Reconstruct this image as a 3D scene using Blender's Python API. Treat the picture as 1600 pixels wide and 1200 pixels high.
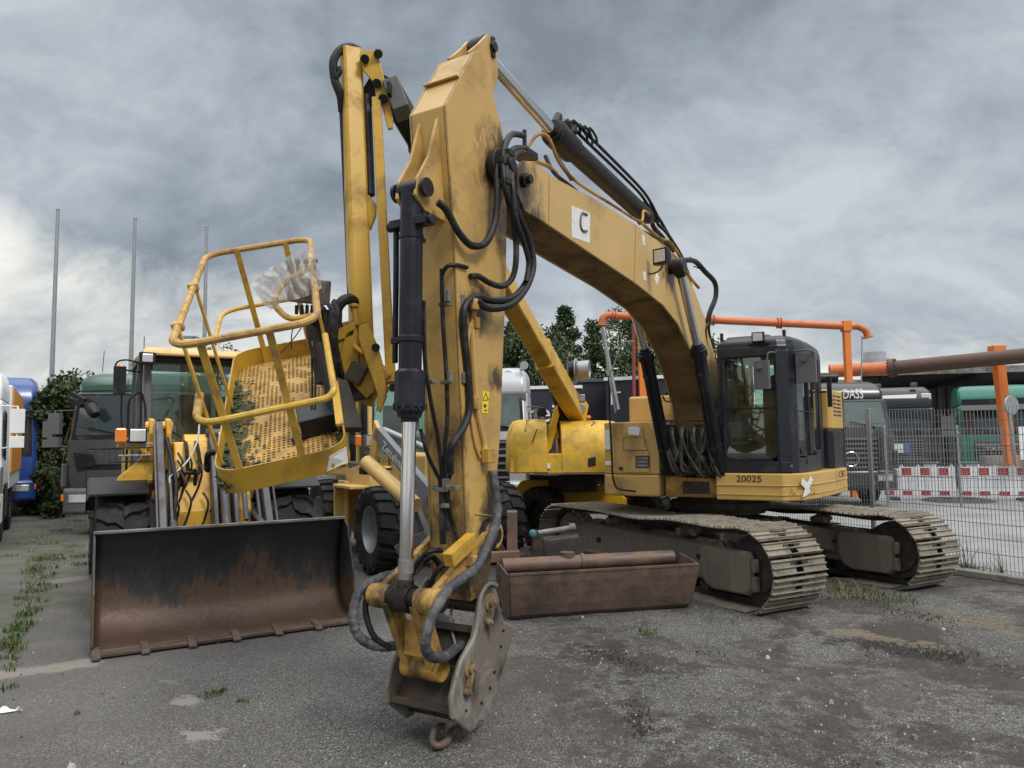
import bpy, bmesh, math, random
from mathutils import Vector, Matrix, noise
R_=math.radians
V=Vector
random.seed(7)
for o in list(bpy.data.objects): bpy.data.objects.remove(o)
SC=bpy.context.scene
COL=SC.collection
# ---------------------------------------------------------------- camera
FPX=1155.0; CAMH=1.9
cam=bpy.data.cameras.new('camera'); camo=bpy.data.objects.new('camera',cam); COL.objects.link(camo)
CR=Matrix.Rotation(math.pi/2+R_(4.5),3,'X')@Matrix.Rotation(R_(-.7),3,'Z')
camo.matrix_world=Matrix.Translation((0,0,CAMH))@CR.to_4x4()
cam.sensor_width=36; cam.lens=36*FPX/1600; cam.clip_end=2000; cam.clip_start=.05
SC.camera=camo
# ---------------------------------------------------------------- sky and sun (overcast)
W=bpy.data.worlds.new('World'); SC.world=W; W.use_nodes=True
nt=W.node_tree; N=nt.nodes; L=nt.links; N.clear()
def nd(t,**k):
    n=N.new(t)
    for a,b in k.items(): setattr(n,a,b)
    return n
out=nd('ShaderNodeOutputWorld'); bg=nd('ShaderNodeBackground'); bg.inputs[1].default_value=.1
sky=nd('ShaderNodeTexSky',sky_type='NISHITA',sun_disc=False); sky.sun_elevation=R_(48); sky.sun_rotation=R_(140)
tc=nd('ShaderNodeTexCoord'); sep=nd('ShaderNodeSeparateXYZ'); L.new(tc.outputs['Generated'],sep.inputs[0])
def M_(op,a,b=None,c=None):
    n=nd('ShaderNodeMath',operation=op)
    for i,x in enumerate((a,b,c)):
        if x is None: continue
        if isinstance(x,(int,float)): n.inputs[i].default_value=x
        else: L.new(x,n.inputs[i])
    return n.outputs[0]
zc=M_('MAXIMUM',sep.outputs[2],0.0)
den=M_('ADD',zc,.62)
cx=M_('DIVIDE',sep.outputs[0],den); cy=M_('DIVIDE',sep.outputs[1],den)
cv=nd('ShaderNodeCombineXYZ'); L.new(cx,cv.inputs[0]); L.new(cy,cv.inputs[1])
def nz(scale,detail,rough,dist=0.,off=(0,0,0),st=(1,1,1)):
    mp=nd('ShaderNodeMapping'); mp.inputs['Location'].default_value=off; mp.inputs['Scale'].default_value=st
    L.new(cv.outputs[0],mp.inputs[0])
    n=nd('ShaderNodeTexNoise'); n.inputs['Scale'].default_value=scale; n.inputs['Detail'].default_value=detail
    n.inputs['Roughness'].default_value=rough; n.inputs['Distortion'].default_value=dist
    L.new(mp.outputs[0],n.inputs['Vector']); return n.outputs['Fac']
n1=nz(1.5,8,.52,.5,(5.3,.9,0),(.9,1.15,1)); n2=nz(6,9,.6,.6,(7,2,0),(.85,1.1,1))
n3=nz(18,8,.62,.5,(2,4,0),(.9,1.1,1)); mixn=M_('ADD',M_('ADD',M_('MULTIPLY',n1,.56),M_('MULTIPLY',n2,.32)),M_('MULTIPLY',n3,.10))
def ramp(fac,stops):
    r=nd('ShaderNodeValToRGB'); L.new(fac,r.inputs[0]); e=r.color_ramp.elements
    while len(e)<len(stops): e.new(.5)
    for i,(p,c) in enumerate(stops): e[i].position=p; e[i].color=(*c,1)
    return r.outputs[0]
cloud=ramp(mixn,[(.39,(.24,.275,.32)),(.46,(.34,.385,.435)),(.53,(.46,.505,.56)),(.62,(.62,.66,.70))])
low=ramp(mixn,[(.38,(.52,.55,.57)),(.47,(.80,.81,.77)),(.58,(1.05,1.03,.93))])
def mixc(f,a,b,bt='MIX'):
    m=nd('ShaderNodeMix',data_type='RGBA',blend_type=bt)
    if isinstance(f,(int,float)): m.inputs[0].default_value=f
    else: L.new(f,m.inputs[0])
    for i,x in ((6,a),(7,b)):
        if isinstance(x,tuple): m.inputs[i].default_value=(*x,1)
        else: L.new(x,m.inputs[i])
    return m.outputs[2]
# brighter gap between the clouds low on the left, thinning to the right
lr=M_('ADD',M_('MULTIPLY_ADD',sep.outputs[0],-.14,.072),M_('MULTIPLY',n2,.13))
hf=M_('SMOOTH_MIN',1.0,M_('MAXIMUM',0.0,M_('DIVIDE',M_('SUBTRACT',M_('MULTIPLY_ADD',n1,.10,lr),zc),.075)),.1)
col=mixc(hf,cloud,low)
zen=M_('MINIMUM',1.0,M_('MAXIMUM',0.0,M_('DIVIDE',M_('SUBTRACT',sep.outputs[2],.56),.25)))
col=mixc(zen,col,(2.25,2.3,2.35))
mul=nd('ShaderNodeMix',data_type='RGBA',blend_type='MULTIPLY'); mul.inputs[0].default_value=1; L.new(col,mul.inputs[6]); mul.inputs[7].default_value=(10,10,10,1)
fin=mixc(.93,sky.outputs[0],mul.outputs[2])
L.new(fin,bg.inputs[0]); L.new(bg.outputs[0],out.inputs[0])
sl=bpy.data.lights.new('sun','SUN'); sl.energy=1.9; sl.angle=R_(16); sl.color=(1,.96,.9)
so=bpy.data.objects.new('sun',sl); COL.objects.link(so)
saz=R_(-40)   # from behind the camera, to its right
sd=V((math.sin(saz)*-1*math.cos(R_(48)),-math.cos(saz)*math.cos(R_(48)),math.sin(R_(48))))
so.rotation_euler=sd.to_track_quat('Z','Y').to_euler(); so.location=(0,0,30)
SC.view_settings.view_transform='Standard'; SC.view_settings.look='None'; SC.view_settings.exposure=0.0; SC.view_settings.gamma=1
SC.render.engine='CYCLES'
# ---------------------------------------------------------------- photo measuring helpers
def ray(u,v): return CR@V(((u-800)/FPX,(600-v)/FPX,-1))
O_=V((0,0,CAMH))
def atY(u,v,Y): d=ray(u,v); return O_+d*(Y/d.y)
def atZ(u,v,z=0.): d=ray(u,v); return O_+d*((z-CAMH)/d.z)
def onplane(u,v,p0,nrm):
    d=ray(u,v); return O_+d*((V(p0)-O_).dot(nrm)/d.dot(nrm))
def frame(org,fwd):
    f=V((fwd[0],fwd[1],0)).normalized(); n=V((-f.y,f.x,0))
    m=Matrix.Identity(4)
    for i in range(3): m[i][0]=f[i]; m[i][1]=n[i]; m[i][2]=(0,0,1)[i]; m[i][3]=org[i]
    return m
# ---------------------------------------------------------------- materials
def mat(name,col,rough=.5,metal=0.,dirt=None,damt=.0,dscale=3.,chips=None,camt=0.,bump=.0,bscale=20.,streak=False,spec=.5,coat=0.,var=.08,spots=(),scol=(.03,.022,.016),edge=None,erad=.012):
    m=bpy.data.materials.new(name); m.use_nodes=True; nt=m.node_tree; N=nt.nodes; L=nt.links
    b=N['Principled BSDF']; b.inputs['Roughness'].default_value=rough; b.inputs['Metallic'].default_value=metal
    b.inputs['Specular IOR Level'].default_value=spec; b.inputs['Coat Weight'].default_value=coat
    tcn=N.new('ShaderNodeTexCoord')
    def noi(sc,det=6,ro=.6,st=(1,1,1),dis=0.):
        mp=N.new('ShaderNodeMapping'); mp.inputs['Scale'].default_value=st; L.new(tcn.outputs['Object'],mp.inputs[0])
        n=N.new('ShaderNodeTexNoise'); n.inputs['Scale'].default_value=sc; n.inputs['Detail'].default_value=det; n.inputs['Roughness'].default_value=ro
        n.inputs['Distortion'].default_value=dis
        L.new(mp.outputs[0],n.inputs['Vector']); return n.outputs['Fac']
    def rng(f,lo,hi,a=0.,b_=1.):
        r=N.new('ShaderNodeMapRange'); r.inputs[1].default_value=lo; r.inputs[2].default_value=hi; r.inputs[3].default_value=a; r.inputs[4].default_value=b_
        L.new(f,r.inputs[0]); return r.outputs[0]
    def mx(f,a,b_,bt='MIX'):
        x=N.new('ShaderNodeMix'); x.data_type='RGBA'; x.blend_type=bt; L.new(f,x.inputs[0])
        for i,c in ((6,a),(7,b_)):
            if isinstance(c,tuple): x.inputs[i].default_value=(*c,1)
            else: L.new(c,x.inputs[i])
        return x.outputs[2]
    cur=mx(rng(noi(1.3,4),.3,.7),tuple(c*(1-var) for c in col),tuple(min(1,c*(1+var)) for c in col))
    if dirt and damt>0:
        st=(1,1,.12) if streak else (1,1,1)
        f=rng(noi(dscale*(2.5 if streak else 1),9,.68,st,.3 if not streak else 0),.66-damt*.42,.82-damt*.3,0,.9)
        cur=mx(f,cur,dirt)
        L.new(rng(f,0,1,rough,min(1,rough+.3)),b.inputs['Roughness'])
    if chips and camt>0:
        f2=rng(noi(14,7,.72,(1,1,.8),.4),.74-camt*.25,.755-camt*.25)
        cur=mx(f2,cur,chips)
    if spots:
        nn=noi(7,8,.72,(1,1,.6),.5); acc=None
        for (px_,py_,pz_,pr_) in spots:
            d=N.new('ShaderNodeVectorMath'); d.operation='DISTANCE'; L.new(tcn.outputs['Object'],d.inputs[0]); d.inputs[1].default_value=(px_,py_,pz_)
            q=N.new('ShaderNodeMath'); q.operation='DIVIDE'; L.new(d.outputs['Value'],q.inputs[0]); q.inputs[1].default_value=pr_
            if acc is None: acc=q.outputs[0]
            else:
                w=N.new('ShaderNodeMath'); w.operation='MINIMUM'; L.new(acc,w.inputs[0]); L.new(q.outputs[0],w.inputs[1]); acc=w.outputs[0]
        w=N.new('ShaderNodeMath'); w.operation='MULTIPLY_ADD'; L.new(nn,w.inputs[0]); w.inputs[1].default_value=-2.6; 
        w2=N.new('ShaderNodeMath'); w2.operation='ADD'; L.new(acc,w2.inputs[0]); w2.inputs[1].default_value=1.3; L.new(w2.outputs[0],w.inputs[2])
        cur=mx(rng(w.outputs[0],.35,1.0,.92,0.),cur,scol)
    if edge:
        bv=N.new('ShaderNodeBevel'); bv.samples=4; bv.inputs['Radius'].default_value=erad; ge=N.new('ShaderNodeNewGeometry')
        dp=N.new('ShaderNodeVectorMath'); dp.operation='DOT_PRODUCT'; L.new(bv.outputs[0],dp.inputs[0]); L.new(ge.outputs['Normal'],dp.inputs[1])
        w=N.new('ShaderNodeMath'); w.operation='MULTIPLY_ADD'; L.new(noi(22,7,.75),w.inputs[0]); w.inputs[1].default_value=.32; L.new(dp.outputs['Value'],w.inputs[2])
        cur=mx(rng(w.outputs[0],1.085,1.12,.85,0.),cur,edge)
    L.new(cur,b.inputs['Base Color'])
    if bump>0:
        bp=N.new('ShaderNodeBump'); bp.inputs['Strength'].default_value=bump; bp.inputs['Distance'].default_value=.01
        L.new(noi(bscale,6,.6),bp.inputs['Height']); L.new(bp.outputs[0],b.inputs['Normal'])
    return m
def glass(name,tint,ior=1.45,rough=.02,dirt=.08):
    m=bpy.data.materials.new(name); m.use_nodes=True; nt=m.node_tree; N=nt.nodes; L=nt.links; N.remove(N['Principled BSDF'])
    o=N['Material Output']; t=N.new('ShaderNodeBsdfTransparent'); t.inputs[0].default_value=(*tint,1)
    g=N.new('ShaderNodeBsdfGlossy'); g.inputs['Roughness'].default_value=rough; g.inputs[0].default_value=(.9,.95,.95,1)
    fr=N.new('ShaderNodeFresnel'); fr.inputs[0].default_value=ior+.35
    mx=N.new('ShaderNodeMixShader'); L.new(fr.outputs[0],mx.inputs[0]); L.new(t.outputs[0],mx.inputs[1]); L.new(g.outputs[0],mx.inputs[2])
    d=N.new('ShaderNodeBsdfDiffuse'); d.inputs[0].default_value=(.5,.5,.45,1)
    m2=N.new('ShaderNodeMixShader'); tcn=N.new('ShaderNodeTexCoord'); n=N.new('ShaderNodeTexNoise'); n.inputs['Scale'].default_value=2.5; n.inputs['Detail'].default_value=8
    L.new(tcn.outputs['Object'],n.inputs['Vector']); r=N.new('ShaderNodeMapRange'); r.inputs[1].default_value=.4; r.inputs[2].default_value=.75; r.inputs[3].default_value=dirt*.3; r.inputs[4].default_value=dirt*2.2
    L.new(n.outputs['Fac'],r.inputs[0]); L.new(r.outputs[0],m2.inputs[0]); L.new(mx.outputs[0],m2.inputs[1]); L.new(d.outputs[0],m2.inputs[2])
    L.new(m2.outputs[0],o.inputs[0]); return m
BR=(.075,.04,.018); GR=(.05,.045,.04); RU=(.13,.045,.018)
M={}
M['yel']=mat('faded yellow paint',(.54,.335,.105),.42,dirt=(.20,.12,.045),damt=.40,dscale=1.6,chips=(.06,.04,.025),camt=.17,bump=.15,bscale=40)
SPT=[(6.24,.16,3.95,.42),(6.2,.16,3.55,.32),(6.55,.16,.98,.42),(6.9,.0,.95,.34),(7.12,0,3.55,.28),(6.95,0,1.9,.30),(6.95,0,1.3,.34),(6.45,.16,1.45,.22),(6.62,.16,2.85,.22),(6.38,.16,2.35,.14)]
M['yelstick']=mat('faded yellow stick paint',(.52,.325,.095),.42,dirt=(.24,.145,.055),damt=.45,dscale=1.5,chips=(.06,.038,.022),camt=.22,bump=.18,bscale=40,spots=SPT,edge=(.09,.055,.035))
M['yelboom']=mat('faded yellow boom paint',(.55,.36,.125),.42,dirt=(.27,.17,.07),damt=.38,dscale=1.2,chips=(.07,.045,.03),camt=.14,bump=.15,bscale=40,spots=[(6.15,.23,3.85,.38),(2.69,.23,3.91,.34),(5.9,.23,3.62,.2),(.9,.23,2.0,.5)],edge=(.10,.06,.04))
M['yellink']=mat('greasy yellow link paint',(.50,.29,.06),.48,dirt=(.06,.04,.022),damt=.52,dscale=5,chips=(.03,.022,.016),camt=.3,bump=.5,spots=[(7.24,-.08,.95,.20),(7.24,.16,.95,.13),(7.03,0,.44,.16)],edge=(.07,.05,.035))
M['dusthose']=mat('dusty braided hose',(.05,.045,.038),.65,dirt=(.18,.16,.13),damt=.5,dscale=9,bump=.4,bscale=80)
M['keeper']=mat('grimy yellow keeper',(.28,.19,.09),.6,dirt=(.07,.05,.035),damt=.7,dscale=9,bump=.6)
M['midgrey']=mat('mid grey arm paint',(.17,.18,.20),.5,dirt=(.09,.08,.07),damt=.35,bump=.2)
M['yelside']=mat('yellow body paint',(.57,.36,.10),.4,dirt=(.25,.17,.08),damt=.3,dscale=2,chips=(.06,.035,.02),camt=.05,bump=.1)
M['yeldirty']=mat('grimy yellow paint',(.50,.27,.05),.5,dirt=(.03,.024,.018),damt=.62,dscale=3.2,chips=(.02,.015,.012),camt=.3,bump=.4)
M['lift']=mat('deep yellow paint',(.54,.32,.03),.45,dirt=(.2,.11,.025),damt=.40,dscale=2.2,chips=(.07,.035,.02),camt=.18,bump=.15,edge=(.10,.05,.03),erad=.008)
M['hood']=mat('mossy yellow moulded cover',(.66,.40,.03),.5,dirt=(.34,.24,.06),damt=.5,dscale=4.5,bump=.2)
M['liftbright']=mat('bright yellow steel',(.72,.42,.015),.45,dirt=(.3,.2,.05),damt=.15,bump=.1)
M['rail']=mat('worn yellow tube paint',(.60,.37,.05),.45,dirt=(.25,.13,.05),damt=.4,dscale=5,chips=(.14,.06,.025),camt=.28,bump=.3,bscale=50)
M['railold']=mat('rusty yellow tube paint',(.50,.31,.085),.6,dirt=(.26,.14,.06),damt=.55,dscale=9,chips=(.12,.05,.03),camt=.35,bump=.4,bscale=60)
M['yelgrimeshade']=mat('oil stained underside paint',(.22,.125,.045),.55,dirt=(.035,.024,.016),damt=.55,dscale=2.2,chips=(.03,.02,.015),camt=.3,bump=.3)  # real oil grime, and a base colour darkened to paint the underside's shade
M['cream']=mat('pale yellow loader paint',(.66,.44,.16),.42,dirt=(.3,.2,.09),damt=.25,bump=.1)
M['loady']=mat('orange yellow loader paint',(.68,.38,.045),.4,dirt=(.14,.08,.03),damt=.3,dscale=4,chips=(.05,.03,.02),camt=.12,bump=.15)
M['black']=mat('black paint',(.010,.010,.012),.42,spec=.35,dirt=(.07,.06,.05),damt=.3,dscale=4,bump=.15)
M['cylblk']=mat('dusty black cylinder paint',(.010,.011,.018),.36,spec=.35,dirt=(.04,.037,.038),damt=.34,dscale=3.5,bump=.25)
M['grease']=mat('greasy black steel',(.008,.007,.007),.38,spec=.35,dirt=(.055,.04,.028),damt=.4,dscale=8,bump=.6,bscale=60)
M['rub']=mat('black rubber hose',(.011,.011,.012),.5,spec=.3,dirt=(.07,.063,.055),damt=.35,dscale=9,bump=.15)
M['sleeve']=mat('scuffed hose sleeve',(.04,.042,.05),.6,dirt=(.17,.155,.14),damt=.52,dscale=11,bump=.7,bscale=70)
M['tyre']=mat('tyre rubber',(.015,.015,.017),.75,spec=.3,dirt=(.085,.075,.062),damt=.36,dscale=4,bump=.4,bscale=30)
M['chrome']=mat('chromed rod',(.62,.62,.64),.13,1.,var=.02)
M['steel']=mat('grey worn steel',(.24,.235,.22),.5,.35,dirt=(.10,.065,.04),damt=.55,dscale=3.5,chips=(.05,.035,.025),camt=.2,bump=.4)
M['coupler']=mat('scraped grey paint over brown grime',(.16,.135,.11),.55,.1,dirt=(.36,.365,.34),damt=.30,dscale=2.6,chips=(.06,.045,.035),camt=.42,bump=.7,bscale=14,spots=[(6.63,.25,.75,.13),(6.9,.25,.36,.13),(6.7,.25,.95,.12),(6.5,.25,.3,.16)],edge=(.30,.28,.25),erad=.02)
M['darksteel']=mat('dark oily steel',(.045,.038,.032),.5,.3,dirt=(.12,.07,.04),damt=.4,dscale=6,bump=.5)
M['track']=mat('dusty track steel',(.26,.23,.18),.8,.1,dirt=(.12,.10,.08),damt=.45,dscale=6,chips=(.10,.08,.06),camt=.3,bump=.9,bscale=45)
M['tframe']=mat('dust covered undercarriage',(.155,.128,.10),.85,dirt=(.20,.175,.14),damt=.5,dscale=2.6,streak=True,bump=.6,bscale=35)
M['tdark']=mat('dark oily undercarriage steel',(.035,.03,.026),.8,dirt=(.10,.085,.07),damt=.45,dscale=5,bump=.6)  # dark oily steel with random lighter dirt
M['navy']=mat('dark blue cab paint',(.008,.0095,.017),.33,dirt=(.07,.066,.06),damt=.32,dscale=2.4,bump=.1)
M['rust']=mat('rusty bucket steel',(.145,.092,.066),.7,.1,dirt=(.062,.045,.040),damt=.66,dscale=3.5,chips=(.25,.15,.09),camt=.22,bump=.6,bscale=30)
M['rustdark']=mat('dark rust pipe',(.10,.068,.062),.5,.1,dirt=(.22,.13,.075),damt=.62,dscale=3,bump=.3)
M['orange']=mat('orange pipe paint',(.55,.15,.045),.5,dirt=(.26,.10,.05),damt=.34,dscale=2,chips=(.3,.2,.14),camt=.1,bump=.2)
M['orangepost']=mat('orange post paint',(.72,.19,.03),.5,dirt=(.5,.16,.05),damt=.2,bump=.1)
M['brownpipe']=mat('brown primer pipe',(.10,.055,.04),.6,dirt=(.17,.12,.10),damt=.2,bump=.1)
M['galv']=mat('galvanised steel',(.34,.36,.37),.45,.6,dirt=(.2,.2,.2),damt=.25,dscale=8)
M['wire']=mat('galvanised fence wire',(.27,.28,.29),.5,.4)
M['white']=mat('white paint',(.74,.75,.76),.4,dirt=(.4,.38,.34),damt=.16)
M['sticker']=mat('white sticker',(.75,.75,.74),.5,dirt=(.45,.4,.33),damt=.3,dscale=12)
M['silver']=mat('silver truck paint',(.42,.43,.45),.35,.2,dirt=(.3,.28,.25),damt=.15)
M['grey']=mat('anthracite truck paint',(.062,.060,.060),.35,.2,dirt=(.13,.12,.105),damt=.25,dscale=2,coat=.2)
M['greypl']=mat('grey plastic',(.11,.11,.112),.6,dirt=(.16,.15,.13),damt=.25)
M['armgrey']=mat('grey loader arm paint',(.085,.085,.098),.5,dirt=(.08,.065,.05),damt=.45,dscale=4,chips=(.2,.17,.14),camt=.12,bump=.3)
M['blue']=mat('blue truck paint',(.02,.06,.24),.3,dirt=(.05,.06,.12),damt=.2,coat=.3)
M['green']=mat('green truck paint',(.012,.15,.105),.35,dirt=(.05,.16,.12),damt=.15,coat=.3)
M['dgreen']=mat('dark green visor',(.025,.075,.045),.2,coat=.5)
M['trblack']=mat('black truck paint',(.02,.021,.024),.3,dirt=(.06,.06,.055),damt=.2,coat=.3)
M['tarp']=mat('black tarpaulin side',(.02,.023,.032),.55,dirt=(.035,.037,.042),damt=.3,bump=.1)
M['lens']=mat('lamp lens',(.62,.64,.65),.12,.35,coat=.6,dirt=(.35,.33,.3),damt=.2,dscale=20)
M['amber']=mat('amber lens',(.75,.2,.015),.25,coat=.5)
M['red']=mat('red reflector',(.40,.015,.025),.35)
M['seat']=mat('dark seat cloth',(.03,.032,.035),.8)
M['conc']=mat('old concrete',(.27,.245,.21),.85,dirt=(.13,.12,.10),damt=.5,dscale=3,bump=.6)
M['shedd']=mat('dark shed panel',(.03,.03,.033),.7,dirt=(.06,.055,.05),damt=.3)
M['shedwall']=mat('weathered shed cladding',(.12,.11,.10),.7,dirt=(.06,.055,.05),damt=.5,streak=True,dscale=2)
M['text']=mat('dark lettering',(.02,.02,.02),.5)
M['twhite']=mat('white lettering',(.7,.7,.7),.5)
M['warn']=mat('yellow warning sticker',(.8,.62,.03),.4)
M['bark']=mat('bark',(.10,.075,.055),.9,bump=.5)
M['glassc']=glass('tinted cab glass',(.70,.82,.78),dirt=.04)
M['glasst']=glass('truck windscreen glass',(.30,.38,.38),dirt=.06)
M['plastic']=glass('clear plastic sheet',(.86,.87,.88),1.3,.15,.35)
# blade: black paint above, rust below, worn by the load
def blade_mat():
    m=bpy.data.materials.new('worn blade steel'); m.use_nodes=True; nt=m.node_tree; N=nt.nodes; L=nt.links; b=N['Principled BSDF']
    tcn=N.new('ShaderNodeTexCoord'); sp=N.new('ShaderNodeSeparateXYZ'); L.new(tcn.outputs['Object'],sp.inputs[0])
    def noi(sc,st=(1,1,1),d=8,ro=.65):
        mp=N.new('ShaderNodeMapping'); mp.inputs['Scale'].default_value=st; L.new(tcn.outputs['Object'],mp.inputs[0])
        n=N.new('ShaderNodeTexNoise'); n.inputs['Scale'].default_value=sc; n.inputs['Detail'].default_value=d; n.inputs['Roughness'].default_value=ro; L.new(mp.outputs[0],n.inputs[0]); return n.outputs['Fac']
    def ma(op,a,c):
        n=N.new('ShaderNodeMath'); n.operation=op
        for i,x in enumerate((a,c)):
            if isinstance(x,(int,float)): n.inputs[i].default_value=x
            else: L.new(x,n.inputs[i])
        return n.outputs[0]
    h=ma('ADD',sp.outputs[2],ma('MULTIPLY',ma('SUBTRACT',noi(1.7,(1,1,.8)),.5),1.9))
    h=ma('MULTIPLY',h,1.15); h=ma('ADD',h,ma('MULTIPLY',ma('SUBTRACT',noi(18,(1,1,.28)),.5),1.1))
    r=N.new('ShaderNodeValToRGB'); L.new(h,r.inputs[0]); e=r.color_ramp.elements
    st=[(.0,(.085,.050,.036)),(.10,(.125,.076,.047)),(.22,(.075,.054,.043)),(.36,(.125,.066,.036)),(.50,(.070,.050,.040)),(.62,(.038,.036,.036)),(1.,(.022,.023,.025))]
    while len(e)<len(st): e.new(.5)
    for i,(p,c) in enumerate(st): e[i].position=p; e[i].color=(*c,1)
    sc=N.new('ShaderNodeMapRange'); sc.inputs[1].default_value=.70; sc.inputs[2].default_value=.74; L.new(noi(7,(1,1,.6),10,.75),sc.inputs[0])
    x=N.new('ShaderNodeMix'); x.data_type='RGBA'; L.new(ma('MULTIPLY',sc.outputs[0],.5),x.inputs[0]); L.new(r.outputs[0],x.inputs[6]); x.inputs[7].default_value=(.16,.14,.12,1)
    L.new(x.outputs[2],b.inputs['Base Color']); b.inputs['Roughness'].default_value=.5; b.inputs['Metallic'].default_value=.25
    bp=N.new('ShaderNodeBump'); bp.inputs['Strength'].default_value=.35; bp.inputs['Distance'].default_value=.01; L.new(noi(25),bp.inputs['Height']); L.new(bp.outputs[0],b.inputs['Normal'])
    return m
M['blade']=blade_mat()
# ---------------------------------------------------------------- mesh builder
def catmull(pts,k=5,closed=False):
    pts=[V(p) for p in pts]
    if len(pts)<3 or k<2: return pts
    n=len(pts); out=[]
    rng=range(n if closed else n-1)
    for i in rng:
        if closed: p0,p1,p2,p3=pts[(i-1)%n],pts[i],pts[(i+1)%n],pts[(i+2)%n]
        else: p0,p1,p2,p3=pts[max(i-1,0)],pts[i],pts[i+1],pts[min(i+2,n-1)]
        for j in range(k):
            t=j/k
            out.append(.5*((2*p1)+(p2-p0)*t+(2*p0-5*p1+4*p2-p3)*t*t+(3*p1-p0-3*p2+p3)*t**3))
    if not closed: out.append(pts[-1])
    return out
def fillet(pts,r=.05,k=4,closed=False):
    pts=[V(p) for p in pts]; n=len(pts); out=[]
    for i,p in enumerate(pts):
        if not closed and i in (0,n-1): out.append(p); continue
        a=pts[(i-1)%n]-p; b=pts[(i+1)%n]-p
        q=min(r,a.length*.48,b.length*.48)
        A=p+a.normalized()*q; B=p+b.normalized()*q
        for j in range(k+1):
            t=j/k; out.append((1-t)**2*A+2*t*(1-t)*p+t*t*B)
    return out
NOSPLIT={'wire_mesh','crawler_track','track_chain','perforation','basket_floor','crown','foliage','wall','warning_symbol','lamp_cage','tyre','stems','frame_bolt','coupler_frame'}
class G:
    def __init__(s,X=None): s.bm=bmesh.new(); s.X=X; s.mi=0
    def f(s,vs,mi=None):
        try: fc=s.bm.faces.new(vs)
        except ValueError: return None
        fc.material_index=s.mi if mi is None else mi; return fc
    def v(s,p): 
        p=V(p); return s.bm.verts.new(s.X@p if s.X else p)
    def box(s,c,sz,R=None,tap=None,mi=None):
        c=V(c); vs=[]
        for dz in(-1,1):
            for dx,dy in((-1,-1),(1,-1),(1,1),(-1,1)):
                q=V((dx*sz[0]/2,dy*sz[1]/2,dz*sz[2]/2))
                if tap and dz>0: q.x*=tap[0]; q.y*=tap[1]
                if R: q=R@q
                vs.append(s.v(c+q))
        for a in((3,2,1,0),(4,5,6,7),(0,1,5,4),(1,2,6,5),(2,3,7,6),(3,0,4,7)): s.f([vs[i] for i in a],mi)
        return s
    def bar(s,a,b,w,h,up=(0,0,1),mi=None):
        a,b=V(a),V(b); x=(b-a); l=x.length; x.normalize(); up=V(up)
        if abs(x.dot(up))>.98: up=V((1,0,0))
        y=up.cross(x).normalized(); z=x.cross(y); R=Matrix((x,y,z)).transposed()
        return s.box((a+b)/2,(l,w,h),R,None,mi)
    def ext(s,poly,off,mi=None):
        off=V(off); a=[s.v(p) for p in poly]; b=[s.v(V(p)+off) for p in poly]
        s.f(list(reversed(a)),mi); s.f(b,mi); n=len(a)
        for i in range(n): s.f([a[i],a[(i+1)%n],b[(i+1)%n],b[i]],mi)
        return s
    def loft(s,rings,cap=True,closed=True,mi=None):
        rv=[[s.v(p) for p in r] for r in rings]; n=len(rv[0])
        for a,b in zip(rv,rv[1:]):
            for i in range(n if closed else n-1): s.f([a[i],a[(i+1)%n],b[(i+1)%n],b[i]],mi)
        if cap and closed: s.f(list(reversed(rv[0])),mi); s.f(rv[-1],mi)
        return s
    def tube(s,pts,r,n=8,k=1,closed=False,mi=None,r2=None):
        pts=catmull(pts,k,closed) if k>1 else [V(p) for p in pts]
        m=len(pts); rings=[]; up=None
        for i,p in enumerate(pts):
            if closed: t=pts[(i+1)%m]-pts[i-1]
            else: t=pts[min(i+1,m-1)]-pts[max(i-1,0)]
            if t.length<1e-9: t=V((0,0,1))
            t.normalize()
            if up is None: up=V((0,0,1)) if abs(t.z)<.9 else V((1,0,0)); up=(up-t*up.dot(t)).normalized()
            else: up=(up-t*up.dot(t)); up=up.normalized() if up.length>1e-6 else t.orthogonal().normalized()
            w=t.cross(up); rr=r if r2 is None else r+(r2-r)*i/max(1,m-1)
            if callable(r): rr=r(i/(m-1))
            rings.append([p+(up*math.cos(6.28318*j/n)+w*math.sin(6.28318*j/n))*rr for j in range(n)])
        if closed: rings.append(rings[0]); s.loft(rings,False,mi=mi)
        else: s.loft(rings,True,mi=mi)
        return s
    def cyl(s,a,b,r,r2=None,n=18,mi=None): return s.tube([a,b],r,n,r2=r2,mi=mi)
    def lathe(s,c,ax,prof,n=24,mi=None,cap=True):
        c=V(c); ax=V(ax).normalized(); u=ax.orthogonal().normalized(); w=ax.cross(u)
        s.loft([[c+ax*t+(u*math.cos(6.28318*j/n)+w*math.sin(6.28318*j/n))*r for j in range(n)] for t,r in prof],cap,mi=mi); return s
    def build(s,name,mats,parent=None,smooth=False,bev=0.,solid=0.,seg=2,sub=0):
        if not isinstance(mats,(list,tuple)): mats=[mats]
        if parent and name not in NOSPLIT:
            parts=s.pieces()
            if 2<=len(parts)<=40:
                first=None; src=s.bm
                for vs in parts:
                    h=G(); mp={}
                    for v in vs: mp[v]=h.bm.verts.new(v.co)
                    for f in src.faces:
                        if f.verts[0] in mp: h.f([mp[v] for v in f.verts],f.material_index)
                    o=h.build1(name,mats,parent,smooth,bev,solid,seg,sub)
                    if first is None: first=o
                src.free(); return first
        return s.build1(name,mats,parent,smooth,bev,solid,seg,sub)
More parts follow.
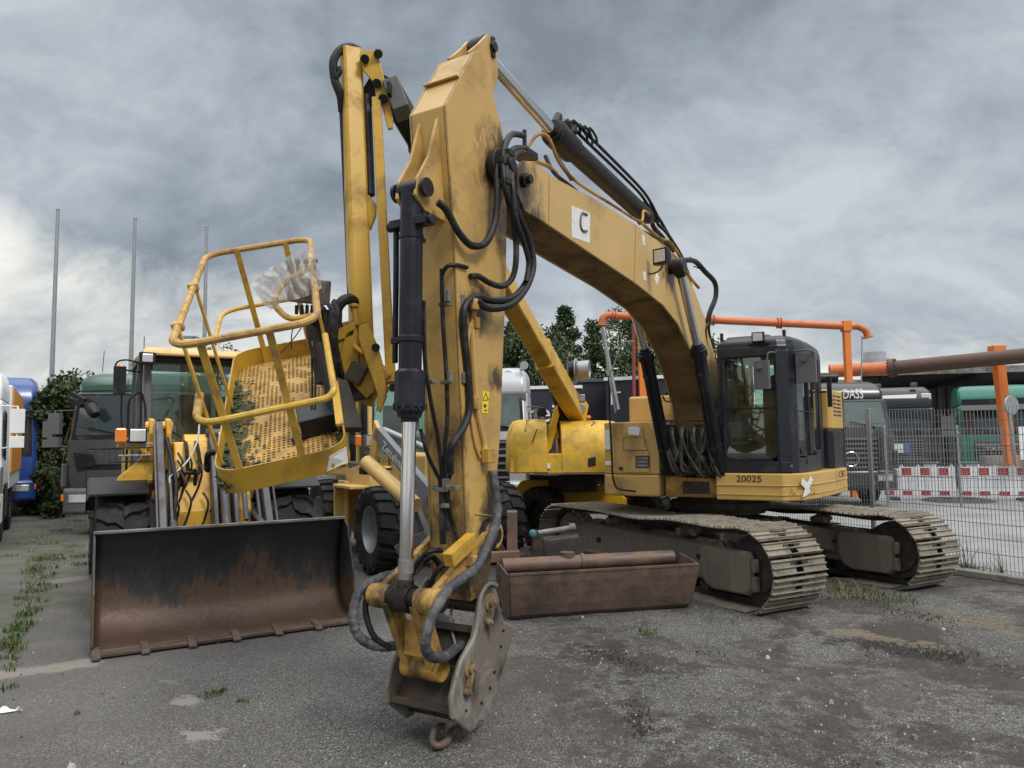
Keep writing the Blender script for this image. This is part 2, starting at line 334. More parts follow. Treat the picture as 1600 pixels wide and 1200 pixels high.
    def pieces(s):
        s.bm.verts.ensure_lookup_table(); seen=set(); isl=[]
        for v in s.bm.verts:
            if v in seen: continue
            st=[v]; seen.add(v); cc=[]
            while st:
                q=st.pop(); cc.append(q)
                for e in q.link_edges:
                    w=e.other_vert(q)
                    if w not in seen: seen.add(w); st.append(w)
            isl.append(cc)
            if len(isl)>400: return []
        bb=[]
        for cc in isl:
            lo=[min(v.co[k] for v in cc)-.012 for k in range(3)]; hi=[max(v.co[k] for v in cc)+.012 for k in range(3)]; bb.append((lo,hi))
        par=list(range(len(isl)))
        def fd(i):
            while par[i]!=i: i=par[i]
            return i
        for i in range(len(isl)):
            for j in range(i):
                if all(bb[i][0][k]<=bb[j][1][k] and bb[j][0][k]<=bb[i][1][k] for k in range(3)): par[fd(i)]=fd(j)
        out={}
        for i in range(len(isl)): out.setdefault(fd(i),[]).extend(isl[i])
        return sorted(out.values(),key=lambda c:-len(c))
    def build1(s,name,mats,parent=None,smooth=False,bev=0.,solid=0.,seg=2,sub=0):
        bmesh.ops.recalc_face_normals(s.bm,faces=s.bm.faces)
        me=bpy.data.meshes.new(name); s.bm.to_mesh(me); s.bm.free()
        for m in mats: me.materials.append(M[m] if isinstance(m,str) else m)
        if smooth:
            me.shade_smooth()
            try: me.set_sharp_from_angle(angle=R_(38))
            except Exception: pass
        o=bpy.data.objects.new(name,me); COL.objects.link(o)
        if parent: o.parent=parent
        if solid: md=o.modifiers.new('s','SOLIDIFY'); md.thickness=solid; md.offset=0
        if bev: md=o.modifiers.new('b','BEVEL'); md.width=bev; md.segments=seg; md.limit_method='ANGLE'; md.angle_limit=R_(35); md.harden_normals=False
        if sub: md=o.modifiers.new('ss','SUBSURF'); md.levels=sub; md.render_levels=sub
        return o
def tag(o,label=None,cat=None,group=None,kind=None):
    for k,x in (('label',label),('category',cat),('group',group),('kind',kind)):
        if x: o[k]=x
    return o
def root(name,Mx,label,cat,group=None):
    o=bpy.data.objects.new(name,None); COL.objects.link(o); o.empty_display_size=.3
    o.matrix_world=Mx; return tag(o,label,cat,group)
def text(name,s_,size,Mx,m,parent=None,ext=.002,align='LEFT',sx=1.):
    c=bpy.data.curves.new(name,'FONT'); c.body=s_; c.size=size; c.extrude=ext; c.align_x=align
    t=bpy.data.objects.new(name,c); COL.objects.link(t); bpy.context.view_layer.update()
    me=bpy.data.meshes.new_from_object(t.evaluated_get(bpy.context.evaluated_depsgraph_get())); bpy.data.objects.remove(t)
    me.transform(Matrix.Diagonal((sx,1,1,1))); me.transform(Mx)
    me.materials.clear(); me.materials.append(M[m]); o=bpy.data.objects.new(name,me); COL.objects.link(o)
    if parent: o.parent=parent
    return o
def axes(o,x,y,z=None):
    x=V(x).normalized(); y=V(y).normalized(); z=x.cross(y) if z is None else V(z)
    m=Matrix.Identity(4)
    for i in range(3): m[i][0]=x[i]; m[i][1]=y[i]; m[i][2]=z[i]; m[i][3]=o[i]
    return m
I4=Matrix.Identity(4)
def T(*p): return Matrix.Translation(V(p))
def copytree(o,parent=None):
    c=o.copy(); COL.objects.link(c); 
    if parent: c.parent=parent; c.matrix_parent_inverse=o.matrix_parent_inverse.copy()
    for ch in list(o.children): copytree(ch,c)
    return c
# a wheel with tread: c centre, ax outward axis (rim side), built as tyre + rim children of the parent
def wheel(c,ax,Rr,w,parent,rimm='steel',lug='chev',name='wheel',rimr=.55,nl=22,tm='tyre'):
    c=V(c); ax=V(ax).normalized(); up=V((0,0,1)); fw=up.cross(ax).normalized()
    g=G(); h=w/2; R0=Rr-(.035*Rr/.6)
    g.lathe(c,ax,[(-h*.82,Rr*rimr),(-h,Rr*.68),(-h,Rr*.86),(-h*.86,R0*.975),(-h*.4,R0),(h*.4,R0),(h*.86,R0*.975),(h,Rr*.86),(h,Rr*.68),(h*.82,Rr*rimr),(h*.6,Rr*rimr*.97)],40,cap=False)
    def pt(ang,t,r): return c+ax*t+(fw*math.cos(ang)+up*math.sin(ang))*r
    da=6.28318/nl
    for i in range(nl):
        a=i*da
        for sgn in (-1,1):
            if lug=='chev': path=[(0,.0),(.30,.28),(.62,.30),(1.0,.62)]
            elif lug=='bar': path=[(.04,.0),(.5,.1),(1.0,.2)]
            else: path=[(0,.0),(.5,.0),(.98,.0)]
            off=.5 if sgn>0 and lug!='road' else 0
            wd=.31 if lug!='road' else .40
            rings=[]
            for q,sh in path:
                t=q*h*sgn; aa=a+(sh+off)*da; top=Rr-(.10*Rr*max(0,q-.8)/.2*.35); bot=Rr*.93-(Rr*.10 if q>.95 else 0)
                if q>.95: top=Rr*.965
                rings.append([pt(aa-wd*da,t,bot),pt(aa-wd*.8*da,t,top),pt(aa+wd*.8*da,t,top),pt(aa+wd*da,t,bot)])
            if path[-1][0]>=.98:
                t=h*1.025*sgn; aa=a+(path[-1][1]+off)*da
                rings.append([pt(aa-wd*da,t,Rr*.80),pt(aa-wd*.8*da,t,Rr*.9),pt(aa+wd*.8*da,t,Rr*.9),pt(aa+wd*da,t,Rr*.80)])
            g.loft(rings)
    r=G()
    q=Rr*rimr
    prof=[(-h*.7,q*.9),(-h*.8,q*1.04),(h*.84,q*1.06),(h*.84,q*.98),(h*.62,q*.93),(h*.12,q*.86),(-h*.02,q*.55),(h*.05,q*.34),(h*.34,q*.30),(h*.34,q*.12),(h*.30,.001)]
    r.lathe(c,ax,prof,32)
    for j in range(10):
        a=6.28318*j/10; p=pt(a,h*.02,q*.44); r.cyl(p,p+ax*.05*Rr/.6,q*.035,n=6)
    e=r.build(name,rimm,parent,True); g.build('tyre',tm,e,True)
    return e
# ================================================================ ground
def ground_mat():
    m=bpy.data.materials.new('gravelly asphalt'); m.use_nodes=True; nt=m.node_tree; N=nt.nodes; L=nt.links; b=N['Principled BSDF']
    tcn=N.new('ShaderNodeTexCoord')
    def mp(st=(1,1,1),loc=(0,0,0),rot=0):
        q=N.new('ShaderNodeMapping'); q.inputs['Scale'].default_value=st; q.inputs['Location'].default_value=loc; q.inputs['Rotation'].default_value=(0,0,rot); L.new(tcn.outputs['Object'],q.inputs[0]); return q.outputs[0]
    def noi(sc,v,d=8,ro=.6,di=0.):
        n=N.new('ShaderNodeTexNoise'); n.inputs['Scale'].default_value=sc; n.inputs['Detail'].default_value=d; n.inputs['Roughness'].default_value=ro; n.inputs['Distortion'].default_value=di; L.new(v,n.inputs[0]); return n.outputs['Fac']
    def rg(f,a,c,x=0.,y=1.):
        r=N.new('ShaderNodeMapRange'); r.inputs[1].default_value=a; r.inputs[2].default_value=c; r.inputs[3].default_value=x; r.inputs[4].default_value=y; L.new(f,r.inputs[0]); return r.outputs[0]
    def mx(f,a,c,bt='MIX'):
        x=N.new('ShaderNodeMix'); x.data_type='RGBA'; x.blend_type=bt
        if isinstance(f,float): x.inputs[0].default_value=f
        else: L.new(f,x.inputs[0])
        for i,q in ((6,a),(7,c)):
            if isinstance(q,tuple): x.inputs[i].default_value=(*q,1)
            else: L.new(q,x.inputs[i])
        return x.outputs[2]
    def ma(op,a,c):
        n=N.new('ShaderNodeMath'); n.operation=op
        for i,x in enumerate((a,c)):
            if isinstance(x,(int,float)): n.inputs[i].default_value=x
            else: L.new(x,n.inputs[i])
        return n.outputs[0]
    v0=mp()
    vo=N.new('ShaderNodeTexVoronoi'); vo.inputs['Scale'].default_value=130; L.new(v0,vo.inputs[0])
    vr=N.new('ShaderNodeRGBToBW'); L.new(vo.outputs['Color'],vr.inputs[0])
    st=N.new('ShaderNodeValToRGB'); L.new(vr.outputs[0],st.inputs[0]); e=st.color_ramp.elements
    ss=[(.0,(.022,.021,.020)),(.35,(.066,.063,.060)),(.6,(.118,.114,.109)),(.78,(.20,.195,.188)),(.95,(.40,.39,.375))]
    while len(e)<len(ss): e.new(.5)
    for i,(p,c) in enumerate(ss): e[i].position=p; e[i].color=(*c,1)
    gravel=st.outputs[0]
    vo2=N.new('ShaderNodeTexVoronoi'); vo2.inputs['Scale'].default_value=60; L.new(v0,vo2.inputs[0])
    spk=ma('LESS_THAN',vo2.outputs['Distance'],.17)
    gravel=mx(ma('MULTIPLY',spk,.45),gravel,(.26,.255,.245))
    # smoother older asphalt to the left
    asp=mx(rg(noi(160,v0,3,.6),.3,.7),(.070,.065,.060),(.19,.178,.166))
    sp=N.new('ShaderNodeSeparateXYZ'); L.new(tcn.outputs['Object'],sp.inputs[0])
    side=rg(ma('ADD',ma('MULTIPLY',sp.outputs[0],.34),ma('MULTIPLY',noi(1.1,v0,6),1.4)),-.5,.35)
    asp=mx(.42,asp,gravel); base=mx(side,asp,gravel)
    fine=noi(55,v0,6,.8); base=mx(.55,base,mx(fine,(.55,.55,.55),(1.5,1.49,1.47)),'MULTIPLY')
    big=noi(.55,v0,6,.6,.5); base=mx(1.0,base,mx(rg(big,.35,.65),(.82,.81,.80),(1.18,1.17,1.15)),'MULTIPLY')
    # dark damp earth patches
    soil=rg(ma('MULTIPLY',noi(.9,mp((1,.8,1),(3,2,0),.5),9,.68,.6),rg(noi(5,v0,6,.7),.2,.7,.75,1.15)),.48,.56,0,.85)
    base=mx(ma('MULTIPLY',soil,rg(sp.outputs[0],-1.2,.6)),base,mx(rg(noi(30,v0),.3,.7),(.024,.020,.017),(.082,.069,.058)))
    tr=rg(noi(1.5,mp((.5,2.6,1),(1,5,0),-.55),8,.7,.4),.56,.66,0,.6)
    base=mx(ma('MULTIPLY',tr,rg(sp.outputs[0],.2,1.6)),base,(.085,.072,.058))
    sand=rg(noi(1.7,mp((.6,2,1),(9,1,0),-.5),8,.7),.66,.72,0,.6)
    base=mx(ma('MULTIPLY',sand,rg(sp.outputs[0],1.5,2.6)),base,(.27,.215,.14))
    oil=rg(noi(2.3,mp((1,1,1),(4,8,0)),7,.65,.3),.67,.73,0,.8)
    base=mx(oil,base,(.03,.028,.027))
    # greenish moss film on the far left lane
    mossf=ma('MULTIPLY',rg(sp.outputs[0],-4.2,-5.5),rg(noi(1.6,v0,8,.7),.42,.62,0,.65))
    base=mx(mossf,base,(.07,.078,.035))
    nz1=noi(9,v0,8,.75); nz2=noi(3,v0,6,.7)
    def patch(pa,pb,hw,col,amt,jag=.9):
        a=atZ(*pa); c_=atZ(*pb); m_=(a+c_)/2; d=c_-a; hl=d.length/2; an=math.atan2(d.y,d.x)
        t=N.new('ShaderNodeMapping'); t.vector_type='TEXTURE'; t.inputs['Location'].default_value=(m_.x,m_.y,0); t.inputs['Rotation'].default_value=(0,0,an); t.inputs['Scale'].default_value=(hl,hw,1); L.new(tcn.outputs['Object'],t.inputs[0])
        q=N.new('ShaderNodeSeparateXYZ'); L.new(t.outputs[0],q.inputs[0])
        mm=ma('MAXIMUM',ma('ABSOLUTE',q.outputs[0],0),ma('ABSOLUTE',q.outputs[1],0))
        f=ma('ADD',ma('MULTIPLY',mm,.9),ma('ADD',ma('MULTIPLY',ma('SUBTRACT',nz1,.5),jag),ma('MULTIPLY',ma('SUBTRACT',nz2,.5),jag)))
        return rg(f,.85,1.15,amt,0.)
    for pa,pb,hw,c1,amt,jg in (((-60,1062),(142,1034),.13,(.27,.245,.21),.75,1.6),((40,915),(142,900),.16,(.25,.23,.20),.6,1.9),((286,1092),(306,1096),.07,(.30,.275,.24),.8,5.1),((290,1152),(336,1146),.07,(.30,.275,.24),.8,5.1),((250,1066),(280,1064),.06,(.26,.24,.21),.7,5.1),
        ((920,1012),(1030,1048),.28,(.035,.030,.026),.75,5.1),((960,1100),(1010,1170),.16,(.04,.034,.029),.7,5.8),((1330,1000),(1520,1030),.16,(.03,.027,.024),.8,4.8),((1300,985),(1420,1005),.10,(.27,.22,.15),.55,6.4),((1250,930),(1420,962),.35,(.06,.05,.042),.6,4.8),((1180,1050),(1480,1090),.30,(.075,.062,.052),.6,5.4),((1250,1150),(1360,1200),.16,(.045,.038,.032),.6,5.8),((1480,960),(1600,985),.25,(.23,.18,.10),.35,6.1),((780,1060),(900,1200),.4,(.09,.075,.065),.4,5.8)):
        base=mx(patch(pa,pb,hw,c1,amt,jg),base,mx(nz1,tuple(x*.6 for x in c1),tuple(x*1.35 for x in c1)))
    L.new(base,b.inputs['Base Color']); b.inputs['Roughness'].default_value=.88; b.inputs['Specular IOR Level'].default_value=.3
    bp=N.new('ShaderNodeBump'); bp.inputs['Strength'].default_value=.9; bp.inputs['Distance'].default_value=.012
    hh=ma('ADD',ma('MULTIPLY',vr.outputs[0],.5),ma('ADD',ma('MULTIPLY',noi(30,v0,8,.7),1.2),ma('MULTIPLY',soil,-.6)))
    L.new(hh,bp.inputs['Height']); L.new(bp.outputs[0],b.inputs['Normal'])
    return m
M['ground']=ground_mat()
g=G(); 
# one large sheet, finely divided near the camera so that ruts are real relief
xs=[-900,-300,-100,-40,-15]+[-8+i*.14 for i in range(125)]+[12,16,25,60,150,400,900]
ys=[-60,-10,0,2]+[3+i*.14 for i in range(80)]+[15,18,24,40,90,300,900]
grid=[]
def gz(x,y):
    if not(-8<x<9.4 and 3<y<14): return 0
    z=0
    w=max(0,min(1,(x+.6)/1.2))
    z+=w*.028*noise.noise(V((x*.9,y*.9,1)))+w*.016*noise.noise(V((x*3,y*3,4)))
    # ruts left by crawler tracks toward the right
    a=(x-.2)*.49+(y-4)*.87; bq=-(x-.2)*.87+(y-4)*.49
    if x>1.5: z+=-.02*max(0,math.sin(a*2.1))*(.5+noise.noise(V((x*.7,y*.7,9))))
    edge=min(1,(x+8)/1,(9.4-x)/1,(y-3)/.5,(14-y)/1)
    return min(.0,z-.006)*max(0,edge)*1.0
for y in ys: grid.append([g.v((x,y,gz(x,y))) for x in xs])
for j in range(len(ys)-1):
    for i in range(len(xs)-1): g.f([grid[j][i],grid[j][i+1],grid[j+1][i+1],grid[j+1][i]])
gr=g.build('ground','ground',None,True); tag(gr,kind='structure')
# loose stones
g=G(); rr=random.Random(3)
for i in range(5200):
    y=2.6+rr.random()**1.4*8.5; x=rr.uniform(-.75,.78)*y+rr.uniform(-.3,.3)
    if x<-1.0 and rr.random()<.75: continue
    s_=rr.uniform(.004,.011)*(1 if rr.random()<.97 else 2.6)
    z=gz(x,y)
    pts=[V((rr.uniform(-1,1),rr.uniform(-1,1),0)).normalized()*s_*rr.uniform(.7,1.2) for _ in range(1)]
    a0=rr.random()*6.28; ring=[g.v((x+math.cos(a0+k*1.2566)*s_*rr.uniform(.7,1.2),y+math.sin(a0+k*1.2566)*s_*rr.uniform(.7,1.2),z-.001)) for k in range(5)]
    ring2=[g.v((x+math.cos(a0+k*1.2566)*s_*rr.uniform(.4,.8),y+math.sin(a0+k*1.2566)*s_*rr.uniform(.4,.8),z+s_*rr.uniform(.6,1.1))) for k in range(5)]
    mi=rr.choice((0,0,1,2))
    for k in range(5): g.f([ring[k],ring[(k+1)%5],ring2[(k+1)%5],ring2[k]],mi)
    g.f(ring2,mi)
M['st1']=mat('grey stone',(.14,.138,.133),.8); M['st2']=mat('pale stone',(.36,.35,.33),.8); M['st3']=mat('dark stone',(.06,.058,.055),.8)
tag(g.build('loose_gravel',['st1','st2','st3']),kind='stuff')
# concrete strips set in the asphalt on the left
def flat(name,poly,m,z=.004,kind='structure',th=.0):
    g=G(); vs=[g.v((*p,z)) for p in poly]; g.f(vs); 
    o=g.build(name,m); 
    if kind: tag(o,kind=kind)
    return o
def ragged(px,n=7,j=.03,seed=1):
    r=random.Random(seed); P=[atZ(*p) for p in px]; o=[]
    for i,p in enumerate(P):
        q=P[(i+1)%len(P)]; k=max(1,int((q-p).length/.12))
        for t in range(k): c=p.lerp(q,t/k); o.append((c.x+r.uniform(-j,j),c.y+r.uniform(-j,j)))
    return o
# crushed white scrap at the lower left edge
g=G(); p=atZ(15,1113); g.loft([[p+V((-.08+.16*t,-.03*math.cos(t*3),.004)),p+V((-.08+.16*t,.03*math.sin(t*3.1+.1),.02+.02*math.sin(t*9))),p+V((-.08+.16*t,.035*math.sin(t*3.1+.1)+.01,.004))] for t in [i/8 for i in range(9)]])
tag(g.build('plastic_scrap','white'),'small crushed pale plastic scrap lying on the asphalt at the far left','litter')
# leaf blades: grass tufts
def leafmat(name,a,b_,rough=.6):
    m=bpy.data.materials.new(name); m.use_nodes=True; nt=m.node_tree; N=nt.nodes; L=nt.links; b=N['Principled BSDF']
    g=N.new('ShaderNodeNewGeometry'); r=N.new('ShaderNodeMix'); r.data_type='RGBA'; L.new(g.outputs['Random Per Island'],r.inputs[0]); r.inputs[6].default_value=(*a,1); r.inputs[7].default_value=(*b_,1)
    L.new(r.outputs[2],b.inputs['Base Color']); b.inputs['Roughness'].default_value=rough; b.inputs['Specular IOR Level'].default_value=.3
    try: b.inputs['Transmission Weight'].default_value=0
    except Exception: pass
    return m
M['grass']=leafmat('grass blades',(.035,.065,.016),(.09,.13,.038))
M['drygrass']=leafmat('dry grass blades',(.10,.095,.04),(.20,.17,.085))
def grass(g,c,rad,n,h,r,mi=0):
    for i in range(n):
        a=r.random()*6.28; q=rad*r.random()**.6; x=c[0]+math.cos(a)*q; y=c[1]+math.sin(a)*q; z0=c[2] if len(c)>2 else 0
        hh=h*r.uniform(.35,1); b=r.random()*6.28; lean=r.uniform(.2,.9)*hh; w=r.uniform(.003,.007)
        d=V((math.cos(b),math.sin(b),0)); s=V((-d.y,d.x,0))*w
        p=V((x,y,z0-.01)); m1=p+d*lean*.4+V((0,0,hh*.6)); t=p+d*lean+V((0,0,hh))
        m_=mi if r.random()<.85 else 1
        v=[g.v(p-s),g.v(p+s),g.v(m1+s*.8),g.v(t),g.v(m1-s*.8)]; g.f(v,m_)
rg_=random.Random(11); g=G()
for (u,v_,rad,n,h) in [(15,1010,.12,90,.10),(25,985,.16,130,.12),(40,960,.16,140,.10),(35,935,.14,90,.09),(60,915,.2,150,.12),(55,890,.25,200,.14),(68,875,.3,240,.16),(50,895,.2,120,.1),(75,850,.25,120,.1),(15,1075,.10,60,.07),(130,870,.25,160,.12),(128,882,.2,100,.1),(20,1040,.1,50,.06),(95,830,.3,120,.1),(120,815,.3,100,.12),(10,870,.3,120,.08),(30,850,.4,140,.08)]:
    c=atZ(u,v_); grass(g,(c.x,c.y),rad*.8,int(n*.55),h*.85,rg_)
for i in range(26):
    t=rg_.random(); u=8+100*t+rg_.gauss(0,5); v_=1020-170*t; c=atZ(u,v_); grass(g,(c.x,c.y),.10,24,.09,rg_)
for (u,v_,rad,n,h) in [(330,1085,.09,55,.05),(345,1080,.06,30,.05),(380,1095,.06,30,.05),(1000,985,.2,70,.05),(1010,990,.1,60,.04),(1320,920,.4,200,.12),(1345,930,.35,160,.09),(1380,935,.4,160,.08),(940,978,.3,80,.04),(1180,1100,.1,40,.03),(1130,965,.3,60,.04)]:
    c=atZ(u,v_); grass(g,(c.x,c.y),rad,n,h,rg_,1 if u>1300 and rg_.random()<.4 else 0)
for i in range(46):
    t=rg_.random(); u=10+70*t+rg_.gauss(0,9); v_=1060-225*t**.8; c=atZ(u,v_); grass(g,(c.x,c.y),.05+.10*t,15,.04+.07*rg_.random(),rg_)
for i in range(60):
    u=rg_.uniform(40,150); v_=rg_.uniform(790,880); c=atZ(u,v_); grass(g,(c.x,c.y),.25,18,.05,rg_,1 if rg_.random()<.4 else 0)
tag(g.build('weeds',['grass','drygrass']),kind='stuff')
# dark clods of soil thrown up by the tracks
g=G(); r=random.Random(9)
for (u0,v0_,u1,v1,n,s0) in ((920,1010,1010,1045,60,.03),(990,1100,1010,1150,30,.03),(1340,1000,1520,1030,90,.035),(1250,930,1400,960,60,.03),(1280,1180,1340,1200,30,.02),(1400,960,1500,975,40,.03),(1090,1010,1140,1030,20,.02)):
    for i in range(n*2):
        t=r.random(); c=atZ(u0+(u1-u0)*t+r.gauss(0,10),v0_+(v1-v0_)*t+r.gauss(0,5)); s=s0*.30*r.uniform(.3,1.1)
        a0=r.random()*3; w=r.uniform(.8,1.8)
        R1=[V((c.x+math.cos(a0+k)*s*w*r.uniform(.7,1.1),c.y+math.sin(a0+k)*s*r.uniform(.7,1.1),-.01)) for k in (0,1,2,3,4,5)]
        R2=[p.lerp(V((c.x,c.y,0)),.5)+V((0,0,.01+s*.45*r.random())) for p in R1]
        g.loft([R1,R2])
M['soil']=mat('damp dark soil',(.048,.041,.036),.9,bump=.8,bscale=60)
tag(g.build('soil_clods','soil'),kind='stuff')
# ================================================================ tracked excavator
EC=V((3.03,10.9,0)); EX=frame(EC,(-.513,-.858)); EU=V((EX[0][0],EX[1][0],0)); EN=V((EX[0][1],EX[1][1],0)); EI=EX.inverted()
ex=root('tracked_excavator',EX,'tan yellow crawler excavator with raised boom and stick, dark blue cab and number 20025','excavator')
def S(px,py,y):   # photo point on the machine plane y -> local
    return EI@onplane(px,py,EC+EN*y,EN)
def SX(px,py,x): return EI@onplane(px,py,EC+EU*x,EU)
def side(pts,y,k=None): return [S(a,b,y) for a,b in pts]
def cross(p,y): return V((p.x,y,p.z))
# ---- boom
bh=.21
top=[(805,262),(813,252),(832,253),(858,276),(923,310),(993,353),(1037,387),(1060,413),(1082,453),(1097,493),(1113,550),(1122,590),(1134,660)]
bot=[(805,303),(817,330),(853,352),(990,443),(1033,477),(1057,507),(1076,548),(1090,590),(1100,630),(1108,700)]
bt=[S(a,b,bh) for a,b in top]; bb=[S(a,b,bh) for a,b in bot]
bt.append(V((.12,bh,2.0))); bt.append(V((.15,bh,1.45))); bb.append(V((1.05,bh,1.5)))
poly=bt+bb[::-1]
g=G()
g.ext([cross(p,bh) for p in poly],(0,.022,0)); g.ext([cross(p,-bh) for p in poly],(0,-.022,0))
def plate(line,inset,thick=.016):
    c=[p for p in line]
    for a,b in zip(c,c[1:]):
        d=(b-a).normalized(); nrm=V((-d.z,0,d.x)); 
        g.ext([a+nrm*inset,b+nrm*inset,b+nrm*(inset+thick),a+nrm*(inset+thick)],(0,-2*bh,0)) if False else None
# top and bottom plates as strips
def strip(g,line,y0,y1,off):
    n=len(line); prev=None; rings=[]
    for i,p in enumerate(line):
        d=(line[min(i+1,n-1)]-line[max(i-1,0)]); d.y=0; d.normalize(); nr=V((-d.z,0,d.x))*off
        rings.append([V((p.x,y0,p.z)),V((p.x,y1,p.z)),V((p.x,y1,p.z))+nr,V((p.x,y0,p.z))+nr])
    g.loft(rings)
bts=[p.lerp(q,.012) for p,q in zip(bt,bt)]
strip(g,[p+V((0,0,-.014)) for p in bt],-bh+.001,bh-.001,.012)
boom=g.build('boom','yelboom',ex,False,.008)
g=G(); strip(g,[p+V((0,0,.012)) for p in bb],-bh+.001,bh-.001,-.012); g.build('bottom_plate','yelgrimeshade',boom)
g=G(); # weld seams and tip boss
for a,b in (((993,353),(991,443)),((858,277),(857,354))):
    p,q=S(*a,bh+.022),S(*b,bh+.022); g.bar(p,q,.006,.006)
g.build('weld_seam','yeldirty',boom)
PT=S(782,262,bh)  # boom tip pin
g=G(); g.cyl((PT.x,-.30,PT.z),(PT.x,.30,PT.z),.085,n=24); g.cyl((PT.x,.215,PT.z),(PT.x,.325,PT.z),.05,n=20)
for y in(-.235,.18): g.lathe((PT.x,y,PT.z),(0,1,0),[(0,.14),(.055,.14)],28)
g.build('boom_tip_pin','grease',boom,True,.005)
# boss with bolt at nose
p=S(818,282,bh+.03); g=G(); g.lathe(p,(0,1,0),[(-.02,.055),(.03,.055),(.035,.035),(.07,.035)],20); g.build('pin_boss','grease',boom,True)
# side cylinders mount boss
PB=S(1060,417,.33); g=G(); g.cyl((PB.x,-.40,PB.z),(PB.x,.40,PB.z),.075,n=24)
for y in(-.41,.28): g.lathe((PB.x,y,PB.z),(0,1,0),[(0,.085),(.02,.1),(.11,.1),(.13,.085)],24)
g.build('cylinder_boss','grease',boom,True,.004)
# decals: white square logo panel with a dark ring, small stickers
def decal(par,poly,m,y,nm='sticker'):
    g=G(); g.ext([S(a,b,y) for a,b in poly],(0,.002,0)); return g.build(nm,m,par)
yb=bh+.0225
d=decal(boom,[(893,321),(893,370),(921,380),(922,333)],'sticker',yb,'logo_panel')
pts=[S(a,b,yb+.004) for a,b in ((917,336),(910,333),(907,341),(907,354),(911,361),(917,361))]
g=G(); g.tube(pts,.012,6,5); g.build('logo_mark','greypl',d)
for q in ([(1003,366),(1007,369),(1008,385),(1004,381)],[(1004,424),(1009,425),(1010,439),(1005,437)],[(1026,425),(1030,434),(1026,446),(1023,436)]):
    decal(boom,q,'sticker',yb)
# work lamp on boom
p=S(1034,401,.40); g=G(); X=EU
R=Matrix.Rotation(R_(-12),3,'Z')
g.box(p,(.09,.17,.17),R,mi=0); g.box(p+R@V((.048,0,0)),(.01,.13,.13),R,mi=1)
g.tube([p+V((-.03,0,-.09)),p+V((-.03,-.06,-.15)),p+V((-.05,-.17,-.15)),p+V((-.05,-.18,-.02))],.010,6,3,mi=0)
g.build('work_lamp',['black','lens'],boom,False,.015)
# ---- boom cylinders
def hyd(par,name,a,b,c,rb,rr,bm='cylblk',fit=True):   # a base, b barrel end, c rod eye
    a,b,c=V(a),V(b),V(c); d=(c-a).normalized(); g=G()
    g.tube([a,a+d*.02,b-d*.10,b-d*.10,b-d*.01,b],lambda t:rb,20)
    g.lathe(b-d*.13,d,[(0,rb*1.02),(.005,rb*1.22),(.10,rb*1.22),(.105,rb*1.05),(.14,rb*1.0),(.142,rr*1.25),(.17,rr*1.2)],24)
    g.lathe(a-V((0,.08,0)),(0,1,0),[(0,rb*.9),(.16,rb*.9)],20)
    if fit:
        sd_=V((d.z,0,-d.x)); g.tube([a+d*.15+sd_*(rb+.02),b-d*.08+sd_*(rb+.02)],.014,8)
        for t in(.2,.8): q=a.lerp(b,t); g.lathe(q,d,[(0,rb*1.01),(.001,rb*1.08),(.03,rb*1.08),(.031,rb)],20); g.box(q+sd_*(rb+.02)+d*.015,(.05,.05,.03))
    o=g.build(name,bm,par,True,.0)
    g=G(); g.cyl(b,c,rr,n=20); g.build('rod','chrome',o,True)
    g=G(); g.lathe(c-V((0,.06,0)),(0,1,0),[(0,rr*1.9),(.12,rr*1.9)],24); g.lathe(c-d*.12,d,[(0,rr*1.15),(.1,rr*1.3)],16); g.build('rod_eye','grease',o,True,.004)
    return o
for y,pa in ((.34,((1124,735),(1090,542),(1060,417))),(-.34,((1049,735),(1008,556),(979,470)))):
    P=[S(a,b,y) for a,b in pa]; P[2]=V((PB.x,y,PB.z)) 
    if y<0: P[0]=cross(S(1124,735,.34),y); P[1]=cross(S(1090,542,.34),y)
    hyd(ex,'boom_cylinder',P[0],P[1],P[2],.085,.052)
# ---- stick
sh=.14
ro=[(693,165),(737,82)]           # upper left edge
rt=[(747,80),(757,100),(765,140),(775,175),(782,205),(786,235),(789,300),(788,437),(785,507),(779,673),(768,823),(764,880),(757,925)]
lf=[(733,940),(728,880),(725,800),(720,673),(713,523),(707,367),(697,227)]
poly=[S(a,b,sh) for a,b in ro+rt+lf]
g=G(); g.ext([cross(p,sh) for p in poly],(0,.018,0)); g.ext([cross(p,-sh) for p in poly],(0,-.018,0))
out=[S(a,b,sh) for a,b in lf+ro]; strip(g,out,-sh+.001,sh-.001,.014)
inn=[S(a,b,sh) for a,b in rt[:1]+rt]; strip(g,inn[1:],-sh+.001,sh-.001,.014)
stick=g.build('stick','yelstick',ex,False,.007)
g=G()   # rib plates on the outer face toward the cylinder clevis
for y in(-.075,.075):
    q=[S(690,190,y),S(694,235,y),S(700,300,y),S(704,330,y)]
    o=[V((p.x+dx,p.y,p.z)) for p,dx in zip(q,(.0,.09,.26,.30))]
    a=V((7.13,y,3.25)); 
    pl=[V((6.95,y,4.10)),V((6.99,y,4.10)),V((7.09,y,3.80)),V((7.21,y,3.62)),V((7.23,y,3.50)),V((7.13,y,3.42)),V((6.90,y,3.40))]
    g.ext([p+V((0,-.012,0)) for p in pl],(0,.024,0))
g.build('cylinder_bracket','yel',stick,False,.006)
g=G(); g.cyl((7.16,-.12,3.56),(7.16,.12,3.56),.038); 
for y in(-.135,.11): g.lathe((7.16,y,3.56),(0,1,0),[(0,.062),(.025,.062)],20)
g.build('bracket_pin','grease',stick,True)
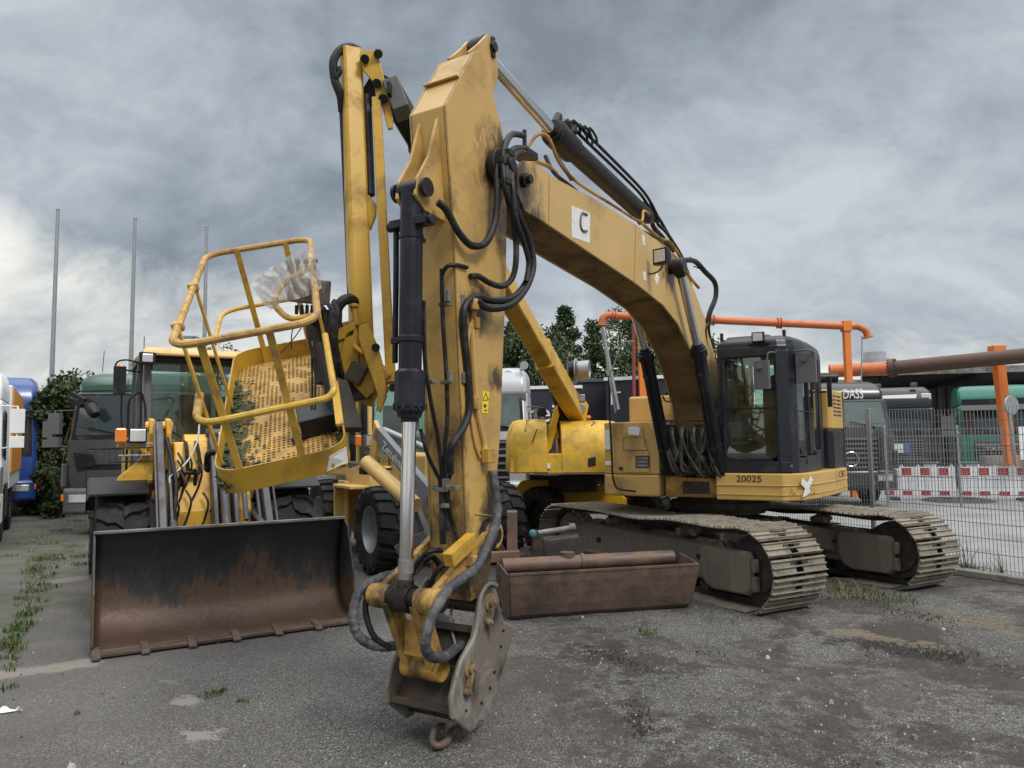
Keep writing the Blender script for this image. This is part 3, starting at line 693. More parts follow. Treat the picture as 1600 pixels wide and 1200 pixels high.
# cap plates at the very top
TP=S(750,74,0)
g=G()
for y in(-.085,.085):
    pl=[V((TP.x+.30,y,TP.z-.20)),V((TP.x+.16,y,TP.z-.07)),V((TP.x+.05,y,TP.z+.05)),V((TP.x-.03,y,TP.z+.06)),V((TP.x-.09,y,TP.z-.02)),V((TP.x-.10,y,TP.z-.22)),V((TP.x-.02,y,TP.z-.42)),V((TP.x+.2,y,TP.z-.45))]
    g.ext([p+V((0,-.014,0)) for p in pl],(0,.028,0))
g.build('top_lug','yel',stick,False,.005)
g=G(); g.cyl((TP.x-.02,-.075,TP.z-.02),(TP.x-.02,.075,TP.z-.02),.075,n=24); g.box((TP.x-.02,.108,TP.z-.02),(.05,.015,.16)); g.lathe((TP.x-.02,.1,TP.z-.02),(0,1,0),[(0,.04),(.03,.04)],16); g.build('top_pin','grease',stick,True,.004)
g=G(); g.bar(S(692,128,0)+V((0,-sh,0.0)),S(692,128,0)+V((0,sh,0)),.02,.01); p0=S(715,126,sh+.001); 
pa=poly[0].lerp(poly[1],.5); g.build('cover_seam','yel',stick)
g=G(); q=pa+V((.012,0,.012)); g.bar(V((q.x,-sh-.01,q.z)),V((q.x,sh+.01,q.z)),.03,.012); g.build('lap_seam','yel',stick,False,.004)
g=G(); q=S(742,803,sh+.02); q2=S(773,806,sh+.02); g.bar(q,q2,.01,.006); g.build('weld_seam','yel',stick)
decal(stick,[(754,611),(764,612),(762,646),(753,645)],'warn',sh+.019,'warning_sticker')
g=G(); a,b,c=S(759,614,sh+.023),S(763,625,sh+.023),S(755,625,sh+.023)
g.tube([a,b,c],.0035,4,closed=True); g.box(S(758,634,sh+.023),(.03,.003,.02)); g.box(S(759,641,sh+.023),(.035,.003,.006)); g.build('warning_symbol','text',stick)
# grease smears are in the paint; lower pivot boss of the stick
PV=S(759,835,sh); g=G(); g.cyl((PV.x,-.24,PV.z),(PV.x,.24,PV.z),.055,n=20)
for y in(-.19,.13): g.lathe((PV.x,y,PV.z),(0,1,0),[(0,.11),(.02,.115),(.07,.10)],26)
g.box((PV.x+.05,.235,PV.z-.06),(.05,.02,.05)); g.build('link_pivot','grease',stick,True,.004)
# ---- bucket cylinder
LP=S(633,935,0)
a=V((7.16,0,3.56)); b=S(640,650,0)
bc=hyd(ex,'bucket_cylinder',a,b,V((LP.x,0,LP.z)),.075,.046)
d=(b-a).normalized()
g=G(); g.lathe(b-d*.30,d,[(0,.077),(.02,.098),(.24,.10),(.25,.09),(.30,.077)],24)
for q in range(12):
    an=q*6.283/12; uu=d.orthogonal().normalized(); ww=d.cross(uu); c=b-d*.08+(uu*math.cos(an)+ww*math.sin(an))*.098; g.cyl(c,c+d*.04,.010,n=6)
g.build('gland','cylblk',bc,True)
g=G(); q=a+d*.22; g.box(q+V((0,0,0)),(.10,.30,.055)); g.cyl(q+V((0,-.19,0)),q+V((0,-.13,0)),.035); g.cyl(q+V((0,.14,0)),q+V((0,.17,0)),.03)
g.tube([q+V((0,-.13,0)),q+V((.0,-.13,-.3)),b-d*.35+V((0,-.125,0))],.02,10)
g.lathe(q+d*.75,d,[(0,.076),(.001,.084),(.04,.084),(.041,.076)],22); g.box(q+d*.77+V((0,-.11,0)),(.05,.07,.04)); g.box(q+d*.77+V((0,.0,0))+V((.07,0,0)),(.03,.06,.035))
g.build('hose_port','cylblk',bc,True,.004)
g=G(); c=V((LP.x,0,LP.z)); dd=(c-b).normalized(); g.lathe(c-dd*.24,dd,[(0,.0465),(.001,.049),(.085,.049),(.086,.0465)],20); g.build('tape_wrap','steel',bc,True)
# ---- link, coupler
g=G(); X=LP.x; Z=LP.z
g.lathe((X,-.27,Z),(0,1,0),[(0,.07),(.03,.075),(.15,.075),(.155,.06)],26); g.lathe((X,.10,Z),(0,1,0),[(0,.06),(.01,.075),(.13,.075),(.14,.082),(.16,.082),(.17,.07)],26)
CP=S(663,1042,0)
for y in(-.11,.11):
    g.ext([V((X+.07,y-.03,Z-.03)),V((X-.06,y-.03,Z-.03)),V((CP.x-.07,y*.9-.03,CP.z)),V((CP.x-.03,y*.9-.03,CP.z-.06)),V((CP.x+.05,y*.9-.03,CP.z-.05)),V((CP.x+.08,y*.9-.03,CP.z+.03))],(0,.06,0))
g.lathe((CP.x,-.15,CP.z),(0,1,0),[(0,.075),(.30,.075)],24); g.box(((X+CP.x)/2-.0,0,(Z+CP.z)/2-.03),(.04,.17,.22))
g.build('power_link','yellink',ex,True,.010)
g=G(); g.cyl((X,-.30,Z),(X,.30,Z),.05,n=20); g.lathe((X,.275,Z),(0,1,0),[(0,.06),(.02,.055),(.025,.03)],20); g.lathe((X,-.1,Z),(0,1,0),[(0,.068),(.2,.068)],22); g.build('link_pin','grease',ex,True,.004)
for y in(-.2,.2):
    g=G(); A=V((PV.x,y,PV.z)); B=V((X,y,Z)); dr=(B-A).normalized(); nn=V((-dr.z,0,dr.x))
    g.ext([A+nn*.07+V((0,-.025,0)),B+nn*.055+V((0,-.025,0)),B-nn*.055+V((0,-.025,0)),A-nn*.07+V((0,-.025,0))],(0,.05,0))
    g.lathe(A-V((0,.028,0)),(0,1,0),[(0,.095),(.056,.095)],26); g.lathe(B-V((0,.03,0)),(0,1,0),[(0,.078),(.06,.078)],26)
    lk=g.build('side_link','yellink',ex,True,.006)
    if y>0:
        g=G(); c1=S(738,842,.25); c2=S(700,876,.25); g.bar(c1,c2,.075,.09); g.build('link_guard','lift',lk,False,.006)
        g=G(); q=S(737,876,.25); g.box(q,(.06,.07,.07)); g.build('hose_block','yel',lk,False,.008)
# coupler plates
cp=[(757,912),(769,914),(775,935),(778,957),(783,970),(798,977),(797,997),(783,1040),(766,1093),(760,1112),(752,1127),(742,1126),(738,1138),(728,1144),(700,1120),(698,1092),(705,1060),(713,1033),(733,997),(740,960),(745,930)]
cph=.235
cpl=[S(a,b,cph) for a,b in cp]
g=G()
for y in(cph,-cph-.03): g.ext([cross(p,y) for p in cpl],(0,.03,0))
coup=g.build('quick_coupler','coupler',ex,False,.016,0,3)
g=G(); rim=[cross(p,cph+.034) for p in cpl[14:]+cpl[:2]]; g.tube(rim,.014,7,3); g.build('edge_bead','coupler',coup,True)
g=G()
for a,b in ((786,985),(782,1010),(772,1050),(765,1075),(752,1098),(728,1110)):
    q=S(a,b,cph+.03); g.lathe(q,(0,1,0),[(0,.011),(.008,.009)],8)
g.build('bolt','grease',coup,True)
g=G()
for (a,b) in (((768,948),(763,972)),((737,1052),(730,1082))):
    p,q=S(a[0],a[1]-6,cph+.045),S(b[0],b[1],cph+.045)
    g.bar(p,q,.05,.022); 
    for w_,r in((p,.032),(q,.024)): g.lathe(w_-V((0,.012,0)),(0,1,0),[(0,r),(.03,r),(.036,r*.5)],18); g.lathe(w_+V((0,.024,0)),(0,1,0),[(0,.012),(.012,.012)],8)
    g.lathe(V((p.x,cph+.012,p.z)),(0,1,0),[(0,.062),(.03,.06)],24)
g.build('pin_keeper','keeper',coup,True,.004)
g=G(); A=S(768,948,cph); B=S(737,1052,cph)
for P_ in (A,B): g.cyl((P_.x,-cph,P_.z),(P_.x,cph,P_.z),.05,n=20)
lo=S(703,1118,cph); bk=S(742,1130,cph); md=S(708,1060,cph)
# rear pan and dark cross plates
g.ext([V((lo.x+.0,-cph,lo.z)),V((lo.x-.02,-cph,lo.z+.03)),V((bk.x-.02,-cph,bk.z+.03)),V((bk.x,-cph,bk.z))],(0,2*cph,0))
g.ext([V((bk.x+.10,-cph,bk.z+.03)),V((bk.x+.07,-cph,bk.z+.03)),V((6.60,-cph,.52)),V((6.63,-cph,.52))],(0,2*cph,0))
g.ext([V((lo.x,-cph,lo.z)),V((lo.x+.015,-cph,lo.z+.01)),V((lo.x+.01,-cph,lo.z+.05)),V((lo.x-.01,-cph,lo.z+.05))],(0,2*cph,0))
g.box(((A.x+B.x)/2-.02,0,(A.z+B.z)/2+.03),(.05,2*cph-.04,.12),Matrix.Rotation(R_(55),3,'Y'))
for y in(-.1,.1): g.box((B.x-.02,y,B.z+.04),(.10,.03,.22))
g.ext([V((lo.x-.05,-cph+.002,lo.z+.035)),V((lo.x-.03,-cph+.002,lo.z+.02)),V((A.x+.10,-cph+.002,A.z-.16)),V((A.x+.08,-cph+.002,A.z-.13))],(0,2*cph-.004,0))
g.build('coupler_frame','darksteel',coup,False,.006)
# lifting hook
h0=EI@V((-.36,4.78,.06)); g=G(); pass
q0=S(722,1128,.16); hp=[q0,q0+V((.04,0,-.03)),EI@atZ(705,1146,.05),EI@atZ(697,1162,.02),EI@atZ(683,1168,.02),EI@atZ(676,1156,.05),EI@atZ(680,1140,.10),EI@atZ(692,1134,.10)]
hp=[V((p.x,p.y,max(p.z,.03))) for p in hp]
g.tube(hp,lambda t:.026-.008*abs(t-.3),10,5); g.build('lifting_hook','rustdark',coup,True)
# ---- stick cylinder on top of boom
A=S(1008,338,0); B=S(862,204,0); C_=V((TP.x-.02,0,TP.z-.02))
sc_=hyd(ex,'stick_cylinder',A,B,C_,.10,.056,'grease',False)
g=G(); d=(C_-A).normalized(); up=V((-d.z,0,d.x)); 
if up.z<0: up=-up
g.lathe(B-d*.42,d,[(0,.10),(.02,.125),(.36,.125),(.38,.105)],24)
g.box(B-d*.18+up*.13,(.16,.12,.10),Matrix.Rotation(.6,3,'Y')); g.cyl(B-d*.2+up*.1+V((0,-.05,0)),B-d*.2+up*.24+V((0,-.05,0)),.045); g.cyl(B-d*.30+up*.1+V((0,.05,0)),B-d*.30+up*.22+V((0,.05,0)),.05)
g.cyl(B-d*.05+up*.08,B-d*.12+up*.21,.04)
g.build('valve_block','grease',sc_,True,.008)
g=G()
for i,y in enumerate((-.05,.04,.09)):
    g.tube([B-d*.25+up*.2+V((0,y,0)),B-d*.5+up*(.17+.02*i)+V((0,y,0)),A+d*.55+up*(.15+.01*i)+V((0,y,0)),A+d*.1+up*.14+V((0,y,0)),A-d*.25+up*.02+V((0,y,0))],.017,7,4)
for i in range(3):
    q=B-d*(.42+.05*i)+up*.16+V((0,.08+.03*i,0)); g.tube([q,q+up*.08+d*.03,q+up*.06-d*.12,q-d*.16-up*.02],.012,6,4)
g.build('cylinder_hose','rub',sc_,True)
# ---- pipes and hoses along the boom
def pipe(par,pts,r,m,name='hose',n=8,k=5,yo=None):
    g=G(); g.tube([S(*p) for p in pts],r,n,k); return g.build(name,m,par,True)
pipe(boom,[(817,243,-.02),(838,212,.02),(856,214,.06),(872,250,.10),(888,272,.12),(912,292,.12),(960,322,.12),(1000,346,.14),(1005,330,.10),(1014,334,.10)],.016,'yeldirty','steel_pipe')
pipe(boom,[(832,250,.05),(860,262,.10),(880,285,.14),(905,306,.18),(940,328,.18),(980,350,.2),(1010,368,.2),(1035,384,.2),(1058,408,.2),(1080,446,.22)],.019,'yeldirty','steel_pipe')
pipe(boom,[(852,244,.02),(866,270,.12),(890,290,.16),(925,318,.17),(970,350,.17),(1005,362,.17),(1030,376,.17),(1062,410,.18),(1078,440,.18)],.018,'rub')
pipe(boom,[(990,322,.0),(1008,318,.03),(1022,330,.04),(1028,350,.04),(1040,362,.05),(1058,388,.1),(1070,410,.12)],.02,'rub')
pipe(boom,[(988,312,-.05),(1000,316,-.05),(1014,322,-.02),(1030,342,.0),(1044,366,.03),(1062,396,.08),(1076,428,.1)],.02,'rub')
pipe(boom,[(1006,330,-.1),(1016,340,-.05),(1022,356,.0),(1036,372,.0),(1052,392,.0)],.03,'grease')
pipe(boom,[(1000,346,.05),(1030,372,.1),(1046,378,.12),(1064,404,.14),(1076,430,.14),(1092,450,.2)],.02,'yeldirty','steel_pipe')
# loop to the right of the knee
pipe(boom,[(1064,407,.2),(1085,408,.2),(1102,425,.25),(1117,442,.3),(1118,465,.3),(1108,492,.25),(1106,520,.22),(1112,540,.2)],.034,'rub')
pipe(boom,[(1078,402,.1),(1094,412,.15),(1096,420,.2),(1084,416,.2)],.008,'rub')
pipe(boom,[(1110,500,.25),(1103,515,.24),(1106,545,.22),(1112,552,.22)],.014,'rub')
# hose bundle at the boom tip
pipe(boom,[(818,212,.05),(800,210,.08),(790,225,.20),(786,250,.26),(790,290,.30),(800,330,.30),(822,370,.30),(832,410,.31),(820,445,.32),(800,466,.30),(770,470,.25),(745,464,.20),(728,476,.19),(724,500,.19),(729,560,.18),(732,600,.18),(733,640,.18),(724,668,.18),(708,692,.18),(703,712,.16),(704,740,.14)],.026,'rub')
pipe(boom,[(822,232,.05),(803,233,.15),(795,250,.26),(797,285,.31),(808,330,.32),(826,375,.32),(833,415,.33),(822,450,.33),(798,476,.32),(765,482,.26),(745,470,.22)],.026,'rub')
pipe(boom,[(830,240,.02),(810,238,.15),(800,256,.27),(801,290,.33),(806,340,.34),(818,378,.35),(826,410,.35),(822,440,.35)],.02,'rub')
pipe(boom,[(798,236,.2),(792,256,.28),(793,300,.31),(802,340,.3),(806,375,.3),(806,410,.3),(800,435,.28),(785,447,.25),(765,442,.21),(748,432,.19),(735,432,.18)],.022,'rub')
pipe(boom,[(781,235,.2),(775,262,.22),(777,300,.24),(774,345,.24),(760,378,.23),(738,384,.22),(718,365,.20),(703,338,.17),(694,324,.16),(684,316,.14)],.026,'rub')
pipe(boom,[(870,245,.0),(885,268,.1),(893,280,.1)],.02,'rub')
g=G()
for y,(a,b) in ((.25,(790,262)),(.27,(795,240)),(.3,(792,285))): q=S(a,b,y); g.box(q,(.08,.07,.05))
q=S(820,243,.02); g.box(q,(.18,.16,.06)); g.cyl(q,q+V((0,0,.22)),.018); g.build('hose_clamp','grease',boom,True,.005)
# stick front and side lines
g=G()
def fr(px,py,off): # point on the stick front face
    return S(px,py,off)
for pts,r in (([(662,470,.02),(664,560,.02),(672,620,.02),(685,690,.02),(690,740,.02),(692,800,.02),(694,850,.02)],.014),
              ([(690,420,.08),(692,500,.07),(697,580,.07),(699,650,.06),(695,700,.04),(696,760,.03),(700,830,.03)],.015),
              ([(730,418,.17),(712,414,.16),(698,417,.12),(690,430,.08)],.015),
              ([(657,670,-.02),(668,710,.0),(682,740,.01),(688,760,.02),(690,850,.02)],.013),
              ([(704,740,.09),(700,760,.06),(703,800,.05),(716,850,.07),(722,880,.08)],.014)):
    q=[S(*p) for p in pts]; g.tube(q,r,8,5)
g.build('hose','rub',stick,True)
g=G()
for (a,b,y) in ((671,597,.02),(698,597,.07),(695,475,.08),(690,765,.03),(692,790,.03)): g.box(S(a,b,y),(.04,.085,.03))
g.box(S(697,762,.04),(.05,.20,.035)); g.box(S(697,755,-.01),(.04,.04,.06)); g.box(S(697,755,.09),(.04,.04,.06))
for (a,b,y) in((700,462,.12),(703,588,.12),(722,470,.16),(723,590,.16),(740,630,.16)): g.box(S(a,b,y),(.03,.03,.08))
g.build('hose_clamp','steel',stick,False,.005)
pipe(stick,[(741,480,.17),(738,520,.17),(742,600,.17),(747,650,.17),(756,690,.17),(758,705,.18)],.02,'yel','steel_pipe')
pipe(stick,[(735,505,.17),(729,560,.17),(735,640,.17),(742,690,.17),(750,715,.17)],.012,'yel','steel_pipe')
g=G(); g.box(S(742,505,.18),(.05,.06,.08)); g.box(S(741,630,.18),(.05,.05,.09)); g.box(S(763,712,.2),(.09,.06,.10)); g.lathe(S(741,476,.2),(0,0,1),[(-.04,.035),(.03,.035),(.04,.03)],14); g.build('pipe_fitting','yeldirty',stick,True,.006)
# taped hoses at the coupler
def taped(pts,r,k=14):
    c=catmull([S(*p) for p in pts],k); g=G()
    g.tube(c,lambda t:r*(1+.10*(math.sin(t*150)>.1)),10); return g.build('sleeved_hose','sleeve',ex,True)
taped([(770,735,.2),(774,770,.22),(777,800,.24),(770,835,.27),(755,865,.29),(742,890,.30),(722,903,.31),(700,922,.32),(682,950,.33),(668,985,.33),(665,1012,.32),(675,1026,.30),(695,1026,.24),(712,1014,.18),(722,1008,.15)],.031)
taped([(660,870,-.1),(645,892,-.15),(615,898,-.22),(590,905,-.28),(562,925,-.33),(552,960,-.33),(558,990,-.3),(580,1007,-.24),(608,1010,-.18),(632,1005,-.12)],.030)
pipe(ex,[(690,890,-.08),(675,870,-.08),(655,885,-.16),(630,900,-.2),(600,912,-.25),(575,930,-.28),(572,960,-.28),(585,995,-.22),(610,1012,-.16)],.02,'rub')
pipe(ex,[(690,860,.0),(670,862,-.02),(652,880,-.1),(640,905,-.15)],.018,'rub')
pipe(ex,[(715,880,.1),(690,885,.05),(676,905,.0),(672,925,-.02)],.017,'rub')
pipe(ex,[(683,1078,.0),(680,1092,.02),(690,1100,.06),(702,1092,.12)],.014,'rub')
pipe(ex,[(735,905,-.1),(705,955,-.05),(712,1010,.06)],.010,'steel')
# ================================================================ excavator: body
def LX(pts,x0,z=None): return [V((x0,y,z_)) for y,z_ in pts]
def foot(g,poly,z0,z1,mi=None): g.ext([V((x,y,z0)) for x,y in poly],(0,0,z1-z0),mi); return g
# deck and turntable
g=G(); foot(g,[(1.18,-.42),(1.18,.32),(-1.3,.42),(-1.3,-.42)],1.14,1.40); deck=g.build('deck','yeldirty',ex,False,.01)
g=G(); g.box((1.185,.0,1.27),(.02,.36,.16)); g.build('deck_opening','tdark',deck,False,.02)
g=G(); g.cyl((0,0,.86),(0,0,1.14),.62,n=40); g.cyl((0,0,.92),(0,0,1.02),.68,n=48); g.build('slewing_ring','tdark',ex,True)
# rounded counterweight and tail
arc=[(1.66*math.cos(a),1.60*math.sin(a)) for a in [R_(108+i*9) for i in range(17)]]
g=G(); foot(g,[(-.3,1.45)]+arc+[(-.3,-1.45)],1.13,1.462); g.build('counterweight','yelside',ex,False,.05)
# left skirt under the cab
sk=[(1.30,.30),(1.30,1.13),(1.12,1.33),(.8,1.43),(0,1.53),(-.95,1.60),(-1.05,1.45),(-.95,.35)]
g=G(); foot(g,sk,1.13,1.47)
skirt=g.build('side_skirt','yelside',ex,False,.018,seg=3)
g=G(); 
for (a,b) in zip(sk[:5],sk[1:6]):
    a3,b3=V((a[0],a[1],1.325)),V((b[0],b[1],1.325)); d=(b3-a3).normalized(); nn=V((-d.y,d.x,0)) if V((-d.y,d.x,0)).dot(V((1,.5,0)))>0 else V((d.y,-d.x,0))
    for z,h in((1.315,.012),(1.20,.006)): g.ext([a3+V((0,0,z-1.325))-nn*.01,b3+V((0,0,z-1.325))-nn*.01,b3+V((0,0,z-1.325))+nn*.012,a3+V((0,0,z-1.325))+nn*.012],(0,0,h))
g.build('pressed_ridge','yelside',skirt,False,.004)
# dent, worn sticker and latch on skirt
a=V((1.12,1.33,0)); b=V((.8,1.43,0))
def onsk(i,t,z,off): 
    a=V((*sk[i],0)); b=V((*sk[i+1],0)); d=(b-a).normalized(); nn=V((-d.y,d.x,0)); 
    if nn.dot(V((1,.6,0)))<0: nn=-nn
    return a.lerp(b,t)+V((0,0,z))+nn*off
g=G(); r=random.Random(4)
st=[(.30,.05),(.62,.10),(.50,.14),(.75,.24),(.62,.29),(.42,.21),(.16,.27),(.08,.20),(.28,.14),(.12,.04)]
g.ext([onsk(2,-.35+1.4*t,1.14+z,.018) for t,z in st],onsk(2,.5,0,.004)-onsk(2,.5,0,0)); g.build('torn_sticker','sticker',skirt)
g=G()
for k in range(7):
    a=onsk(1+k%2,r.uniform(.2,1),1.15+r.random()*.08,.004); g.tube([a,a+V((r.uniform(-.05,.05),r.uniform(-.04,.04),r.uniform(.0,.05))),a+V((r.uniform(-.09,.09),r.uniform(-.06,.06),.07))],.004,5,4)
g.build('scratch','yeldirty',skirt)
g=G(); 
fr_=[onsk(4,.42,1.36,.005),onsk(4,.80,1.36,.005),onsk(4,.80,1.43,.005),onsk(4,.42,1.43,.005)]
g.tube(fr_,.004,4,closed=True); c=onsk(4,.62,1.395,.004); g.lathe(c,EI.to_3x3()@EN,[(0,.022),(.01,.022)],12); g.build('latch','text',skirt)
d=V((0,1,0))
text('number_lettering','20025',.115,axes(V((1.303,.56,1.365)),(0,1,0),(0,0,1)),'text',skirt,sx=1.12)
# ---- cab
CB=[(1.28,.36),(1.28,1.12),(1.22,1.22),(1.08,1.29),(.75,1.345),(.2,1.385),(-.35,1.385),(-.45,1.30),(-.45,.36)]
z0,z1=1.475,3.06
def ringz(z,s=1.,top=0): return [V((x,y,z)) for x,y in CB]
g=G(); foot(g,CB,1.475,1.62)                       # sill
cab=g.build('cab','navy',ex,False,.012)
def post(g,i,t,w,za,zb,dep=.06,j=None):
    a=V((*CB[i],0)); b=V((*CB[(i+1)%len(CB)],0)); d=(b-a).normalized(); nn=V((d.y,-d.x,0)); c=a.lerp(b,t)+nn*(-0) 
    inn=V((-d.y,d.x,0)); 
    ce=V((.4,.85,0)); 
    if inn.dot(ce-c)<0: inn=-inn
    g.ext([c-d*w/2+V((0,0,za)),c+d*w/2+V((0,0,za)),c+d*w/2+inn*dep+V((0,0,za)),c-d*w/2+inn*dep+V((0,0,za))],(0,0,zb-za))
g=G()
for i,t,w in ((0,.06,.09),(0,.965,.05),(1,.5,.17),(2,.5,.17),(3,.06,.06),(4,.35,.035),(5,.72,.11),(5,.97,.05),(7,.5,.12),(8,.0,.06),(8,.25,.05)): post(g,i,t,w,1.60,3.02)
post(g,3,.5,.36,1.60,1.66); post(g,4,.45,.58,1.60,1.68); post(g,5,.3,.5,1.6,1.75)
g.box((1.252,.69,1.64),(.055,.66,.07)); g.box((1.252,.69,2.985),(.055,.66,.09))
fr=g.build('pillar','navy',cab,False,.012)
# curved front lower panel corners
g=G(); foot(g,CB,2.99,3.09); g.build('roof_rail','navy',cab,False,.02)
ins=[(1.20,.42),(1.20,.98),(1.1,1.12),(.9,1.20),(.2,1.28),(-.30,1.28),(-.36,1.22),(-.36,.42)]
g=G(); g.loft([[V((x,y,3.07)) for x,y in CB],[V((x*.985,.86+(y-.86)*.96,3.15)) for x,y in CB],[V((x*.90+.02,.86+(y-.86)*.84,3.215)) for x,y in CB]])
g.build('roof','navy',cab,False,.02)
g=G(); g.box((.62,.72,3.225),(.95,.56,.05)); g.build('roof_hatch','greypl',cab,False,.03)
# glass
g=G(); 
def rr(y0,y1,za,zb,r=.12,rt=.03):
    o=[]
    for cy_,cz_,a0,q in ((y1-r,za+r,-90,r),(y1-rt,zb-rt,0,rt),(y0+rt,zb-rt,90,rt),(y0+r,za+r,180,r)):
        for k in range(6): a=R_(a0+18*k); o.append((cy_+q*math.cos(a),cz_+q*math.sin(a)))
    return o
g.ext([V((1.262,y,z)) for y,z in rr(.43,1.085,1.66,2.95)],(.008,0,0)); g.build('windscreen','glassc',cab)
g=G(); q=[V((1.285,y,z)) for y,z in rr(.42,1.095,1.65,2.96)]; g.tube(q,.012,6,closed=True); g.build('windscreen_seal','rub',cab,True)
g=G(); g.box((1.272,.755,2.29),(.022,.66,.022)); g.build('screen_divider','rub',cab)
g=G()
for i,ta,tb,za,zb in ((3,.1,1,1.68,2.98),(4,0,1,1.68,2.98),(5,0,.65,1.76,2.98)):
    a=V((*CB[i],0)); b=V((*CB[i+1],0)); p,q=a.lerp(b,ta),a.lerp(b,tb); d=(q-p).normalized(); nn=V((d.y,-d.x,0)); nn=-nn if nn.dot(V((0,1,0)))<0 else nn
    p-=nn*.03; q-=nn*.03
    g.ext([p+V((0,0,za)),q+V((0,0,za)),q+V((0,0,zb)),p+V((0,0,zb))],-nn*.006)
g.build('door_window','glassc',cab)
g=G(); g.ext([V((-.40,.45,1.9)),V((-.40,1.2,1.9)),V((-.40,1.2,2.95)),V((-.40,.45,2.95))],(.006,0,0)); g.ext([V((-.35,.40,1.9)),V((1.2,.40,1.9)),V((1.2,.40,2.95)),V((-.35,.40,2.95))],(0,.006,0)); g.build('rear_window','glassc',cab)
g=G(); g.box((-.42,.85,1.76),(.04,.85,.3)); g.box((.4,.385,1.75),(1.6,.03,.28)); g.box((-.41,.62,2.45),(.04,.10,1.1)); g.build('cab_wall','navy',cab,False,.01)
g=G(); a=(.95); g.tube([V((1.0,1.27,2.25)),V((.4,1.365,2.25))],.012,6); g.tube([V((.1,1.39,1.72)),V((.9,1.30,1.72)),V((.98,1.28,1.8)),V((1.0,1.27,2.6))],.008,6); g.build('door_trim','black',cab,True)
g=G(); g.box((.72,1.335,1.60),(.17,.03,.06)); g.build('door_handle','black',cab,False,.01)
g=G(); 
for k in range(5): g.box((1.291,.75+.03*k,0),(.001,.001,.001)) if False else None
g.box((1.02,1.262,1.74),(.10,.004,.045),Matrix.Rotation(R_(-22),3,'Z')); g.build('door_sticker','sticker',cab)
# interior
g=G(); g.box((.1,.86,1.95),(.50,.50,.14)); g.box((-.13,.86,2.32),(.14,.48,.70),Matrix.Rotation(R_(-10),3,'Y')); g.box((-.19,.86,2.74),(.10,.28,.18)); g.box((.15,.86,1.78),(.35,.35,.25)); g.build('driver_seat','seat',cab,False,.05)
g=G(); g.box((.35,.56,2.12),(.45,.12,.22)); g.box((.35,1.14,2.12),(.45,.12,.22)); g.cyl((.5,.56,2.2),(.54,.56,2.42),.02); g.cyl((.5,1.12,2.2),(.54,1.12,2.42),.02); g.box((.85,.86,1.56),(.75,.75,.05)); g.box((.98,.86,1.75),(.10,.16,.22)); g.box((.95,.56,2.35),(.05,.22,.16)); g.build('console','greypl',cab,False,.02)
# lower guard: chain of levers and dirt behind the lower glass
g=G()
for y in(.78,.94): g.cyl((1.0,y,1.6),(1.08,y,2.0),.015); g.box((1.05,y,1.66),(.16,.09,.02),Matrix.Rotation(.4,3,'Y'))
g.build('pedal_lever','black',cab,True)
# papers and a bag on the console seen through the glass
g=G(); g.box((1.02,.50,2.02),(.05,.16,.22),Matrix.Rotation(.3,3,'Y')); g.box((1.0,.55,1.85),(.2,.2,.03)); g.build('paper_stack','sticker',cab,False,.01)
# mirrors
def mirror(pts,c,sz,rz,nm='mirror'):
    g=G(); g.tube(fillet(pts,.05),.011,7); g.box(c,sz,Matrix.Rotation(R_(rz),3,'Z'),mi=0)
    R=Matrix.Rotation(R_(rz),3,'Z'); g.box(V(c)+R@V((-sz[0]/2-.002,0,0)),(.004,sz[1]*.85,sz[2]*.9),R,mi=1)
    g.box(V(c)+V((.04,-.02,.1)),(.05,.06,.05)); return g.build(nm,['greypl','lens'],cab,False,.03)
mirror([V((1.2,1.1,2.98)),V((1.36,1.1,2.98)),V((1.40,1.03,2.98)),V((1.40,1.0,2.72))],V((1.40,.95,2.70)),(.06,.19,.36),-10)
mirror([V((1.1,1.3,3.0)),V((1.2,1.48,3.0)),V((1.1,1.52,2.98)),V((1.08,1.48,2.80))],V((1.06,1.42,2.79)),(.07,.24,.38),-4)
g=G(); g.box((1.30,.90,3.19),(.07,.15,.13),mi=0); g.box((1.337,.90,3.19),(.006,.12,.10),mi=1); g.box((1.24,.90,3.11),(.10,.26,.03),mi=0); g.build('work_lamp',['black','lens'],cab,False,.012)
g=G()
for x,y in((1.15,.40),(1.0,1.16)): g.cyl((x,y,3.16),(x,y,3.30),.022,n=10)
g.cyl((-.2,1.35,2.55),(-.2,1.47,2.55),.015); g.box((-.28,1.50,2.55),(.05,.06,.42)); g.build('roof_fitting','black',cab,True)
g=G(); q=[S(1137,566,.40),S(1139,550,.40),S(1145,552,.40)]; g.tube([V((1.22,.46,2.62)),V((1.22,.46,2.85)),V((1.22,.50,2.90)),V((1.22,.52,2.62)),V((1.22,.46,2.60))],.008,6,3); g.build('grab_handle','black',cab,True)
# ---- engine cover behind the cab (yellow above, dark blue below)
EP=[(-.46,.6),(-.46,1.44),(-.52,1.50),(-1.22,1.55),(-1.35,1.3),(-1.35,.6)]
g=G(); foot(g,EP,2.03,2.60); ec=g.build('engine_cover','yelside',ex,False,.03,seg=3)
g=G(); foot(g,[(x*.999,y+.001) for x,y in EP],1.475,2.03); g.build('lower_cover','navy',ec,False,.02)
g=G()
for k in range(6):
    z=2.52-.055*k
    for xa,xb in ((-.56,-.74),(-.80,-1.06)):
        ya=1.50+(xa+.52)*-.0714+.0015; yb=1.50+(xb+.52)*-.0714+.0015
        g.ext([V((xa,ya-.005,z)),V((xb,yb-.005,z)),V((xb,yb-.005,z-.022)),V((xa,ya-.005,z-.022))],(0,.008,0))
    g.box((-.457,1.05+0,z-.011),(.01,.5,.022))
g.build('vent_slots','text',ec)
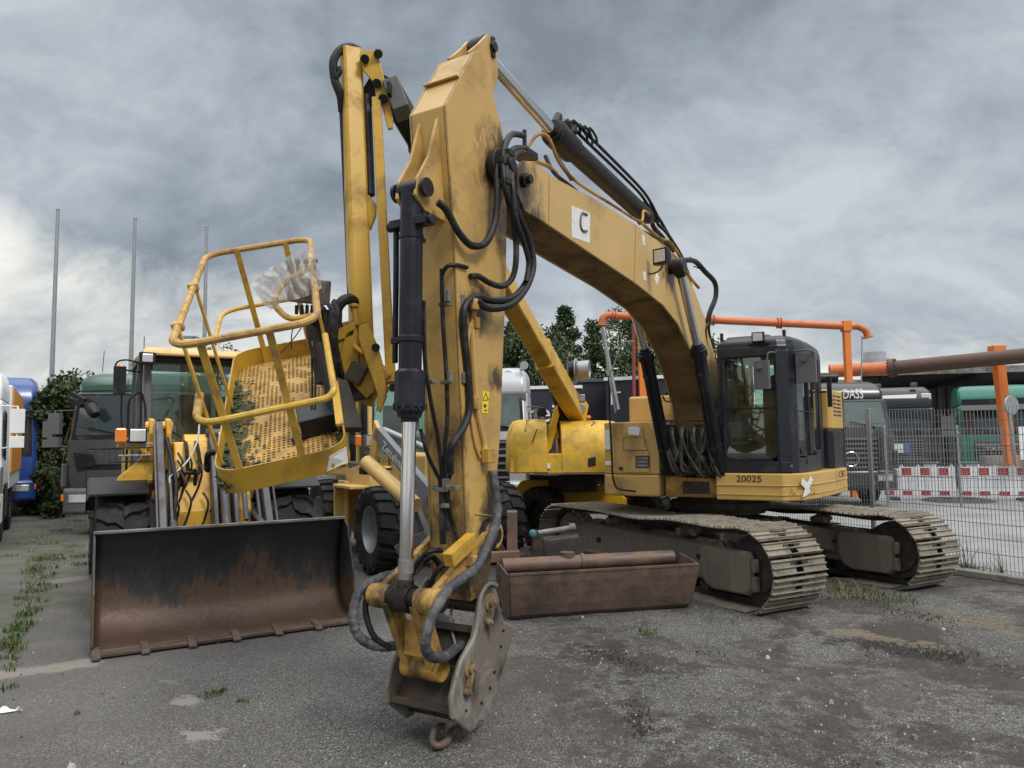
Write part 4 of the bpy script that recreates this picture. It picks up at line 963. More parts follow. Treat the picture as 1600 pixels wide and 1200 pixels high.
g=G(); g.ext([V((-1.20,1.555,1.48)),V((-1.26,1.50,1.48)),V((-1.26,1.50,2.60)),V((-1.20,1.555,2.60))],(.0,.015,0)); pe=g.build('perforated_edge','steel',ec)
g=G()
for k in range(24): g.box((-1.228,1.546,1.51+.045*k),(.03,.025,.018))
g.build('perforation','text',pe)
# exhaust and rear hood
g=G(); foot(g,[(-.46,-1.2),(-.46,.59),(-1.35,.59),(-1.35,-1.2)],2.0,2.42); g.build('rear_hood','yelside',ex,False,.03)
# ---- right hand storage box
RB=[(1.27,-.46),(1.27,-1.12),(1.18,-1.30),(1.0,-1.38),(-.5,-1.45),(-.5,-.46)]
RBb=[(x+.012 if x>1 else x,y*1.006) for x,y in RB]
g=G(); foot(g,RBb,1.14,1.435); lowb=g.build('step_box','yel',ex,False,.03,seg=3)
g=G(); g.loft([[V((x,y,1.44)) for x,y in RB],[V((x,y,1.80)) for x,y in RB],[V((x-.0,y-(.16 if y>-.5 else 0),2.16)) for x,y in RB]]); sb=g.build('storage_box','yel',ex,False,.02)
g=G(); g.ext([V((1.278,y,z)) for y,z in ((-.98,1.47),(-.60,1.47),(-.60,1.72),(-.66,1.86),(-.70,2.12),(-.98,2.12))],(.008,0,0)); hd=g.build('box_door','yel',sb,False,.005)
g=G(); 
for k in range(3): g.box((1.292,-.70,1.56+.05*k),(.004,.17,.035))
g.build('grille','steel',hd)
g=G(); g.box((1.288,-.70,1.61),(.004,.20,.17)); g.build('grille_recess','text',hd,False,.01)
g=G(); g.tube([V((1.288,-.97,1.77)),V((1.288,-.62,1.77)),V((1.288,-.66,1.90)),V((1.288,-.70,1.95)),V((1.288,-.97,1.95))],.006,5,closed=True); g.build('door_crease','yeldirty',hd)
g=G(); g.ext([V((1.288,y,z)) for y,z in ((-.90,1.99),(-.74,1.97),(-.72,2.07),(-.78,2.10),(-.89,2.09))],(.003,0,0)); g.build('torn_sticker','sticker',hd)
g=G(); g.ext([V((1.20,-1.292,z)) if k==0 else V((1.275,-1.135,z)) for k,z in ((0,1.56),(1,1.56),(1,1.62),(0,1.62))],(.002,-.002,0)); g.build('torn_sticker','sticker',sb)
g=G(); g.ext([V((1.205,-1.282,z)) if k==0 else V((1.255,-1.182,z)) for k,z in ((0,1.78),(1,1.78),(1,2.06),(0,2.06))],(.004,-.004,0)); g.build('torn_sticker','sticker',sb)
g=G(); g.box((1.283,-1.02,1.52),(.02,.05,.05)); g.build('box_latch','text',sb,False,.01)
g=G(); foot(g,[(.45,-.55),(.45,-1.22),(-.45,-1.28),(-.45,-.55)],2.16,2.56); g.build('tank_cover','yel',ex,False,.04,seg=3)
g=G(); g.tube([V((.5,-.6,2.56)),V((.5,-.6,2.62)),V((.42,-.66,2.62))],.014,6,3); g.build('tank_handle','black',ex,True)
# mirror pole and rail
g=G(); P=lambda a,b:SX(a,b,1.34)
g.tube(fillet([P(993,768),P(963,764),P(957,745),P(956,713),P(952,640),P(951,587)],.06),.014,7)
rl=g.build('handrail','black',ex,True)
g=G(); g.tube([P(951,590),P(942,510)],.013,7); g.tube([P(952,588),P(973,534)],.012,7); g.tube([P(951,586),P(962,645)],.012,7); g.tube([P(973,534),P(990,533)],.008,6); g.build('mirror_arm','galv',rl,True)
# rail over the hose area (bent bars)
g=G()
for k,(ya,yb) in enumerate(((-.40,-.12),(-.02,.28))):
    g.tube(fillet([V((1.42,ya,1.75)),V((1.42,ya,2.16)),V((1.42,yb,2.16)),V((1.42,yb,1.55))],.06),.013,7)
    g.tube(fillet([V((1.36,ya+.06,1.9)),V((1.36,ya+.06,2.10)),V((1.36,yb-.04,2.10)),V((1.36,yb-.04,1.95))],.05),.018,7)
g.tube(fillet([V((1.25,-.40,2.5)),V((1.25,-.36,2.42)),V((1.25,-.18,2.42))],.05),.013,7); g.tube(fillet([V((1.22,.05,2.32)),V((1.22,.08,2.40)),V((1.22,.26,2.42)),V((1.22,.28,2.50))],.04),.013,7)
g.build('hose_guard','darksteel',ex,True)
# ---- hoses between body and boom
r=random.Random(21); hb=None
g=G()
for k in range(24):
    y0=-.36+.62*r.random(); y1=max(-.38,min(.30,y0+r.uniform(-.16,.22))); x=1.20+.16*r.random()
    g.tube([V((.55,y0*.8,2.5+.4*r.random())),V((.9,y0,2.20+.1*r.random())),V((x+.05,y0,2.05)),V((x+.1,y0*.7+y1*.3,1.80)),V((x+.1,y1,1.52+.15*r.random())),V((x-.02,y1+.06,1.42+.1*r.random())),V((x-.2,y1+.1,1.55))],.021,7,5)
g.build('hose_bundle','dusthose',ex,True)
g=G()
for k in range(12):
    y0=-.40+.36*r.random(); g.tube([V((1.15,y0,2.15)),V((1.38,y0+.02,1.95)),V((1.36,y0+.05,1.7)),V((1.2,y0+.15*r.random(),1.5))],.017,7,4)
for k in range(7):
    q=.045*k; g.tube([V((.8,-.30+q*.4,3.1+.1*r.random())),V((.75,-.34+q*.5,2.8)),V((.8,-.26+q*.6,2.45)),V((1.0,-.2+q,2.15)),V((1.05,-.2+q,1.9))],.02,7,5)
g.build('hose_bundle','rub',ex,True)
g=G(); rr2=random.Random(5)
for k in range(16):
    c=V((1.16+.14*rr2.random(),-.38+.62*rr2.random(),1.48+.5*rr2.random())); g.box(c,(.08,.05+.06*rr2.random(),.06+.08*rr2.random())); g.cyl(c,c+V((.09,0,.02)),.018,n=8)
g.box((.80,-.05,1.70),(.3,.66,.55)); g.box((1.28,-.33,1.78),(.1,.12,.46)); g.box((1.33,-.28,1.98),(.08,.2,.06)); g.box((1.33,.12,1.98),(.08,.26,.06)); g.build('valve_block','tdark',ex,False,.008)
# frame cheek plates at the boom foot
g=G()
for y in(-.27,.245): g.ext([V((-.3,y,1.4)),V((.95,y,1.4)),V((.7,y,1.75)),V((.25,y,2.15)),V((-.05,y,2.1))],(0,.025,0))
g.build('boom_foot_bracket','yeldirty',ex,False,.006)
g=G(); foot(g,[(-.45,.33),(-.45,-.45),(-.5,-.45),(-.5,.33)],1.4,2.3); g.build('firewall','tdark',ex)
# ================================================================ undercarriage
TF=frame((0,0,0),(.479,-.878)); TL=EX.to_3x3().inverted()@TF.to_3x3(); TX=TL.to_4x4()@Matrix.Diagonal((1.05,1.03,.93,1))   # track frame -> machine local
def trackpath():
    P=[]; ri=.435; rs=.41
    ci=V((1.83,0,.475)); cs=V((-1.80,0,.49))
    P.append(V((-1.45,0,.055)))
    for i in range(14): P.append(V((-1.45+2.95*(i+1)/15,0,.055)))
    P.append(V((1.5,0,.055)))
    for i in range(10): a=R_(-68+i*(158/9)); P.append(ci+V((math.cos(a),0,math.sin(a)))*ri)
    P.append(V((1.5,0,.885))); P.append(V((.75,0,.905))); P.append(V((.1,0,.865))); P.append(V((-.75,0,.90))); P.append(V((-1.45,0,.90)))
    for i in range(10): a=R_(92+i*(155/9)); P.append(cs+V((math.cos(a),0,math.sin(a)))*rs)
    return catmull(P,8,True)
TPth=trackpath()
def resample(P,n):
    P=P+[P[0]]; L_=[0]
    for a,b in zip(P,P[1:]): L_.append(L_[-1]+(b-a).length)
    out=[]; j=0
    for i in range(n):
        s=L_[-1]*i/n
        while L_[j+1]<s: j+=1
        out.append(P[j].lerp(P[j+1],(s-L_[j])/max(1e-9,L_[j+1]-L_[j])))
    return out,L_[-1]
NS=54; RS,LEN=resample(TPth,NS*2); pitch=LEN/NS
for y in(-1.22,1.22):
    g=G(TX@T(0,y,0)); g2=G(TX@T(0,y,0)); rj=random.Random(int(y*10)+50)
    for i in range(NS):
        a=RS[2*i-1]; c=RS[2*i]; b=RS[(2*i+1)%(2*NS)]; t=(b-a).normalized(); nr=V((t.z,0,-t.x)); w=.40
        pr=[(-.49,.0),(-.49,.012),(-.47,.016),(-.44,.040),(-.40,.040),(-.37,.014),(-.06,.012),(-.035,.034),(.035,.034),(.06,.012),(.33,.014),(.37,.036),(.42,.036),(.45,.014),(.49,.010),(.49,.0)]
        P0=c+nr*.055+t*rj.uniform(-.002,.002)
        def pp(s,h,yy): q=P0+t*(s*pitch)+nr*h; return V((q.x,yy,q.z))
        for ya,yb in ((-w,-.055),(.055,w)):
            g.ext([pp(s,h,ya) for s,h in pr],(0,yb-ya,0))
        # middle web leaves the two mud holes open
        g.ext([pp(s,h,-.055) for s,h in pr[:6]]+[pp(-.37,0,-.055)],(0,.11,0)); g.ext([pp(.28,0,-.055),pp(.28,.014,-.055)]+[pp(s,h,-.055) for s,h in pr[10:]],(0,.11,0)); g.ext([pp(-.06,0,-.055),pp(-.035,.034,-.055),pp(.035,.034,-.055),pp(.06,0,-.055)],(0,.11,0))
        for yy in(-.09,.09):
            g2.ext([pp(-.56,0,yy-.018),pp(-.50,-.085,yy-.018),pp(.42,-.085,yy-.018),pp(.54,-.0,yy-.018)],(0,.036,0))
        q=P0-nr*.05; g2.cyl(V((q.x,-.10,q.z)),V((q.x,.10,q.z)),.028,n=8)
        for yy in(-.11,-.07,.07,.11): q=P0+t*(.2*pitch)+nr*.018; g2.cyl(V((q.x,yy,q.z)),V((q.x,yy,q.z))+nr*.012,.012,n=6)
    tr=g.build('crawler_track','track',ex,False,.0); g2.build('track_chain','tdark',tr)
    out=-1 if y<0 else 1
    for face in (1,):
        g=G(TX@T(0,y,0))
        for s in(-1,1):
            g.loft([[V((x,s*.16,z)) for x,z in ((-1.55,.30),(-1.62,.62),(-1.30,.70),(1.25,.66),(1.32,.58),(1.32,.26),(-1.3,.24))],[V((x,s*.02,z)) for x,z in ((-1.55,.30),(-1.62,.66),(-1.30,.78),(1.25,.72),(1.32,.62),(1.32,.26),(-1.3,.24))]])
        g.box((0,0,.24),(2.9,.40,.03)); g.box((0,-.19,.27),(2.7,.05,.06)); g.box((0,.19,.27),(2.7,.05,.06))
        tf=g.build('track_frame','tframe',ex,False,.015)
    g=G(TX@T(0,y,0))
    for sgn in (-1,1):
        for x in(-.95,-.05,.8):
            g.ext([V((x-.12+.03*0,sgn*.10,.765)),V((x+.10,sgn*.10,.755)),V((x+.14,sgn*.135,.735)),V((x-.08,sgn*.135,.745))],(0,0,.006)) if False else None
            q=[V((x+.12*math.cos(a)*1.0,sgn*(.095+.03*math.sin(a)),.0)) for a in [k*.628 for k in range(10)]]
            for p in q: p.z=.70+(.16-abs(p.y))*.42+.012-(.02 if x>0 else 0)*x
            g.ext(q,(0,0,.008))
        g.box((-1.02,sgn*.167,.47),(.075,.02,.075)); g.box((1.0,sgn*.167,.5),(.05,.02,.05))
    g.build('frame_opening','text',tf)
    g=G(TX@T(0,y,0))
    for sgn in(-1,1):
        g.loft([[V((x,sgn*.19,z)) for x,z in ((1.14,.17),(1.08,.30),(1.08,.66),(1.14,.70),(1.86,.68),(1.90,.62),(1.90,.20),(1.82,.14),(1.3,.12))],[V((x,sgn*.255,z)) for x,z in ((1.20,.20),(1.12,.33),(1.12,.62),(1.18,.66),(1.84,.64),(1.87,.60),(1.87,.24),(1.80,.17),(1.32,.15))]])
        g.box((1.92,sgn*.21,.52),(.06,.07,.16)); g.box((1.92,sgn*.21,.30),(.06,.07,.18))
    g.build('idler_guard','tframe',ex,False,.015)
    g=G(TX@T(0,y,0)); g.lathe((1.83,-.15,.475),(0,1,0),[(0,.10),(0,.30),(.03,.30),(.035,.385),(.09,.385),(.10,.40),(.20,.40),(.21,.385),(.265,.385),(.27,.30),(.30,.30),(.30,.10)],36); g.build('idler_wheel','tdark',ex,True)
    g=G(TX@T(0,y,0)); g.lathe((-1.80,-.19,.49),(0,1,0),[(0,.12),(0,.22),(.05,.235),(.06,.33),(.32,.33),(.33,.235),(.38,.22),(.38,.12)],36)
    for k in range(23):
        a=k*6.2832/23; c=V((-1.80+.345*math.cos(a),0,.49+.345*math.sin(a))); g.box(c,(.06,.05,.05),Matrix.Rotation(-a,3,'Y'))
    for k in range(20):
        a=k*6.2832/20; c=V((-1.80+.19*math.cos(a),-.20,.49+.19*math.sin(a))); g.cyl(c,c+V((0,.40,0)),.014,n=6)
    g.build('drive_sprocket','tframe',ex,True)
    for k in range(8):
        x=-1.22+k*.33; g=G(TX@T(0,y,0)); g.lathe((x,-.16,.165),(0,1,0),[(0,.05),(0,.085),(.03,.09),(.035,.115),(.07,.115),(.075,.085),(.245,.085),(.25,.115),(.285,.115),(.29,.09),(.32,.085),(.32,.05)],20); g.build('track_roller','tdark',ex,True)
    for x in(-.75,.70):
        g=G(TX@T(0,y,0)); g.lathe((x,-.20,.80),(0,1,0),[(0,.03),(0,.05),(.10,.06),(.11,.075),(.16,.075),(.17,.06),(.23,.06),(.24,.075),(.29,.075),(.30,.06),(.34,.05)],18); g.box((x,.0,.74),(.12,.10,.10)); g.build('carrier_roller','tframe',ex,True)
g=G(TX); g.box((0,0,.66),(1.0,1.3,.36)); 
for sx in(-1,1):
    for sy in(-1,1): g.loft([[V((sx*.25,sy*.4,z)) for z in (.5,.84)]+[V((sx*.55,sy*.4,z)) for z in (.84,.5)],[V((sx*.6,sy*1.08,z)) for z in (.34,.66)]+[V((sx*1.0,sy*1.08,z)) for z in (.66,.34)]])
g.build('centre_frame','tframe',ex,False,.02)
# ================================================================ boom lift with tilted basket
LO=V((.85,13.4,0)); LR=root('boom_lift',T(*LO),'deep yellow articulated boom lift on wheels, its railed basket hanging tilted','boom lift')
LI=T(*(-LO))
def W(u,v,Y): return atY(u,v,Y)
def GL(): return G(LI)
# basket frame: width a, length b, height c
bo=W(343,778,4.62); e1=V((.9627,.1770,.2045)); e2=V((-.2562,.8393,.4794)); e3=V((-.0868,-.5140,.8534))
BX=LI@Matrix(((e1.x,e2.x,e3.x,bo.x),(e1.y,e2.y,e3.y,bo.y),(e1.z,e2.z,e3.z,bo.z),(0,0,0,1)))
def GB(): return G(BX)
Wd,Ln,Ht=.82,2.02,1.02
def rrect(x0,x1,y0,y1,r,z,k=5):
    o=[]
    for cx_,cy_,a0 in ((x1-r,y0+r,-90),(x1-r,y1-r,0),(x0+r,y1-r,90),(x0+r,y0+r,180)):
        for j in range(k+1): a=R_(a0+90*j/k); o.append(V((cx_+r*math.cos(a),cy_+r*math.sin(a),z)))
    return o
bk=GB(); a=rrect(0,Wd,0,Ln,.16,0); b=rrect(0,Wd,0,Ln,.16,.17); bi=rrect(.012,Wd-.012,.012,Ln-.012,.15,.17); ai=rrect(.012,Wd-.012,.012,Ln-.012,.15,0.0)
bk.loft([a,b,bi,ai,a],False)
basket=bk.build('basket','lift',LR,True)
def floor_mat():
    m=bpy.data.materials.new('perforated floor plate'); m.use_nodes=True; nt=m.node_tree; N=nt.nodes; L=nt.links; b=N['Principled BSDF']
    tcn=N.new('ShaderNodeTexCoord')
    n=N.new('ShaderNodeTexNoise'); n.inputs['Scale'].default_value=9; n.inputs['Detail'].default_value=9; n.inputs['Roughness'].default_value=.7; L.new(tcn.outputs['Object'],n.inputs[0])
    r=N.new('ShaderNodeValToRGB'); L.new(n.outputs[0],r.inputs[0]); e=r.color_ramp.elements
    ss=[(.3,(.20,.115,.035)),(.45,(.40,.245,.07)),(.58,(.55,.34,.10)),(.72,(.44,.32,.17))]
    while len(e)<4: e.new(.5)
    for i,(p,c) in enumerate(ss): e[i].position=p; e[i].color=(*c,1)
    L.new(r.outputs[0],b.inputs['Base Color']); b.inputs['Roughness'].default_value=.75
    bp=N.new('ShaderNodeBump'); bp.inputs['Strength'].default_value=.6; bp.inputs['Distance'].default_value=.01; L.new(n.outputs[0],bp.inputs['Height']); L.new(bp.outputs[0],b.inputs['Normal'])
    return m
M['floor']=floor_mat()
g=GB(); nx,ny=24,58; x0,x1,y0,y1=.02,Wd-.02,.02,Ln-.02; dx=(x1-x0)/nx; dy=(y1-y0)/ny
for i in range(nx):
    for j in range(ny):
        xa=x0+i*dx; ya=y0+j*dy; cxx=xa+dx/2; cyy=ya+dy/2
        o=[(xa,ya),(xa+dx,ya),(xa+dx,ya+dy),(xa,ya+dy)]; s=.30; inn=[(cxx-dx*s,cyy-dy*s),(cxx+dx*s,cyy-dy*s),(cxx+dx*s,cyy+dy*s),(cxx-dx*s,cyy+dy*s)]
        solid=(noise.noise(V((xa*7,ya*7,3)))>.16)
        if solid: g.f([g.v((*p,.03)) for p in o])
        else:
            ov=[g.v((*p,.03)) for p in o]; iv=[g.v((*p,.03)) for p in inn]; lv=[g.v((*p,.018)) for p in inn]
            for k in range(4): g.f([ov[k],ov[(k+1)%4],iv[(k+1)%4],iv[k]]); g.f([iv[k],iv[(k+1)%4],lv[(k+1)%4],lv[k]])
bmesh.ops.remove_doubles(g.bm,verts=g.bm.verts,dist=.0005)
g.build('basket_floor','floor',basket)
g=GB(); g.box((Wd/2,Ln/2,.005),(Wd-.06,Ln-.06,.006)); 
for k in range(6): g.box((Wd/2,.2+k*.32,-.02),(Wd-.05,.04,.04))
g.build('floor_frame','lift',basket)
g=GB(); r=random.Random(8)
for i in range(520):
    x=abs(r.gauss(.03,.06)) if r.random()<.8 else abs(r.gauss(.03,.12)); y=r.uniform(.04,1.6) if r.random()<.6 else r.uniform(.02,.5); 
    if r.random()<.12: x=Wd-.04-abs(r.gauss(0,.04)); y=r.uniform(.1,1.8)
    z=.035+r.random()*.04*max(0,1-x*5); a=r.random()*6.28; s=r.uniform(.018,.05); d=V((math.cos(a),math.sin(a),r.uniform(-.3,.5)))*s; n_=V((-d.y,d.x,r.uniform(-.01,.01)))*.42; c=V((max(.02,x),y,z+.01))
    v=[g.v(c-d),g.v(c-n_),g.v(c+d*.2-n_),g.v(c+d),g.v(c+d*.2+n_),g.v(c+n_)]; g.f(v)
M['leaf']=leafmat('wilted leaves',(.020,.032,.014),(.07,.09,.04)); lv=g.build('fallen_leaves','leaf',LR); tag(lv,kind='stuff')
# rails
g=GB(); q=rrect(0,Wd,0,Ln,.14,Ht,6); g.tube(q,.023,9,closed=True); top=g.build('top_rail','railold',basket,True)
g=GB(); q=fillet([(Wd,.55,Ht-.3),(Wd,.02,.55),(Wd-.05,0,.52),(0,0,.52),(0,.35,.56)],.14,6); g.tube(q,.021,9); g.build('middle_rail','rail',basket,True)
g=GB(); q=fillet([(0,1.35,.55),(0,Ln,.54),(Wd*.9,Ln,.54)],.18,6); g.tube(q,.018,8); g.build('middle_rail','rail',basket,True)
for (x,y) in ((.16,0),(.54,0),(0,.28),(0,1.15),(.24,Ln),(.62,Ln)):
    g=GB(); n_=V((1,0,0)) if y in(0,Ln) else V((0,1,0)); yy=y+(.014 if y==0 else -.014 if y==Ln else 0); xx=x+(.014 if x==0 else 0)
    up=(1,0,0) if y in (0,Ln) else (0,1,0)
    g.bar((xx,yy,.03),(xx,yy,Ht),.044,.018,up=(0,1,0) if y in(0,Ln) else (1,0,0)); g.build('rail_post','rail',basket,False,.004)
g=GB(); 
for y in (.62,1.30): g.bar((Wd-.01,y,.0),(Wd-.01,y,Ht),.05,.02,up=(1,0,0))
g.bar((Wd-.015,.05,.3),(Wd-.015,.9,.3),.05,.02,up=(0,0,1)); g.build('side_post','rail',basket,False,.004)
g=GB(); q=fillet([(Wd,1.75,Ht),(Wd-.02,1.05,Ht+.02),(Wd-.22,.95,Ht-.02),(Wd-.30,.78,Ht-.10),(Wd-.20,.55,Ht-.16),(Wd,.45,Ht-.12)],.14,6); g.tube(q,.021,9); g.build('control_guard','rail',basket,True)
# hand grip sleeve on left mid rail end
g=GB(); g.tube([(0,.10,.525),(0,.34,.56)],.027,10); g.build('grip_sleeve','railold',basket,True)
g=GB(); 
for y in(.35,1.15): g.box((.0,y,Ht-.0),(.07,.05,.06)); 
g.build('gate_hinge','railold',basket,True,.01)
# control box, floor box
g=GL(); P1=W(475,452,5.0); g.box(P1+V((.02,.06,.0)),(.26,.16,.17),Matrix.Rotation(.12,3,'Y')@Matrix.Rotation(.2,3,'X')); cb=g.build('control_box','steel',basket,False,.012)
g=GL(); 
for k in range(4): c=P1+V((-.09+.06*k,-.06,.11)); g.cyl(c,c+V((0,0,.06)),.010); g.lathe(c+V((0,0,.05)),(0,0,1),[(0,.012),(.02,.02),(.035,.012)],10)
for k in range(5): c=P1+V((-.02+.035*k,-.1,-.13)); g.cyl(c,c+V((0,0,-.06)),.012)
g.build('joystick','black',cb,True)
g=GB(); g.box((Wd-.18,.62,.10),(.26,.30,.14),Matrix.Rotation(.1,3,'Z')); g.box((Wd-.32,.45,.06),(.10,.05,.03),Matrix.Rotation(.5,3,'Z')); g.build('foot_switch_box','black',basket,False,.008)
g=GB(); g.ext([(Wd-.16,-.003,.02),(Wd-.02,.04,.03),(Wd-.01,.06,.13),(Wd-.12,.0,.12)],(.002,-.004,0)); g.build('worn_sticker','sticker',basket)
# mounting bracket between basket and arm (dark rotator, yellow plates)
g=GL()
def pl(pts,Y,th,mi=None,dY=0): g.ext([W(a,b,Y) for a,b in pts],(0,th,0),mi)
pl([(486,533),(488,545),(552,525),(556,512),(552,503)],5.3,.03); pl([(500,513),(502,525),(548,512),(548,500)],5.62,.03)
pl([(560,510),(574,505),(590,540),(597,565),(598,580),(601,588),(604,620),(594,645),(588,640),(590,618),(560,530)],5.25,.03)
pl([(576,508),(592,545),(596,570),(604,588),(607,612),(598,620),(566,520)],5.55,.025)
g.bar(W(532,540,5.42),W(596,606,5.42),.20,.25); g.bar(W(530,590,5.42),W(590,612,5.42),.12,.24)
g.ext([W(553,535,5.22),W(566,548,5.22),W(566,555,5.22),W(548,540,5.22)],(0,.3,0)); 
g.cyl(W(553,478,5.35),W(557,510,5.35),.022); g.lathe(W(553,479,5.35),(0,0,1),[(-.01,.035),(.02,.035)],12); g.lathe(W(556,508,5.35),(0,0,1),[(-.01,.035),(.02,.035)],12)
g.ext([W(540,520,5.3),W(556,512,5.3),W(560,530,5.3),W(562,600,5.3),W(536,590,5.3),W(530,560,5.3)],(0,.22,0))
br=g.build('basket_bracket','lift',LR,False,.008)
g=GL(); g.bar(W(505,500,5.45),W(524,600,5.4),.30,.12); g.bar(W(514,560,5.35),W(548,672,5.0),.16,.06); g.bar(W(530,604,5.38),W(580,600,5.38),.10,.22); g.cyl(W(504,535,5.2),W(520,620,5.2),.05); g.cyl(W(500,480,5.3),W(514,560,5.3),.035)
g.bar(W(552,598,5.33),W(566,570,5.33),.18,.12)
g.build('rotator','tdark',br,False,.01)
g=GL(); r=random.Random(17)
for k in range(9):
    x=502+r.uniform(0,22); g.tube([W(x,470+r.uniform(0,20),5.2),W(x+6,490,5.15),W(x-6+r.uniform(0,14),530,5.15),W(x+r.uniform(-4,12),575,5.2),W(x+14,610,5.3)],.014,6,5)
g.tube([W(522,500,5.3),W(528,480,5.3),W(540,468,5.32),W(552,470,5.4),W(556,485,5.45)],.04,9,5); g.tube([W(530,505,5.3),W(530,480,5.3),W(520,470,5.3)],.02,8,4)
g.tube([W(480,470,5.1),W(476,500,5.1),W(462,525,4.95),W(438,552,4.9)],.004,5,5); g.tube([W(455,545,4.95),W(456,520,4.95),W(462,505,4.95)],.004,5,4)
for dx_ in(0,5): g.tube([W(487+dx_,560,5.05),W(488+dx_,600,5.0),W(487+dx_,640,4.9)],.008,5,4)
g.box(W(503,497,5.25),(.14,.12,.10)); g.cyl(W(587,543,5.2),W(587,543,5.27),.03); g.cyl(W(613,606,5.2),W(613,606,5.35),.028)
g.build('cable','rub',br,True)
# vertical jib arm
g=GL(); A=W(548,82,5.75); B=W(566,560,5.45); ax=(B-A).normalized(); 
def boxbeam(g,A,B,w,h,side=V((.96,.28,0)),chf=.02):
    ax=(B-A).normalized(); s=(side-ax*side.dot(ax)).normalized(); t=ax.cross(s)
    def rg(c): return [c+s*x+t*y for x,y in ((-w/2+chf,-h/2),(w/2-chf,-h/2),(w/2,-h/2+chf),(w/2,h/2-chf),(w/2-chf,h/2),(-w/2+chf,h/2),(-w/2,h/2-chf),(-w/2,-h/2+chf))]
    g.loft([rg(A),rg(B)]); return s,t
s_,t_=boxbeam(g,A,B,.155,.17,side=V((.90,.43,0))); jib=g.build('jib_arm','lift',LR,False,.004)
g=GL(); 
for (u0,v0,u1,v1) in ((588,152,611,598),):
    g.bar(W(u0,v0,5.6),W(u1,v1,5.35),.07,.035,up=(0,1,0))
lev=g.build('levelling_rod','lift',LR,False,.006)
g=GL(); pl([(567,300),(577,305),(587,318),(587,335),(578,358),(570,352)],5.55,.05); g.build('gusset_plate','lift',jib,False,.006)
g=GL(); g.tube([W(535,175,5.7),W(541,300,5.65),W(546,420,5.6),W(548,470,5.5)],.026,8,4); g.tube([W(573,150,5.7),W(577,240,5.65),W(579,305,5.6)],.035,8,3)
g.tube([W(562,80,5.75),W(548,74,5.72),W(532,78,5.68),W(521,96,5.64),W(523,125,5.64),W(532,150,5.66),W(535,175,5.7)],.034,9,6); g.tube([W(525,122,5.62),W(531,112,5.62),W(530,105,5.62)],.02,7,4)
g.build('cable_hose','rub',jib,True)
# knuckle
g=GL()
for Y in (5.62,5.90): pl([(561,84),(566,79),(588,78),(592,92),(608,150),(614,185),(613,200),(606,202),(592,150),(588,165),(585,130),(566,108)],Y,.03)
pl([(565,82),(588,79),(592,95),(570,100)],5.66,.22)
kn=g.build('knuckle','lift',LR,False,.006)
g=GL(); 
for (a,b) in ((570,92),(591,84),(589,130),(598,154)): g.cyl(W(a,b,5.58),W(a,b,5.98),.035); 
g.box(W(612,150,5.66),(.03,.30,.10)); g.bar(W(576,160,5.8),W(600,120,5.8),.1,.16); g.build('pivot_pin','grease',kn,True,.004)
g=GL(); g.bar(W(612,132,5.7),W(630,178,5.7),.13,.24,up=(0,1,0)); g.build('cover_box','greypl',kn,False,.01)
# main boom
PA=W(903,648,13.2); PBm=W(592,112,5.95)
def onb(t): return PA.lerp(PBm,t)
g=GL(); boxbeam(g,PA,onb(.30),.26,.46); 
mb=g.build('main_boom','lift',LR,False,.006)
g=GL(); boxbeam(g,onb(.28),onb(.80),.235,.38); g.build('boom_section','lift',mb,False,.006)
g=GL(); boxbeam(g,onb(.78),onb(.90),.20,.30); boxbeam(g,onb(.90),onb(.975),.18,.22); g.build('boom_tip','grease',mb,False,.006)
g=GL(); 
for t in(.31,.795): 
    c=onb(t); d=(PBm-PA).normalized(); boxbeam(g,c-d*.04,c+d*.04,.285 if t<.5 else .26,.49 if t<.5 else .41)
g.build('boom_collar','lift',mb,False,.006)
g=GL(); d=(PBm-PA).normalized(); sd_=V((.96,.28,0)); tt=d.cross((sd_-d*sd_.dot(d)).normalized()); tt=tt if tt.z>0 else -tt
g.tube([onb(.95)+tt*.14,onb(.9)+tt*.2,onb(.83)+tt*.24+sd_*.05,onb(.78)+tt*.26],.03,7,4); 
for k in range(3): g.tube([onb(.9)-tt*.1+sd_*.05*k,onb(.86)-tt*.22,onb(.82)-tt*.2],.02,6,4)
g.tube([onb(.80)+tt*.24,onb(.55)+tt*.25,onb(.3)+tt*.28],.02,6,2); g.build('boom_cable','rub',mb,True)
c=W(893,578,12.6); g=GL(); g.tube([c+V((-.07,0,0)),c+V((-.06,0,0))],.20,22); g.cyl(c+V((-.06,0,0)),c+V((.06,0,0)),.15,n=22); g.tube([c+V((.06,0,0)),c+V((.07,0,0))],.20,22); g.build('hose_reel','black',mb,True)
g=GL(); g.lathe(c+V((.07,0,0)),(1,-.25,0),[(0,.20),(.02,.20),(.05,.15),(.22,.16),(.24,.165),(.24,.14),(.12,.12)],24); g.build('reel_drum','galv',mb,True)
# lift cylinder
g=GL(); g.cyl(W(888,715,13.0),W(874,640,12.8),.13); g.cyl(W(874,640,12.8),W(864,610,12.7),.06); g.build('lift_cylinder','black',LR,True)
# supports
for (pts,Y) in (([(857,672),(866,640),(871,632),(874,648),(862,700),(850,716)],12.5),([(888,678),(905,640),(915,626),(920,634),(914,660),(902,700),(886,716)],12.9)):
    g=GL(); g.ext([W(a,b,Y) for a,b in pts],(0,.12,0)); g.build('boom_support','liftbright',LR,False,.012)
g=GL(); g.lathe(W(908,638,12.75),(0,1,0),[(0,.09),(.5,.09)],20); g.box(W(908,622,12.9),(.12,.2,.12)); g.build('boom_pivot','galv',LR,True,.01)
